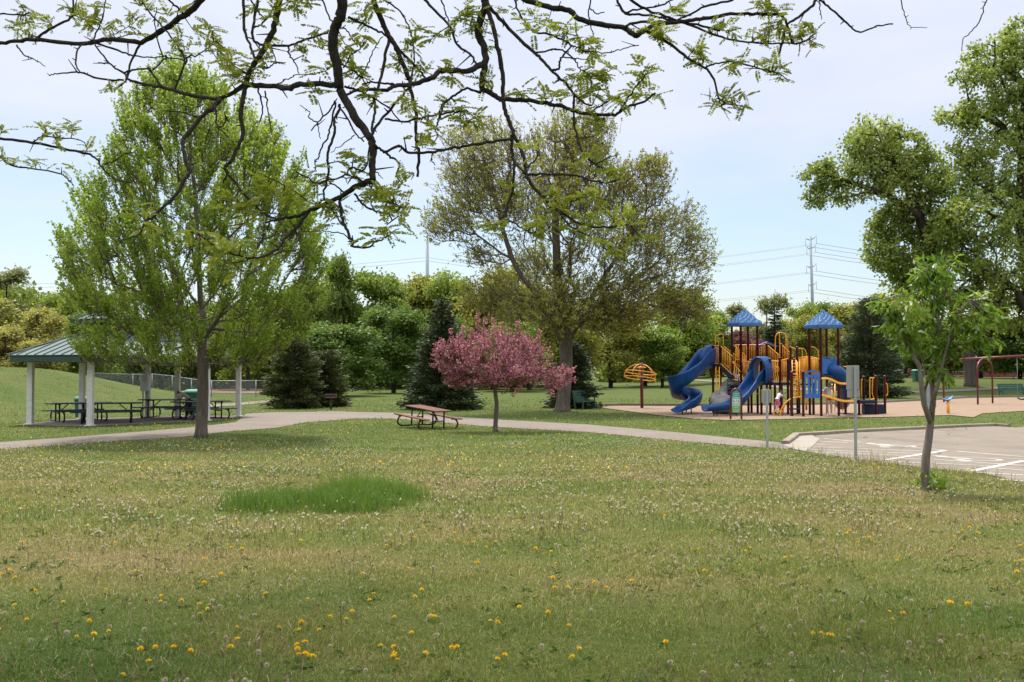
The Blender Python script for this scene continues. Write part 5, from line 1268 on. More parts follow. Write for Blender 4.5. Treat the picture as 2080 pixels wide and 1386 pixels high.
# climbing rock
rk = gp(1478, 836); rock = MB(); rng = np.random.default_rng(9)
for px, py, rx, rz_, dv in ((1462, 815, .62, .42, .0), (1480, 812, .75, .62, .5), (1476, 824, .8, .45, -.3), (1492, 800, .62, .75, .8), (1500, 790, .5, .62, 1.2)):
    c = at(px, py, 49.3 + dv); ph = rng.uniform(0, 6, 6); rings = []
    for i in range(9):
        th_ = -math.pi / 2 + math.pi * i / 8
        rings.append([c + Vector((rx * math.cos(th_) * math.cos(a) * (1 + .16 * math.sin(2 * a + ph[0]) + .13 * math.sin(5 * a + ph[1] + th_ * 3) + .07 * math.sin(9 * a + ph[4] - th_ * 5)), .55 * math.cos(th_) * math.sin(a) * (1 + .14 * math.sin(3 * a + ph[2])), rz_ * math.sin(th_) * (1 + .18 * math.sin(3 * a + ph[3]) + .08 * math.sin(7 * a + ph[5])))) + Vector((0, 0, 1e-3 * i)) for a in np.linspace(0, 2 * math.pi, 19)[:-1]])
    rock.sweep(rings)
# ground it
o = rock.build('climbing_rock', ROCKM, None, True); tag(o, 'grey moulded climbing rock leaning on the tower between the two open slides', 'climbing rock')
for px in (1470, 1490):
    pass

# age sign
ag = gp(1495, 853); sg2 = thing('age_sign', 'teal and green age sign reading 5-12 in a burgundy arched frame', 'sign', ag)
D = ag.y; mb = MB(); mb.tube([ag + Vector((-.245, 0, -.1)), at(1485, 806, D)] + catm([at(1485, 804, D), at(1487, 795, D), at(1495, 790, D), at(1503.5, 795, D), at(1505.5, 804, D)], 4) + [at(1505.5, 806, D), ag + Vector((.245, 0, -.1))], .042, 10); mb.build('frame', BURG, sg2, True)
m = bpy.data.materials.new('age_sign_face'); t, b = nodes(m); tc_ = t.nodes.new('ShaderNodeTexCoord'); sp3 = t.nodes.new('ShaderNodeSeparateXYZ'); t.links.new(tc_.outputs['Object'], sp3.inputs[0])
mrr = t.nodes.new('ShaderNodeMapRange'); mrr.inputs[1].default_value = at(1495, 839, D).z - ag.z; mrr.inputs[2].default_value = at(1495, 794, D).z - ag.z; t.links.new(sp3.outputs[2], mrr.inputs[0])
t.links.new(ramp(t, mrr.outputs[0], [(0, (.13, .28, .06)), (.28, (.20, .36, .12)), (.36, (.34, .48, .36)), (.62, (.30, .48, .42)), (.74, (.06, .33, .33)), (1, (.05, .28, .30))]), b.inputs['Base Color']); b.inputs['Roughness'].default_value = .4
mb = MB(); pl_ = [at(1486.5, 839, D), at(1504, 839, D), at(1504, 802, D), at(1502, 796.5, D), at(1498.5, 794, D), at(1492, 794, D), at(1488.5, 796.5, D), at(1486.5, 802, D)]
mb.sweep([[p + Vector((0, -.012, 0)) for p in pl_], [p + Vector((0, .012, 0)) for p in pl_]]); plate = mb.build('plate', m, sg2)
def text_mesh(s, size, loc, m, parent, name):
    cu = bpy.data.curves.new('txt', 'FONT'); cu.body = s; cu.size = size; cu.align_x = 'CENTER'; cu.align_y = 'CENTER'; cu.extrude = .002
    o = bpy.data.objects.new('txt', cu); col.objects.link(o); dg = bpy.context.evaluated_depsgraph_get(); me = bpy.data.meshes.new_from_object(o.evaluated_get(dg)); bpy.data.objects.remove(o)
    me.transform(Matrix.Translation(Vector(loc) - ORG[parent.name]) @ Matrix.Rotation(R(90), 4, 'X')); me.materials.append(m); ob = bpy.data.objects.new(name, me); col.objects.link(ob); ob.parent = parent; return ob
INK = mat('sign_ink', (.03, .04, .04), .5)
tp_ = at(1495, 815.5, D); mb = MB(); mb.box((tp_.x, D - .0155, tp_.z), (.30, .004, .2)); mb.build('age_patch', mat('sign_pale', (.62, .66, .60), .5), sg2)
text_mesh('5-12', .15, (tp_.x, D - .021, tp_.z), INK, sg2, 'lettering')
mb = MB()
for y, w_ in ((800, .22), (804, .16), (808, .2), (824, .26), (828, .2), (833, .28), (836, .24)): q = at(1495, y, D); mb.box((q.x, D - .0155, q.z), (w_, .004, .022))
mb.build('small_print', mat('sign_white', (.55, .66, .55), .5), sg2)

# spinner
sp_b = gp(1304, 830); spin = thing('playground_spinner', 'yellow spinning ring climber on a burgundy pole beside the ash', 'playground spinner', sp_b)
D = sp_b.y; hub = at(1303, 744, D)
MB().tube([sp_b + Vector((0, 0, -.1)), at(1303, 737, D)], .09, 12).build('pole', BURG, spin, True)
mb = MB(); tl = Matrix.Rotation(R(7), 3, 'Y') @ Matrix.Rotation(R(-6), 3, 'X')
for r, dz in ((.90, -.38), (.90, -.70)): mb.tube([hub + tl @ Vector((r * math.cos(a), r * math.sin(a), dz)) for a in np.linspace(0, 2 * math.pi, 37)], .024, 7, False)
for k in range(5):
    a = k * 2 * math.pi / 5 + .3; e = Vector((math.cos(a), math.sin(a), 0))
    mb.tube(catm([hub + tl @ (e * .06 + Vector((0, 0, .1))), hub + tl @ (e * .38 + Vector((0, 0, .04))), hub + tl @ (e * .72 + Vector((0, 0, -.16))), hub + tl @ (e * .91 + Vector((0, 0, -.40))), hub + tl @ (e * .91 + Vector((0, 0, -.70)))], 4), .022, 7)
mb.build('ring_cage', ORANGE, spin, True)
MB().lathe((hub.x, hub.y, hub.z - .12), [(.1, 0), (.26, .02), (.27, .06), (.1, .1)], 16).build('hub', ORANGE, spin, True)

# swing set and bouncer
sb = gp(1986, 823); sw = thing('swing_set', 'burgundy swing set with arched legs on the wood chips', 'swing set', sb)
DR = 62.3; beam_l, beam_r = at(1890, 733.5, 65.2), at(2125, 720.5, 60.0)
MB().tube([beam_l, beam_r], .075, 10).build('top_beam', BURG, sw, True)
def arch(px0, px1, D, ytop, sp=1.0):
    a, b_ = at(px0, 800, D - sp), at(px1, 800, D + sp); za, zb = G(a.x, a.y), G(b_.x, b_.y); zt = at((px0 + px1) / 2, ytop, D).z; d = (b_ - a); d.z = 0
    P = [Vector((a.x, a.y, za - .1)), Vector((a.x, a.y, zt - .75))] + [Vector((a.x, a.y, 0)) + d * (.5 - .5 * math.cos(u)) + Vector((0, 0, zt - .75 + .70 * math.sin(u))) for u in np.linspace(.25, math.pi - .25, 9)] + [Vector((b_.x, b_.y, zt - .75)), Vector((b_.x, b_.y, zb - .1))]
    MB().tube(P, .058, 10).build('arched_leg', BURG, sw, True)
arch(1889, 1917, 65.0, 731); arch(1986, 2016, 62.4, 726); arch(2112, 2145, 60.3, 720)
for s in (.80, .90):
    c = beam_l.lerp(beam_r, s); d = (beam_r - beam_l).normalized(); zs = G(c.x, c.y) + .48; mb = MB()
    for e in (-.26, .26): mb.tube([c + d * e + Vector((0, 0, -.06)), Vector((c.x, c.y, zs)) + d * e], .012, 5)
    mb.build('chain', GREYM, sw, True); mb = MB(); mb.tube([Vector((c.x, c.y, zs - .12 * (1 - (u / .27) ** 2))) + d * u for u in np.linspace(-.27, .27, 7)], .05, 8); mb.build('swing_seat', BLACKP, sw, True)
ks = gp(1926, 841); bo = thing('play_rocker', 'blue-topped yellow balance post standing alone on the wood chips', 'playground toy', ks); D = ks.y
MB().tube([ks + Vector((0, 0, -.1)), at(1926, 812, D)], .075, 10).build('post', ORANGE, bo, True)
mb = MB(); P = [at(1916.5, 811, D), at(1920, 813, D), at(1927, 812, D), at(1932, 808, D), at(1935, 806, D)]; rings = []
for p, w_ in zip(P, (.05, .15, .2, .17, .08)): rings.append([p + Vector((0, w_ * math.cos(a), .055 * math.sin(a))) for a in np.linspace(0, 2 * math.pi, 11)[:-1]])
mb.sweep(rings); mb.build('seat', BLUEP, bo, True)

# ---------------------------------------------------------------- people
def skin_body(name, V, E, m, parent, sub=2):
    """one continuous surface grown round a joint skeleton: V = [(x, y, z, rx, ry)]"""
    me = bpy.data.meshes.new(name); me.from_pydata([v[:3] for v in V], E, []); o = bpy.data.objects.new(name, me); col.objects.link(o)
    s = o.modifiers.new('s', 'SKIN'); s.use_smooth_shade = True; s.branch_smoothing = .4
    for i, v in enumerate(V):
        d = me.skin_vertices[0].data[i]; d.radius = (v[3], v[4] if len(v) > 4 else v[3]); d.use_root = (i == 0)
    o.modifiers.new('u', 'SUBSURF').levels = sub
    dg = bpy.context.evaluated_depsgraph_get(); m2 = bpy.data.meshes.new_from_object(o.evaluated_get(dg)); bpy.data.objects.remove(o); bpy.data.meshes.remove(me)
    m2.name = name; m2.materials.clear(); m2.materials.append(m); m2.polygons.foreach_set('use_smooth', [True] * len(m2.polygons)); ob = bpy.data.objects.new(name, m2); col.objects.link(ob); ob.parent = parent; return ob
def ball(c, r, sq=(1, 1, 1), n=10):
    mb = MB(); mb.sweep([[Vector(c) + Vector((r * sq[0] * math.cos(t_) * math.cos(a), r * sq[1] * math.cos(t_) * math.sin(a), r * sq[2] * math.sin(t_))) for a in np.linspace(0, 2 * math.pi, n + 1)[:-1]] for t_ in np.linspace(-1.5, 1.5, 8)]); return mb
def person(label, loc, s, J, skin, shirt, legs, shoe, hair, rz=0, long_legs=True, sleeve=.45, face=(0, -1, 0), long_hair=False):
    rt = thing('person', label, 'person', (0, 0, 0)); V, E = [], []
    def add(p, r, to=None, r2=None):
        V.append((*p, r, r2 or r)); i = len(V) - 1
        if to is not None: E.append((to, i))
        return i
    L = lambda a, b_, t_: tuple(Vector(a).lerp(Vector(b_), t_))
    pel = add(J['pelvis'], .115, None, .085); wst = add(J['waist'], .10, pel, .075); chs = add(J['chest'], .125, wst, .085); nk = add(J['neck'], .045, chs); hb_ = add(L(J['neck'], J['head'], .5), .05, nk); hd_ = add(J['head'], .085, hb_); add(L(J['neck'], J['head'], 1.75), .062, hd_)
    for sd in ('l', 'r'):
        sh = add(J['sho_' + sd], .05, chs); el_ = add(J['elb_' + sd], .036, sh); wr = add(J['wri_' + sd], .025, el_)
        w_, d = Vector(J['wri_' + sd]), (Vector(J['wri_' + sd]) - Vector(J['elb_' + sd])).normalized(); pv = d.cross(Vector((0, 0, 1)));
        pv = (pv if pv.length > .1 else Vector((1, 0, 0))).normalized(); pm = add(tuple(w_ + d * .06), .026, wr, .034)
        for k, (o_, ln) in enumerate(((-.027, .060), (-.009, .075), (.009, .07), (.027, .055))):
            a_ = add(tuple(w_ + d * .10 + pv * o_), .0085, pm); add(tuple(w_ + d * (.10 + ln) + pv * o_ * 1.15 + Vector((0, 0, -.012))), .0075, a_)
        th_ = add(tuple(w_ + d * .055 + pv * -.045), .010, pm); add(tuple(w_ + d * .095 + pv * -.055), .008, th_)
        hp = add(J['hip_' + sd], .085, pel); kn = add(J['kne_' + sd], .052, hp); ca = add(L(J['kne_' + sd], J['ank_' + sd], .35), .05, kn); an = add(J['ank_' + sd], .034, ca); f_ = Vector(J['ank_' + sd]); add(tuple(f_ + Vector(J.get('toe', (0, -.14, 0))) + Vector((0, 0, -.04))), .03, an)
    skin_body('body', V, E, skin, rt)
    # clothes
    V, E = [], []; c0 = add(J['waist'], .128, None, .1); c1 = add(J['chest'], .148, c0, .105); add(L(J['pelvis'], J['waist'], .15), .138, c0, .11); add(L(J['chest'], J['neck'], .72), .07, c1)
    for sd in ('l', 'r'): a_ = add(L(J['chest'], J['sho_' + sd], .95), .068, c1); add(L(J['sho_' + sd], J['elb_' + sd], sleeve), .055, a_)
    skin_body('shirt', V, E, shirt, rt)
    V, E = [], []; c0 = add(J['pelvis'], .135, None, .105); add(L(J['pelvis'], J['waist'], .45), .125, c0, .095)
    for sd in ('l', 'r'):
        a_ = add(L(J['pelvis'], J['hip_' + sd], 1), .098, c0)
        if long_legs: k = add(J['kne_' + sd], .072, a_); add(L(J['kne_' + sd], J['ank_' + sd], .9), .054, k)
        else: add(L(J['hip_' + sd], J['kne_' + sd], .42), .088, a_)
    skin_body('trousers' if long_legs else 'shorts', V, E, legs, rt)
    tv = Vector(J.get('toe', (0, -.14, 0)))
    for sd in ('l', 'r'):
        f_ = Vector(J['ank_' + sd]); V, E = [], []; a_ = add(tuple(f_ + Vector((0, 0, -.035)) - tv * .2), .045); b2 = add(tuple(f_ + tv * .6 + Vector((0, 0, -.05))), .042, a_, .034); add(tuple(f_ + tv * 1.15 + Vector((0, 0, -.058))), .036, b2, .026); skin_body('shoe', V, E, shoe, rt, 1)
    hv = Vector(J['head']); fv = Vector(face).normalized(); upv = (hv - Vector(J['neck'])).normalized(); hc = hv + upv * .045
    V, E = [], []; a_ = add(tuple(hc - fv * .03 + upv * .035), .112); b2 = add(tuple(hc - fv * .05 - upv * .05), .085, a_)
    if long_hair: add(tuple(hc - fv * .07 - upv * .2), .055, b2)
    skin_body('hair', V, E, hair, rt)
    sdv = fv.cross(upv).normalized(); mb = MB()
    for k in (-1, 1): mb.add(*[(lambda q: (q.v, q.f))(ball(hc + fv * .082 + sdv * k * .033 + upv * -.01, .012, n=8))][0])
    mb.build('eye', mat('eye_dark', (.02, .015, .012), .3), rt); n_ = ball(hc + fv * .092 - upv * .035, .014, (1, 1, 1.3), 8); n_.build('nose', skin, rt, True)
    ball(hc + fv * .085 - upv * .068, .018, (1.2, .6, .4), 8).build('mouth', mat('lip', (.35, .13, .11), .5), rt, True)
    for k in (-1, 1): ball(hc + sdv * k * .088 - upv * .01, .022, (.5, 1, 1.3), 8).build('ear', skin, rt, True)
    rt.location = loc; rt.scale = (s,) * 3; rt.rotation_euler = (0, 0, R(rz)); return rt
SK1 = mat('light_skin', (.52, .30, .22), .55, 0, .06); SK2 = mat('tan_skin', (.36, .20, .13), .55, 0, .06)
WSH = mat('white_cotton', (.72, .71, .70), .85, 0, .04); REDS = mat('red_cotton', (.52, .03, .025), .8, 0, .06); PINK = mat('pink_leggings', (.55, .13, .22), .8, 0, .06); DKH = mat('dark_hair', (.012, .009, .008), .5, 0, .2, 20); BRH = mat('light_brown_hair', (.20, .11, .06), .5, 0, .2, 20)
gl_ = gp(1684, 844.6); gl_.z += .03
person('girl in white T-shirt and red shorts standing with a hand at her face', gl_, 1.0,
       dict(pelvis=(0, 0, .88), waist=(0, .01, 1.02), chest=(.0, .02, 1.22), neck=(0, 0, 1.38), head=(.0, -.01, 1.47), sho_l=(.16, .01, 1.31), elb_l=(.23, -.06, 1.10), wri_l=(.13, -.14, 1.33), sho_r=(-.16, .01, 1.31), elb_r=(-.22, .02, 1.07), wri_r=(-.19, -.08, .86),
            hip_l=(.09, 0, .82), hip_r=(-.09, 0, .82), kne_l=(.10, -.02, .46), kne_r=(-.08, -.03, .46), ank_l=(.12, .02, .07), ank_r=(-.07, .02, .07), toe=(-.04, -.15, 0)), SK1, WSH, REDS, WSH, BRH, 0, False, .5, (-.25, -1, 0), True)
ch_ = at(1578, 833.5, 47.1)
person('small child in pink leggings and a white shirt climbing onto the yellow arch', ch_, .80,
       dict(pelvis=(.02, 0, .62), waist=(.06, .03, .73), chest=(.16, .08, .90), neck=(.24, .11, 1.02), head=(.29, .13, 1.10), sho_l=(.30, .02, .93), elb_l=(.42, .08, .80), wri_l=(.52, .16, .72), sho_r=(.14, .2, .95), elb_r=(.3, .28, .82), wri_r=(.46, .3, .74),
            hip_l=(.06, -.07, .58), hip_r=(.0, .08, .58), kne_l=(.16, -.04, .36), kne_r=(-.04, .1, .32), ank_l=(.02, -.04, .14), ank_r=(-.08, .1, .07), toe=(.13, .03, 0)), SK2, mat('pale_print_cotton', (.60, .58, .62), .85, 0, .2, 18), PINK, WSH, DKH, 0, True, .7, (.9, .4, 0))
pe = gp(380, 850); pe.z += .03
person('person with dark hair bending over a black table beside the green bin', pe, .98,
       dict(pelvis=(.08, 0, .86), waist=(.0, 0, .98), chest=(-.18, 0, 1.10), neck=(-.34, 0, 1.16), head=(-.42, -.01, 1.17), sho_l=(-.22, -.16, 1.12), elb_l=(-.34, -.2, .90), wri_l=(-.52, -.12, .80), sho_r=(-.22, .16, 1.12), elb_r=(-.34, .2, .90), wri_r=(-.54, .1, .80),
            hip_l=(.08, -.09, .82), hip_r=(.08, .09, .82), kne_l=(.02, -.1, .46), kne_r=(.10, .12, .46), ank_l=(.06, -.12, .07), ank_r=(.16, .14, .07), toe=(-.15, -.02, 0)), SK2, mat('grey_white_shirt', (.50, .44, .44), .85, 0, .35, 8, dirt=(.45, .16, .15)), mat('black_trousers', (.012, .012, .016), .8), mat('pale_shoe', (.55, .42, .42), .7), DKH, 0, True, .7, (-.8, -.1, -.5))

# ---------------------------------------------------------------- honey locust overhead (its trunk stands behind the viewer)
def locust():
    rng = np.random.default_rng(17)
    base = Vector((2.6, -3.4, G(2.6, -3.4)))
    root = thing('honey_locust_tree', 'honey locust with dark knobby branches and ferny new leaves hanging across the sky', 'tree', base)
    # (depth at start, depth at end, width in photo px at start and end, traced points)
    B = [
     (4.6, 5.0, 15, 10, [(432, -30), (400, 11), (372, 32), (335, 58), (286, 88)]), (5.0, 5.4, 10, 7, [(286, 88), (227, 81), (190, 86), (151, 89), (71, 81), (37, 84), (-8, 89), (-60, 92)]),
     (5.3, 5.5, 6, 3.5, [(71, 81), (108, 56), (143, 37), (149, 19), (148, -20)]), (5.0, 4.9, 5, 3, [(286, 88), (268, 121), (260, 152), (253, 167), (240, 178)]), (5.1, 5.2, 4.5, 2, [(190, 86), (249, 106), (275, 114), (307, 116), (340, 114)]),
     (5.1, 4.9, 4, 3, [(173, 88), (158, 100), (154, 130), (162, 147)]), (4.9, 4.9, 4, 2, [(162, 147), (149, 147), (115, 150), (100, 154)]), (4.9, 4.8, 4, 4.5, [(162, 147), (208, 161), (251, 163)]),
     (4.3, 4.8, 10, 5, [(495, 173), (470, 190), (434, 201), (371, 190), (329, 177), (300, 173), (260, 161)]), (4.8, 5.1, 5, 3, [(260, 161), (251, 149), (221, 128), (193, 92)]),
     (4.6, 4.9, 4.5, 3, [(355, 183), (374, 128), (366, 102), (340, 67), (303, 24), (278, -12)]), (4.6, 4.8, 4, 3.5, [(329, 177), (305, 143), (300, 140), (268, 142), (251, 149)]), (4.8, 4.9, 3.5, 2, [(310, 142), (331, 121), (320, 82), (314, 43), (318, 20)]),
     (4.7, 4.5, 3.5, 2, [(331, 121), (345, 118), (370, 121), (377, 128)]), (4.7, 4.5, 4, 2, [(377, 130), (382, 115), (400, 113), (417, 102), (440, 84)]), (4.9, 4.8, 3.5, 2, [(221, 128), (210, 129), (200, 127)]),
     (4.2, 4.2, 15, 10, [(575, -40), (568, -5), (560, 43), (545, 87), (523, 121), (508, 147), (499, 178)]), (4.2, 4.0, 10, 7, [(499, 178), (493, 208), (489, 238), (493, 270), (482, 300), (472, 322), (457, 340)]),
     (4.0, 3.9, 6.5, 4, [(457, 340), (463, 355), (489, 385), (511, 411), (539, 435), (563, 445)]), (4.0, 4.0, 4, 2.5, [(463, 355), (456, 366), (453, 373)]),
     (3.9, 4.25, 12, 11, [(688, 175), (650, 171), (603, 173), (586, 180), (549, 175), (501, 174)]), (4.3, 4.0, 10, 8, [(447, 203), (432, 220), (417, 229), (393, 258), (374, 283), (371, 298), (378, 327), (384, 350), (380, 358)]),
     (4.0, 3.8, 8, 3, [(380, 358), (351, 402), (312, 439), (295, 450), (284, 474), (267, 494)]), (4.0, 4.0, 4, 2, [(312, 439), (320, 447), (318, 452)]),
     (3.8, 3.9, 22, 19, [(697, -40), (694, -4), (693, 32), (680, 58), (676, 93), (684, 134), (689, 180)]), (3.9, 3.8, 18, 14, [(689, 180), (704, 208), (730, 251), (752, 281), (756, 300), (756, 337), (757, 366)]),
     (3.8, 3.9, 14, 9, [(757, 366), (742, 373), (724, 379), (698, 396), (660, 415)]), (3.9, 3.9, 9, 4, [(660, 415), (625, 430), (592, 442), (563, 446), (539, 452)]),
     (3.9, 3.7, 7, 4.5, [(626, 432), (603, 461), (579, 485), (567, 502), (548, 517)]), (3.7, 3.6, 4.5, 2, [(548, 517), (515, 524), (466, 515), (433, 498), (411, 482), (390, 472)]), (3.7, 3.6, 3.5, 2, [(515, 524), (495, 530), (472, 535)]),
     (3.8, 3.7, 5, 3, [(720, 394), (740, 417), (763, 428), (789, 437), (797, 448)]), (3.9, 3.7, 7, 5, [(692, 402), (694, 441), (705, 469), (716, 491), (714, 500)]), (3.7, 3.6, 5, 2, [(714, 500), (746, 503), (762, 492), (779, 485), (811, 465)]),
     (3.8, 3.7, 4, 2, [(763, 374), (768, 392), (776, 405), (798, 413), (820, 424)]), (3.8, 3.7, 3.5, 2, [(756, 375), (752, 400), (757, 420), (766, 434)]), (3.8, 4.0, 6.5, 3.5, [(752, 281), (769, 249), (799, 216), (829, 180), (836, 160), (838, 141)]),
     (4.0, 4.2, 4.5, 4, [(782, 242), (821, 247), (855, 240), (892, 232), (920, 229), (948, 224)]), (4.2, 4.3, 4, 5.5, [(888, 255), (892, 240), (897, 229), (903, 210), (925, 193), (948, 180), (972, 188), (979, 182)]), (4.1, 4.0, 3, 2, [(888, 255), (884, 262), (889, 278), (880, 290)]),
     (3.9, 3.8, 6, 5, [(690, 212), (687, 225), (680, 245), (680, 271), (669, 300), (666, 327), (668, 348)]), (3.8, 3.8, 5, 4, [(668, 348), (662, 374), (658, 392), (659, 408)]), (3.9, 3.9, 4, 2.5, [(682, 208), (673, 251), (664, 281), (651, 303), (647, 320), (640, 327), (641, 340)]),
     (3.9, 4.0, 4, 2.5, [(680, 206), (671, 221), (645, 249), (632, 266)]), (4.0, 4.0, 3, 1.5, [(645, 249), (628, 240), (628, 227), (609, 214)]), (4.0, 4.0, 2.5, 1.5, [(645, 249), (648, 268), (651, 282)]),
     (3.9, 3.85, 4, 3, [(693, 223), (713, 253), (723, 273), (739, 288)]), (3.85, 3.8, 2.5, 1.5, [(720, 275), (700, 290), (672, 310)]),
     (4.4, 4.3, 12, 10, [(752, -40), (758, -2), (773, 37), (790, 74), (806, 100), (816, 126), (832, 162)]), (4.3, 4.2, 8, 6, [(832, 162), (836, 190), (845, 227), (845, 260), (846, 294), (851, 314), (848, 359)]),
     (4.35, 4.0, 6.5, 5, [(790, 80), (780, 130), (771, 169), (762, 195), (761, 229), (756, 260), (754, 284)]), (4.35, 4.3, 7, 4, [(795, 80), (812, 102), (836, 126), (851, 143), (864, 160)]),
     (4.3, 4.0, 13, 8, [(981, 130), (946, 145), (899, 143), (875, 160), (834, 171), (801, 175), (786, 184)]), (4.0, 3.9, 8, 5, [(786, 184), (752, 182), (728, 182), (704, 193)]), (4.0, 3.9, 5, 3, [(800, 172), (780, 169), (750, 168), (735, 172)]), (3.95, 3.9, 5, 2.5, [(700, 176), (730, 184), (755, 198), (790, 220), (812, 245)]),
     (4.4, 4.3, 17, 13, [(980, -40), (985, -2), (986, 13), (976, 39), (971, 67), (982, 95), (986, 126), (980, 156), (979, 180)]), (4.3, 4.2, 11, 8, [(979, 180), (1002, 193), (1021, 202), (1058, 203), (1102, 209), (1140, 215)]),
     (4.2, 4.1, 8, 4, [(1140, 215), (1171, 227), (1210, 233), (1251, 233), (1275, 216), (1305, 208), (1331, 190)]), (4.1, 4.0, 4, 2, [(1258, 227), (1283, 190), (1305, 160), (1316, 147)]), (4.2, 4.15, 3.5, 2, [(1200, 228), (1222, 215), (1245, 202), (1270, 212)]),
     (4.35, 4.2, 10, 8, [(987, 12), (1002, 56), (1012, 104), (1021, 152), (1022, 195), (1026, 227), (1037, 255), (1045, 279)]), (4.2, 4.0, 8, 6.5, [(1045, 279), (1060, 309), (1067, 331), (1067, 346), (1071, 357)]),
     (4.0, 3.9, 5.5, 2.5, [(1071, 355), (1116, 354), (1173, 358), (1207, 368), (1238, 370), (1259, 364)]), (4.0, 3.8, 7, 4, [(1069, 357), (1086, 383), (1116, 413), (1147, 437), (1179, 454), (1225, 462), (1279, 456)]), (3.85, 3.7, 4, 2, [(1134, 428), (1158, 459), (1190, 476), (1225, 493), (1255, 519), (1290, 545)]),
     (4.2, 4.0, 6.5, 5, [(1039, 275), (1041, 314), (1045, 337), (1042, 381), (1032, 417), (1026, 446)]), (4.1, 4.0, 5, 4, [(1043, 330), (1055, 340), (1067, 352)]), (4.0, 3.9, 4, 2, [(1028, 447), (1047, 454), (1069, 469), (1099, 473), (1118, 458)]), (4.0, 4.0, 3, 1.5, [(1027, 446), (1010, 462), (1002, 470)]),
     (4.2, 3.9, 6, 5.5, [(1039, 284), (1000, 288), (987, 290), (950, 296), (906, 303), (878, 309), (833, 310), (818, 300), (810, 296)]), (3.9, 3.8, 5.5, 5, [(810, 297), (783, 309), (770, 301), (758, 294)]), (3.9, 3.8, 5, 3, [(783, 310), (794, 320), (811, 333), (805, 353), (809, 370), (800, 376)]), (3.8, 3.7, 3, 1.5, [(808, 347), (828, 350), (842, 356)]), (4.0, 4.0, 3, 2, [(878, 309), (876, 325), (884, 336)]),
     (4.0, 3.9, 4, 2.5, [(1182, 357), (1190, 372), (1188, 380), (1175, 402), (1160, 412)]), (4.0, 4.0, 4, 2.5, [(1071, 340), (1082, 330), (1092, 318), (1090, 305)]),
     (4.9, 4.7, 12, 11, [(1040, -30), (1063, -3), (1112, 13), (1156, 22), (1175, 39), (1221, 50), (1264, 56), (1292, 74)]), (4.7, 4.9, 10, 6, [(1292, 74), (1318, 58), (1343, 49), (1391, 43), (1430, 38), (1484, 29), (1538, 29), (1586, 30)]),
     (4.9, 4.9, 6, 3, [(1586, 30), (1599, 50), (1607, 80), (1612, 89), (1633, 84), (1655, 69)]), (4.7, 4.9, 6, 4, [(1266, 56), (1292, 45), (1350, 45), (1393, 47), (1430, 54), (1462, 63)]), (4.8, 4.9, 5, 3, [(1393, 48), (1452, 71), (1484, 80), (1527, 87), (1570, 89), (1612, 87)]),
     (4.7, 4.6, 7, 4, [(1310, 62), (1363, 91), (1404, 123), (1432, 138), (1449, 160), (1460, 201)]), (4.6, 4.6, 4, 2, [(1460, 201), (1470, 208), (1484, 213), (1516, 215)]), (4.6, 4.6, 4, 2, [(1432, 138), (1460, 128), (1495, 127), (1538, 138), (1577, 148), (1598, 160)]), (4.6, 4.6, 2, 1, [(1461, 203), (1470, 225), (1482, 246)]),
     (5.0, 4.9, 6.5, 5, [(1664, -30), (1657, -2), (1651, 11), (1622, 35), (1597, 51), (1592, 76), (1582, 111)]), (5.0, 5.0, 5, 3, [(1657, -10), (1664, 0), (1681, 13), (1700, 28), (1725, 52), (1747, 66), (1780, 53), (1814, 49)]), (5.0, 5.0, 3, 1.5, [(1664, 2), (1666, 20), (1669, 40)]),
     (4.8, 4.8, 6, 5, [(1262, -30), (1279, -2), (1318, 22), (1350, 32), (1371, 41), (1391, 44)]), (4.9, 4.8, 5, 4, [(1510, -20), (1486, 0), (1434, 13), (1400, 30), (1376, 41)]), (4.8, 4.8, 6, 4, [(1240, -30), (1253, -2), (1268, 26), (1290, 30), (1330, 34), (1371, 43)]), (4.8, 4.8, 4.5, 3, [(1268, 26), (1300, 18), (1350, 8), (1390, -20)]),
     (4.4, 4.2, 8, 5, [(990, 10), (1021, 43), (1043, 69), (1080, 102), (1102, 123), (1123, 147), (1149, 169), (1166, 193)]), (4.2, 4.1, 5, 2.5, [(1166, 193), (1178, 203), (1192, 212), (1203, 214)]), (4.2, 4.0, 5, 3, [(1166, 195), (1166, 249), (1173, 277), (1175, 290), (1188, 316), (1210, 335), (1238, 348)]), (4.0, 4.0, 3, 1.5, [(1210, 335), (1232, 322), (1254, 314)]),
     (4.3, 4.2, 4, 2, [(1089, 107), (1130, 101), (1149, 106), (1171, 126), (1177, 139), (1197, 152), (1203, 170)]), (4.3, 4.2, 3, 1.5, [(1190, 155), (1215, 155), (1232, 148), (1244, 138)]), (4.25, 4.3, 5, 3.5, [(1121, 143), (1136, 139), (1138, 123), (1149, 106), (1161, 94)]), (4.3, 4.5, 4.5, 4, [(1163, 94), (1140, 80), (1110, 69), (1084, 65), (1065, 43), (1050, 15), (1040, -25)]), (4.3, 4.2, 3, 2, [(1161, 94), (1190, 103), (1230, 107), (1260, 101), (1298, 92)]), (4.3, 4.3, 3, 1.5, [(1144, 116), (1175, 120), (1200, 122)]),
     (4.7, 4.7, 3.5, 2, [(1200, -30), (1199, 0), (1196, 39), (1205, 71), (1208, 87)]), (4.7, 4.7, 3, 2, [(1199, 18), (1212, 28), (1228, 25)]), (4.5, 4.3, 6, 4.5, [(850, -30), (862, -1), (890, 28), (914, 54), (929, 91), (955, 110), (968, 130)]), (4.4, 4.4, 4, 2.5, [(892, -20), (900, 12), (912, 45)]), (4.4, 4.3, 4, 2.5, [(768, -20), (780, 0), (803, 15), (823, 39), (836, 71), (842, 115), (838, 141)]),
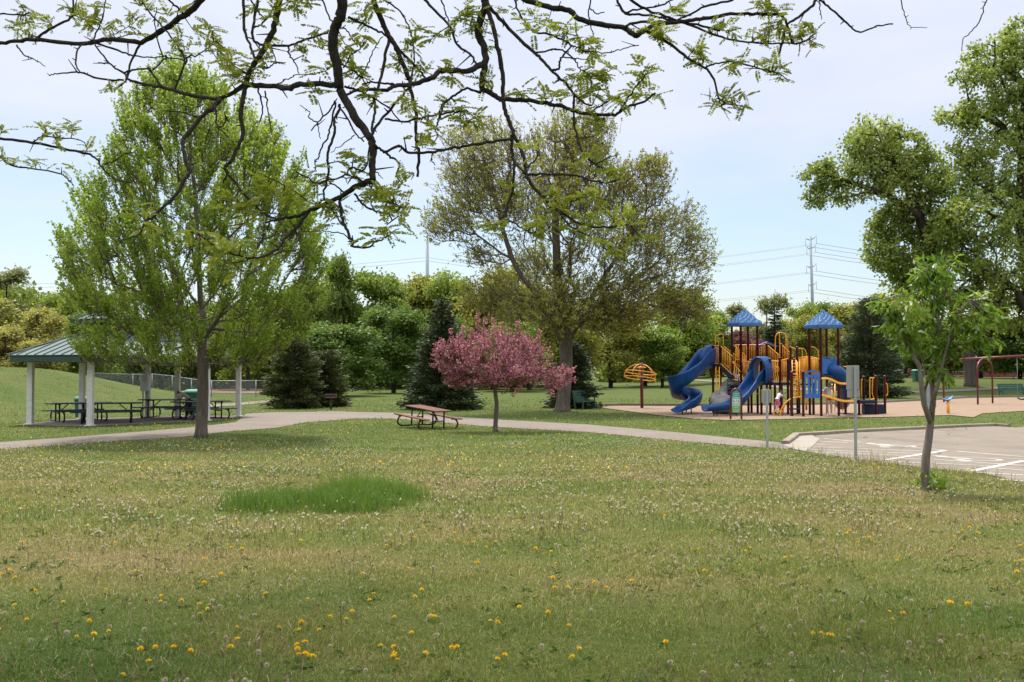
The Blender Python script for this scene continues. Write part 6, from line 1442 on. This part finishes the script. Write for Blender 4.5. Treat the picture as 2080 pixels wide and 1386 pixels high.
     (4.5, 4.2, 6.5, 5, [(494, -30), (495, -1), (496, 61), (508, 91), (519, 121)]), (4.5, 4.3, 6, 4.5, [(525, -30), (523, 0), (514, 54), (514, 80), (532, 90), (586, 93), (620, 81), (666, 67)]), (4.3, 4.3, 4, 2, [(586, 95), (588, 112), (600, 130), (608, 150)]), (4.4, 4.3, 3.5, 3, [(505, -10), (525, 25), (540, 40)]), (4.3, 4.3, 4, 3, [(514, 57), (530, 50), (548, 30), (560, 10), (572, -15)]), (4.2, 4.2, 3.5, 2, [(532, 140), (548, 137), (560, 128), (580, 127)]), (4.2, 4.2, 3, 2, [(551, 95), (557, 115), (562, 128)]),
     (4.2, 4.0, 3.5, 2.5, [(648, -20), (656, 0), (671, 39), (690, 55), (704, 61), (715, 78), (726, 95)]), (4.0, 4.0, 2.5, 1.5, [(688, 64), (698, 85), (715, 100)]), (4.0, 3.95, 3.5, 2.5, [(697, 138), (712, 115), (730, 98), (742, 85)]), (3.95, 4.0, 4, 2.5, [(690, 130), (720, 145), (740, 165), (750, 180)]), (4.1, 4.1, 3, 2, [(735, 155), (750, 125), (760, 100), (778, 75)]), (4.1, 4.3, 5, 4, [(708, 35), (735, 48), (765, 62), (790, 76)]),
     (3.9, 3.9, 2.5, 1.5, [(560, 172), (590, 158), (602, 152), (640, 150), (670, 140)]), (4.2, 4.2, 4, 2.5, [(525, 180), (530, 205), (533, 225), (527, 250)]), (4.2, 4.2, 3.5, 2, [(538, 185), (543, 215), (548, 245), (551, 268)]), (4.2, 4.1, 4, 2.5, [(437, 215), (440, 240), (442, 255), (450, 258), (460, 240), (455, 228)]), (4.3, 4.2, 4, 2, [(405, 240), (385, 232), (365, 227), (335, 226)]), (4.1, 4.0, 2.5, 1.5, [(440, 258), (460, 275), (476, 295)]), (4.0, 4.0, 3, 1.5, [(425, 262), (420, 280), (416, 292)]),
     (3.8, 3.8, 4, 3, [(751, 296), (746, 331), (735, 348), (715, 340), (705, 350), (694, 359), (664, 368), (640, 372), (626, 362), (603, 350)]), (3.8, 3.8, 3.5, 2.5, [(750, 374), (735, 367), (720, 362), (690, 361)]), (3.9, 3.85, 3.5, 3, [(699, 391), (685, 380), (668, 368)]), (3.9, 3.8, 3, 2, [(662, 405), (640, 415), (615, 402), (590, 382), (560, 368), (530, 352)]), (3.7, 3.7, 3, 1.5, [(712, 486), (695, 475), (680, 472), (650, 470), (612, 471)]), (3.9, 3.75, 4, 3, [(662, 420), (678, 430), (690, 450), (703, 462)]), (3.75, 3.75, 2.5, 1.5, [(760, 345), (770, 355), (778, 363)]),
     (5.4, 5.4, 6, 5, [(-50, 275), (-3, 282), (67, 290), (115, 300), (182, 313)]), (5.4, 5.3, 5, 2, [(182, 313), (198, 325), (210, 344), (225, 358), (243, 368), (289, 370)]), (5.3, 5.3, 3, 1.5, [(212, 335), (235, 325), (258, 312), (285, 311)]), (5.4, 5.4, 3, 2, [(67, 288), (87, 277), (130, 281), (160, 284), (172, 290)]), (5.5, 5.4, 4.5, 2, [(-40, 295), (-3, 315), (20, 335), (73, 344), (125, 354), (140, 368), (150, 378)]),
     (5.5, 5.5, 3.5, 3, [(-50, 40), (-3, 30), (44, 30), (60, 26)]), (5.4, 5.3, 3.5, 1.5, [(34, 92), (48, 110), (70, 122), (92, 135)]), (5.2, 5.2, 3.5, 2, [(190, 84), (195, 65), (206, 45), (212, 15), (218, -20)]), (5.1, 5.1, 2.5, 1.5, [(225, 80), (250, 74), (268, 70), (292, 70)]), (5.1, 5.1, 2, 1.2, [(232, 70), (255, 58), (280, 40)]), (4.8, 4.6, 5, 3.5, [(372, 30), (365, 20), (350, 8), (330, -15)]), (4.7, 4.5, 3, 2, [(368, 22), (385, 10), (405, -5)]),
     (5.2, 5.2, 3, 1.5, [(2012, -25), (2003, 2), (1991, 40), (1970, 68), (1957, 79), (1953, 103)]), (5.2, 5.2, 2.5, 1.2, [(1826, -25), (1832, 10), (1842, 42), (1850, 54), (1881, 57)]),
    ]
    parts = []; tips = []; mids = []; roots = []
    for D0_, D1_, w0, w1, pts in B:
        n = 5
        P3 = [at(x, y, D0_ + (D1_ - D0_) * i / (len(pts) - 1)) for i, (x, y) in enumerate(pts)]
        C = np.array(catm(P3, n)); K = len(C)
        C[1:-1] += rng.normal(size=(K - 2, 3)) * .0018
        dd = np.linspace(D0_, D1_, K); R_ = np.linspace(w0, w1, K) * dd / FP / 2 * (1 + .05 * rng.normal(size=K))
        parts.append((C, R_)); mids.append((C, R_))
        if (pts[0][1] < 0 or pts[0][0] < -10) and w0 > 2: roots.append((C[0], R_[0]))
    mb = MB()
    for C, R_ in parts: mb.tube([Vector(c) for c in C], [float(r) for r in R_], 7)
    # knobs and thorny spurs
    sp0, sp1, spr = [], [], []
    for C, R_ in mids:
        L = np.linalg.norm(C[1:] - C[:-1], axis=1).sum()
        for k in range(int(L / .07)):
            i = rng.integers(0, len(C) - 1); p = C[i] + (C[i + 1] - C[i]) * rng.random(); d = nrm(rng.normal(size=3)); l = rng.uniform(.005, .022) if rng.random() < .85 else rng.uniform(.03, .08)
            sp0.append(p); sp1.append(p + d * (l + R_[i])); spr.append(min(.004, R_[i] * .6 + .001))
    spr = np.array(spr); V, F = tubes_np(sp0, sp1, spr, spr * .45, 5)
    o_ = len(mb.v); V0 = np.array([tuple(v) for v in mb.v]); F0 = [f for f in mb.f if len(f) == 4]; caps = [f for f in mb.f if len(f) != 4]
    # trunk and the overhead limbs the branches hang from
    limb = MB()
    tr = [base + Vector((0, 0, -.2)), base + Vector((0, .05, 1.2)), base + Vector((-.1, .2, 2.4))]
    top = tr[-1]
    limbs = [catm([top, Vector((1.4, -1.0, 3.9)), Vector((.3, 1.8, 4.45)), Vector((-.6, 3.9, 4.55)), Vector((-1.4, 5.6, 4.9)), Vector((-2.2, 7.8, 6.2)), Vector((-2.6, 10.6, 7.6))], 6), catm([top, Vector((2.6, -.8, 4.1)), Vector((2.0, 2.0, 4.6)), Vector((1.1, 4.3, 4.75)), Vector((.8, 6.6, 5.9)), Vector((1.2, 10.2, 7.5))], 6),
             catm([Vector((.3, 1.8, 4.45)), Vector((-1.5, 3.2, 4.6)), Vector((-2.6, 4.6, 4.8)), Vector((-4.0, 6.2, 6.0)), Vector((-5.8, 9.4, 7.6))], 6), catm([Vector((2.0, 2.0, 4.6)), Vector((2.6, 3.8, 4.75)), Vector((2.9, 5.4, 5.2)), Vector((4.2, 7.4, 6.4)), Vector((6.0, 10.4, 7.8))], 6)]
    for c, (a, b_) in zip(limbs, ((.14, .03), (.14, .03), (.08, .03), (.08, .03))): limb.tube(c, [float(x) for x in np.linspace(a, b_, len(c))], 9)
    allp = [p for c in limbs for p in c]
    for p, r in roots:
        p = Vector(p); q = min(allp, key=lambda s: (s - p).length + (.6 if s.z < p.z else 0)); m_ = p.lerp(q, .5) + Vector((0, 0, .12)); up = p + Vector((0, .02, .18))
        c = catm([p, up, m_ + Vector((0, 0, .1)), q], 4); limb.tube(c, [float(x) for x in np.linspace(r, max(r * 1.2, .014), len(c))], 7)
    tk = MB(); tk.tube(catm(tr, 5), [float(x) for x in np.linspace(.27, .19, len(catm(tr, 5)))], 12); tk.build('trunk', barkmat('locust_bark', (.018, .014, .012), (.06, .048, .038), 20), root, True)
    LB = MATS['locust_bark']
    mb.add(limb.v, limb.f); mb.add(V, [tuple(int(i_) for i_ in f_) for f_ in F]); mb.build('branches', LB, root, True)
    # ferny leaves: clusters where the photo shows them
    CL = [(45, 15), (65, 30), (38, 55), (60, 66), (100, 45), (140, 20), (165, 15), (175, 40), (185, 35), (195, 45), (160, 45), (195, 8), (225, 60), (250, 52), (280, 62), (332, 30), (285, 10), (370, 80), (365, 103), (395, 65), (270, 32), (228, 172), (92, 262), (122, 262), (150, 255), (115, 290), (175, 298), (15, 325), (70, 330), (125, 340), (5, 262), (60, 50), (180, 50), (172, 30),
          (430, 62), (425, 83), (440, 95), (470, 112), (475, 142), (450, 135), (485, 160), (510, 128), (540, 128), (545, 75), (560, 20), (598, 5), (625, 2), (645, 75), (663, 100), (617, 112), (660, 135), (640, 190), (515, 18), (470, 130), (480, 150),
          (470, 408), (505, 420), (515, 430), (485, 432), (380, 468), (415, 488), (432, 493), (455, 510), (490, 500), (517, 517), (462, 527), (535, 388), (280, 430), (300, 460), (600, 395), (545, 380), (575, 400),
          (740, 15), (745, 35), (765, 20), (735, 80), (700, 105), (715, 135), (725, 145), (745, 195), (820, 210), (828, 220), (830, 90), (838, 98), (845, 60), (855, 140), (820, 125), (880, 75), (905, 65), (915, 135), (920, 155), (925, 208), (932, 220), (945, 30), (970, 22), (960, 45), (985, 75), (870, 245), (850, 285), (872, 280), (935, 245), (970, 245), (990, 165), (800, 130), (950, 28),
          (640, 348), (635, 370), (688, 328), (718, 318), (725, 355), (745, 395), (765, 400), (780, 393), (800, 395), (785, 418), (805, 430), (810, 440), (785, 458), (790, 472), (690, 420), (682, 420), (670, 450), (835, 365), (755, 487),
          (1040, 20), (1080, 40), (1085, 60), (1115, 40), (1142, 52), (1145, 67), (1180, 85), (1195, 95), (1200, 108), (1175, 150), (1190, 155), (1165, 170), (1195, 185), (1225, 145), (1240, 138), (1235, 165), (1050, 190), (1062, 188), (1105, 195), (1125, 195), (1230, 208), (1260, 193), (1272, 195), (1300, 145), (1308, 160), (1310, 195), (1330, 188), (1258, 208), (1182, 195), (1322, 60), (1340, 66), (1222, 92), (1160, 240), (1225, 245), (1210, 250),
          (1365, 18), (1330, 55), (1345, 70), (1410, 100), (1420, 112), (1452, 55), (1475, 50), (1480, 62), (1545, 10), (1560, 18), (1575, 22), (1530, 60), (1547, 78), (1560, 70), (1578, 45), (1587, 60), (1640, 52), (1650, 70), (1625, 75), (1655, 88), (1605, 75), (1480, 130), (1492, 128), (1570, 130), (1577, 140), (1580, 153), (1456, 208), (1470, 195), (1487, 203), (1512, 212), (1540, 125), (1420, 118), (1555, 15),
          (1180, 328), (1205, 330), (1230, 345), (1242, 350), (1120, 393), (1078, 458), (1092, 455), (1105, 468), (1140, 430), (1175, 470), (1182, 460), (1205, 440), (1275, 442), (1260, 450), (1000, 455), (1010, 470), (950, 245), (1090, 298), (1205, 395), (1185, 395), (1240, 500), (1040, 393), (1300, 480), (1100, 460)]
    allC = np.concatenate([c for c, _ in mids])
    # project branch points to the picture to find which branch carries each cluster
    k = FP / (allC[:, 1] * CT + (allC[:, 2] - H) * ST); PX = 1040 + allC[:, 0] * k; PY = 693 - ((allC[:, 2] - H) * CT - allC[:, 1] * ST) * k
    fP, fT, fL = [], [], []
    t0, t1 = [], []
    for (x, y) in CL:
        j = int(np.argmin((PX - x) ** 2 + (PY - y) ** 2)); D = allC[j, 1]; c = np.array(at(x, y, D + rng.uniform(-.05, .05)))
        t0.append(allC[j]); t1.append(c)
        for i in range(rng.integers(6, 11)):
            d = nrm(rng.normal(size=3) * (.9, .9, .45) + (0, 0, .12)); s = c + rng.normal(size=3) * .014; fP.append(s); fT.append(d); fL.append(rng.uniform(.045, .09))
    # a thinner scatter of the same leaves on every twig outside the picture and overhead
    for c in limbs:
        for p in c[8:]:
            for q in range(int(np.clip((p.y - 2.5) * 5.5, 6, 22))):
                s = np.array(p) + rng.normal(size=3) * (1.15, .9, .5); s[2] = max(s[2], 2.45 + s[1] * .41 + .25)
                t0.append(np.array(p)); t1.append(s)
                for i in range(16): d = nrm(rng.normal(size=3) * (1, 1, .4)); fP.append(s + rng.normal(size=3) * .16); fT.append(d); fL.append(rng.uniform(.07, .14))
    fP = np.array(fP); fT = np.array(fT); fL = np.array(fL); V, F = tubes_np(t0, t1, np.full(len(t0), .003), np.full(len(t0), .0016), 4); np_obj('leaf_stalks', V, F, LB, root)
    # each leaf: a curved stalk with pairs of small leaflets
    npair = 9; side = nrm(np.cross(fT, nrm(rng.normal(size=fT.shape) * .35 + (0, 0, 1)))); up = np.cross(side, fT)
    lp, lt, ll = [], [], []
    for q in range(npair):
        s = (q + .8) / npair; pos = fP + fT * (fL * s)[:, None] - up * (fL * .22 * s * s)[:, None]
        for sg in (-1, 1): lp.append(pos); lt.append(nrm(side * sg + fT * .55 - up * .18)); ll.append(fL * .26 * (1 - .45 * abs(s - .45)))
    lp = np.concatenate(lp); lt = np.concatenate(lt); ll = np.concatenate(ll)
    V, F = leaves_np(lp, lt, ll, ll * .6, rng, .05)
    np_obj('foliage', V, F, leafmat('locust_leaf', [(0, (.20, .235, .02)), (.5, (.30, .33, .04)), (1, (.40, .42, .08))], .5, .5, 6, 1.2), root)
locust()

# ---------------------------------------------------------------- grass blades and dandelions
rng = np.random.default_rng(23)
def vnoise(x, y, s, seed):
    """cheap smooth value noise"""
    r = np.random.default_rng(seed).random((64, 64)); u, v_ = x / s, y / s; i, j = np.floor(u).astype(int), np.floor(v_).astype(int); f, g = smooth(u - i), smooth(v_ - j)
    q = lambda a, b_: r[a % 64, b_ % 64]
    return (q(i, j) * (1 - f) + q(i + 1, j) * f) * (1 - g) + (q(i, j + 1) * (1 - f) + q(i + 1, j + 1) * f) * g
def in_poly(x, y, poly):
    c = np.zeros(len(x), bool); n = len(poly)
    for a in range(n):
        (x0, y0), (x1, y1) = poly[a], poly[(a + 1) % n]
        if y0 == y1: continue
        c ^= ((y0 > y) != (y1 > y)) & (x < (x1 - x0) * (y - y0) / (y1 - y0) + x0)
    return c
NOGRASS = [path_poly, lot, pxy(bed), pxy([(1592, 905), (1618, 886), (1654, 884), (1667, 891.5), (1638, 918), (1612, 913)]), [(p.x, p.y) for p in slab]]
def clear(x, y):
    m_ = np.ones(len(x), bool)
    for p in NOGRASS: m_ &= ~in_poly(x, y, p)
    return m_
def blades(name, bands, hfac, wfac, mm, seed, lush=None, label=None, lean=.55):
    rng = np.random.default_rng(seed); Xs, Ys, Hh, Ww = [], [], [], []
    for d0, d1, dens, hh, ww in bands:
        A = .56 * (d1 * d1 - d0 * d0) + 5 * (d1 - d0); n = int(A * dens); d = (-4.5 + np.sqrt(rng.uniform((d0 + 4.5) ** 2, (d1 + 4.5) ** 2, n))); x = rng.uniform(-1, 1, n) * (.56 * d + 2.5)
        if lush is not None: k = lush(x, d); s = rng.random(n) < k; x, d = x[s], d[s]
        s = clear(x, d); x, d = x[s], d[s]; n = len(x); tall = .55 + .9 * vnoise(x, d, .5, 4) ** 1.6 + .25 * vnoise(x, d, 2.3, 5)
        Xs.append(x); Ys.append(d); Hh.append(hh * tall * rng.uniform(.5, 1.3, n) * hfac); Ww.append(ww * rng.uniform(.7, 1.3, n) * wfac)
    x, y, h, w_ = map(np.concatenate, (Xs, Ys, Hh, Ww)); n = len(x); z = gz(x, y) - .004; a = rng.uniform(0, 6.283, n); l = h * rng.uniform(.1, lean * 2, n)
    P = np.stack([x, y, z], 1); sd = np.stack([np.cos(a), np.sin(a), 0 * a], 1) * (w_ / 2)[:, None]; b_ = rng.uniform(0, 6.283, n); ln = np.stack([np.cos(b_) * l, np.sin(b_) * l, 0 * l], 1)
    up = np.array([0, 0, 1.])
    M_ = P + ln * .35 + up * (h * .6)[:, None]; Tp = P + ln + up * (h * np.clip(1.05 - .5 * (l / h) ** 2, .25, 1))[:, None]
    V = np.stack([P - sd, P + sd, M_ + sd * .75, M_ - sd * .75, Tp + sd * .08, Tp - sd * .08], 1).reshape(-1, 3); k = np.arange(n)[:, None] * 6
    F = np.concatenate([k + [0, 1, 2, 3], k + [3, 2, 4, 5]], 1).reshape(-1, 4)
    return tag(np_obj(name, V, F, mm), label, 'grass', kind='stuff')
def grassmat(name, stops, trans=.3, base=True):
    m = bpy.data.materials.new(name); t, b = nodes(m); f, v = lawn_color(t); g = t.nodes.new('ShaderNodeNewGeometry')
    ma = t.nodes.new('ShaderNodeMath'); ma.operation = 'MULTIPLY_ADD'; ma.inputs[1].default_value = .42; t.links.new(g.outputs['Random Per Island'], ma.inputs[0])
    mb_ = t.nodes.new('ShaderNodeMath'); mb_.operation = 'MULTIPLY_ADD'; mb_.inputs[1].default_value = 1.5; mb_.inputs[2].default_value = -.44; t.links.new(f, mb_.inputs[0]); t.links.new(mb_.outputs[0], ma.inputs[2])
    c = ramp(t, ma.outputs[0], stops); t.links.new(c, b.inputs['Base Color']); b.inputs['Roughness'].default_value = .6; b.inputs['Specular IOR Level'].default_value = .25
    tr = t.nodes.new('ShaderNodeBsdfTranslucent'); t.links.new(c, tr.inputs['Color']); ms = t.nodes.new('ShaderNodeMixShader'); ms.inputs[0].default_value = trans
    t.links.new(b.outputs[0], ms.inputs[1]); t.links.new(tr.outputs[0], ms.inputs[2]); t.links.new(ms.outputs[0], t.nodes['Material Output'].inputs[0]); return m
GRASS = grassmat('grass_blade', [(.16, (.40, .30, .15)), (.36, (.335, .285, .095)), (.54, (.25, .26, .056)), (.78, (.16, .215, .033)), (1, (.10, .165, .022))])
blades('grass', [(3.6, 7, 3600, .046, .0042), (7, 11, 1900, .05, .0058), (11, 17, 760, .055, .009), (17, 26, 290, .065, .014), (26, 42, 80, .075, .022), (42, 75, 14, .09, .04)], 1, 1, GRASS, 51, lambda x, y: np.clip(.35 + 1.1 * vnoise(x, y, .33, 8), 0, 1), 'sparse spring lawn of green and straw-coloured blades', .8)
STRAW = leafmat('dry_straw', [(0, (.20, .13, .07)), (.5, (.36, .26, .15)), (1, (.50, .40, .25))], .15, .8)
blades('dry_grass', [(3.8, 8, 420, .05, .0032), (8, 14, 190, .05, .005), (14, 26, 60, .06, .009)], 1, 1, STRAW, 57, lambda x, y: np.clip(1.7 * vnoise(x, y, 1.1, 12) - .25, 0, 1), 'dead straw blades lying in the lawn', 1.1)
WEED = leafmat('weed_leaf', [(0, (.04, .085, .013)), (.5, (.07, .125, .02)), (1, (.11, .16, .03))], .25, .8)
rw = np.random.default_rng(58); n = 2600; d = np.sqrt(rw.uniform(4.2 ** 2, 20 ** 2, n)); x = d * rw.uniform(-.55, .55, n); s = clear(x, d) & (vnoise(x, d, .8, 14) > .5); x, d = x[s], d[s]; n = len(x)
Pw = np.repeat(np.stack([x, d, gz(x, d) + .008], 1), 7, 0) + rw.normal(size=(n * 7, 3)) * (.02, .02, .002); Tw = rw.normal(size=(n * 7, 3)) * (1, 1, .12) + (0, 0, .28); V, F = leaves_np(Pw, Tw, .055 * rw.uniform(.6, 1.3, n * 7), .016, rw, .08)
tag(np_obj('lawn_weeds', V, F, WEED), 'low dark weed leaves scattered through the lawn', 'weeds', kind='stuff')
lc = gp(700, 1035); lc2 = gp(560, 1040)
def lushf(x, y):
    e = ((x - lc.x) / 1.05) ** 2 + ((y - lc.y - 1.2) / 1.9) ** 2; e2 = ((x - lc2.x + .1) / 1.0) ** 2 + ((y - lc2.y - .8) / 1.6) ** 2
    q = vnoise(x, y, .55, 71) * 1.6 + vnoise(x, y, .16, 72) * .6 - .1
    return np.clip((np.maximum(1.2 - e, .8 - e2)) * 1.1 * q - .12, 0, 1) ** 1.4
LUSH = grassmat('lush_blade', [(0, (.20, .25, .045)), (.4, (.14, .225, .03)), (1, (.085, .165, .02))], .4)
blades('tall_grass', [(lc.y - 1.4, lc.y + 4.2, 1700, .26, .009)], 1, 1, LUSH, 52, lushf, 'lush clump of long dark green grass in the middle of the lawn', .45)
cl2 = gp(1870, 1330)
blades('tall_grass', [(4.6, 7.5, 520, .20, .004)], 1, 1, GRASS, 53, lambda x, y: np.clip(1.0 - ((x - cl2.x) / .75) ** 2 - ((y - cl2.y - .2) / .5) ** 2, 0, 1), 'tuft of tall seeding grass at the lower right of the lawn', .25)
edge_pts = [gp(*q) for q in ((1560, 912), (1640, 922), (1735, 938), (1800, 943), (1880, 960), (1950, 966))]
blades('tall_grass', [(16, 34, 90, .24, .010)], 1, 1, GRASS, 54, lambda x, y: np.clip(np.max(np.stack([1 - ((x - p.x) ** 2 + (y - p.y + .3) ** 2) / .5 for p in edge_pts]), 0), 0, 1), 'taller grass along the edge of the parking lot', .3)

n = 5200; d = np.sqrt(rw.uniform(4.3 ** 2, 26 ** 2, n)); x = d * rw.uniform(-.55, .55, n); s = clear(x, d) & (vnoise(x, d, 1.2, 31) * .6 + vnoise(x, d, .45, 33) * .5 > .52); x, d = x[s], d[s]; n = len(x)
P0 = np.stack([x, d, gz(x, d)], 1); P1 = P0 + np.stack([rw.normal(size=n) * .03, rw.normal(size=n) * .03, rw.uniform(.05, .15, n)], 1); V1, F1 = tubes_np(P0, P1, np.full(n, .0024), np.full(n, .0018), 3)
V2, F2 = leaves_np(np.repeat(P1, 4, 0) - (0, 0, .006), nrm(rw.normal(size=(n * 4, 3)) * .5 + (0, 0, .8)), .022, .011, rw, .2); V, F = join_np([(V1, F1), (V2, F2)])
tag(np_obj('spent_stems', V, F, leafmat('spent_stem', [(0, (.12, .07, .04)), (.5, (.24, .16, .09)), (1, (.42, .34, .22))], .15, .9)), 'spent brown dandelion stems standing in the lawn', 'dry stems', kind='stuff')
YELL = mat('dandelion_yellow', (.90, .62, .010), .8, 0, .12, 40); STEM = mat('dandelion_stem', (.16, .15, .05), .7, 0, .2, 9); PUFF = leafmat('dandelion_puff', [(0, (.42, .36, .26)), (.5, (.58, .52, .41)), (1, (.74, .69, .58))], .3, .9); DLEAF = mat('dandelion_leaf', (.045, .095, .014), .95, 0, .25, 12, spec=.05); BUD = mat('seed_core', (.22, .15, .08), .9, 0, .2, 20)
def flower_proto(kind, seed, h):
    rng = np.random.default_rng(seed); mb = MB(); lean = rng.uniform(-.03, .03, 2)
    top = Vector((lean[0], lean[1], h)); stem = MB().tube([(0, 0, -.01), (lean[0] * .3, lean[1] * .3, h * .5), tuple(top)], [.0022, .002, .0018], 5)
    V = [tuple(v) for v in stem.v]; F = list(stem.f); mi = [0] * len(F)
    if kind == 'dandelion':
        P = []; T = []; n = 70
        for i in range(n):
            a = i * 2.399; r = math.sqrt((i + .5) / n); P.append(np.array(top) + (0, 0, .004)); T.append((math.cos(a) * r, math.sin(a) * r, .85 - .75 * r))
        v_, f_ = leaves_np(np.array(P), np.array(T), .021, .0068, rng, .05)
    else:
        n = 110; d = nrm(rng.normal(size=(n, 3))); d[:, 2] += .12; v_, f_ = leaves_np(np.repeat(np.array(top)[None], n, 0) + d * .004, d, .0155, .0075, rng, .2)
    o = len(V); V += [tuple(q) for q in v_]; F += [tuple(int(q) + o for q in r) for r in f_]; mi += [1] * len(f_)
    if kind == 'dandelion':
        for i in range(6):
            a = i * 1.05 + rng.uniform(0, .4); e = Vector((math.cos(a), math.sin(a), .12)); s = Vector((-e.y, e.x, 0)); l = rng.uniform(.045, .085); o = len(V)
            V += [tuple(e * .01 + s * .003), tuple(e * .01 - s * .003), tuple(e * l * .7 - s * .011), tuple(e * l), tuple(e * l * .7 + s * .011)]; F.append((o, o + 1, o + 2, o + 3, o + 4)); mi.append(2)
    me = bpy.data.meshes.new(kind); me.from_pydata(V, [], F)
    for m in (STEM, YELL if kind == 'dandelion' else PUFF, DLEAF): me.materials.append(m)
    me.polygons.foreach_set('material_index', mi); return me
YM = [flower_proto('dandelion', s, h) for s, h in ((1, .045), (2, .07), (3, .055))]; SM = [flower_proto('dandelion_clock', s, h) for s, h in ((4, .10), (5, .14), (6, .07))]
ypx = [(500 + a / 2.738, 880 + b_ / 2.738) for a, b_ in [(75, 372), (25, 402), (290, 455), (120, 575), (302, 620), (805, 625), (790, 650), (850, 652), (920, 600), (990, 553), (1020, 312), (1100, 300), (1150, 370), (1160, 380), (1190, 612), (1210, 630), (1260, 632), (1250, 602), (1162, 585), (1320, 662), (1380, 628), (1432, 670), (1620, 690), (1632, 678), (1520, 505), (1300, 520), (920, 772), (665, 812), (705, 932), (680, 955), (118, 912), (350, 968), (980, 913), (948, 952), (1310, 772), (612, 1022), (548, 1062), (440, 1085), (168, 1118), (290, 1105), (318, 1140), (430, 1128), (1010, 1055), (1055, 1058), (795, 1062), (905, 1130), (1410, 1118), (1345, 1080), (770, 1212), (850, 1238), (785, 1268), (840, 1290), (808, 1318), (975, 1255), (1128, 1245), (1185, 1255), (295, 1230), (268, 1268), (340, 1215), (315, 1262), (350, 1282), (345, 1308), (298, 1305), (1395, 1295), (1425, 1300), (1535, 990), (940, 340), (960, 350), (980, 348), (1000, 350), (1040, 355), (1060, 350), (920, 345), (905, 338), (975, 370), (885, 330), (840, 272), (1075, 345), (1015, 345)]]
ypx += [(1100 + a / 2.738, 880 + b_ / 2.738) for a, b_ in [(60, 690), (90, 750), (175, 425), (220, 400), (705, 490), (870, 660), (1120, 680), (1150, 655), (940, 565), (920, 818), (965, 825), (65, 848), (92, 900), (125, 900), (195, 890), (290, 882), (355, 895), (510, 850), (155, 1128), (230, 1250), (200, 1285), (705, 1205), (1528, 1155), (1600, 1165), (1375, 725), (25, 1045)]]
ypx += [(a / 3.108, 940 + b_ / 3.108) for a, b_ in [(105, 235), (175, 300), (60, 330), (360, 195), (480, 190), (720, 170), (765, 185), (560, 430), (820, 430), (710, 530), (140, 550), (470, 645), (865, 715), (70, 722), (80, 762), (30, 720), (220, 850), (400, 900), (675, 840), (110, 950), (150, 1052), (10, 1085), (570, 1060), (670, 1112), (475, 1135), (560, 1150), (1010, 1240), (965, 1300), (885, 1248), (1160, 1250), (1085, 1215), (1285, 935), (1315, 970), (1275, 980), (1040, 880), (1035, 915), (1170, 910), (1455, 580), (1505, 580), (1305, 645), (1380, 745), (1310, 810), (1470, 415), (1510, 415), (1495, 1075), (1425, 1210), (1520, 1160), (730, 1375), (960, 345), (1375, 390), (1490, 325), (1040, 225)]]
ypx += [(1560 + a / 3.108, 940 + b_ / 3.108) for a, b_ in [(480, 495), (1250, 450), (1210, 455), (1305, 490), (1190, 500), (580, 518), (628, 515), (1140, 565), (805, 650), (1600, 560), (1590, 650), (1560, 655), (1580, 750), (1180, 932), (1170, 912), (1295, 952), (845, 985), (880, 998), (765, 1030), (738, 965), (305, 1125), (388, 1138), (130, 635), (235, 375), (650, 380), (1250, 108), (500, 455)]]
def put(meshes, nm_, pts, label, group, cat, sc_):
    for i, p in enumerate(pts):
        o = bpy.data.objects.new(nm_, meshes[i % 3]); col.objects.link(o); o.location = (p.x, p.y, p.z); s = sc_ * random.uniform(.8, 1.2); o.scale = (s, s, s * random.uniform(.75, 1.2)); o.rotation_euler = (random.uniform(-.3, .3) + .12, random.uniform(-.3, .3), random.uniform(0, 6.28)); tag(o, label, cat, group)
put(YM, 'dandelion', [gp(*q) for q in ypx if q[1] < 1386], 'yellow dandelion in flower on the lawn', 'yellow dandelions on the lawn', 'dandelion', .86)
n = 14000; d = np.sqrt(rng.uniform(4.6 ** 2, 30 ** 2, n)); x = d * rng.uniform(-.54, .54, n); dens = vnoise(x, d, 1.4, 31) * .6 + vnoise(x, d, .5, 32) * .5
ok = (dens > .62) | (rng.random(n) < .12); ok &= (d > 8) | (rng.random(n) < .42); ok &= clear(x, d); x, d = x[ok], d[ok]; o_ = np.argsort(d); x, d = x[o_], d[o_]
put(SM, 'dandelion_clock', [Vector((float(a), float(b_), G(a, b_))) for a, b_ in zip(x[:300], d[:300])], 'white dandelion seed head on the near lawn', 'dandelion seed heads on the near lawn', 'seed head', .74)
x, d = x[300:], d[300:]; z = gz(x, d); n = len(x); hh = rng.uniform(.06, .17, n); P0 = np.stack([x, d, z], 1); P1 = P0 + np.stack([rng.normal(size=n) * .02, rng.normal(size=n) * .02, hh], 1)
V1, F1 = tubes_np(P0, P1, np.full(n, .003), np.full(n, .0025), 3); k = 7; dd = nrm(rng.normal(size=(n * k, 3))); V2, F2 = leaves_np(np.repeat(P1, k, 0), dd, .018, .017, rng, .2); V, F = join_np([(V1, F1), (V2, F2)])
o = np_obj('dandelion_clocks', V, F, [STEM, PUFF], mi=[0] * len(F1) + [1] * len(F2)); tag(o, 'far scatter of white dandelion seed heads over the lawn', 'seed heads', kind='stuff')
n = 900; dd_ = rng.uniform(19, 44, n); xx = dd_ * rng.uniform(-.54, .54, n); ok = clear(xx, dd_) & (vnoise(xx, dd_, 2.2, 61) > .5); xx, dd_ = xx[ok], dd_[ok]; n = len(xx); P0 = np.stack([xx, dd_, gz(xx, dd_) + .07], 1)
V, F = leaves_np(np.repeat(P0, 5, 0), nrm(rng.normal(size=(n * 5, 3)) + (0, 0, .8)), .034, .026, rng, .2); tag(np_obj('dandelions', V, F, YELL), 'far scatter of yellow dandelions across the park grass', 'dandelions', kind='stuff')
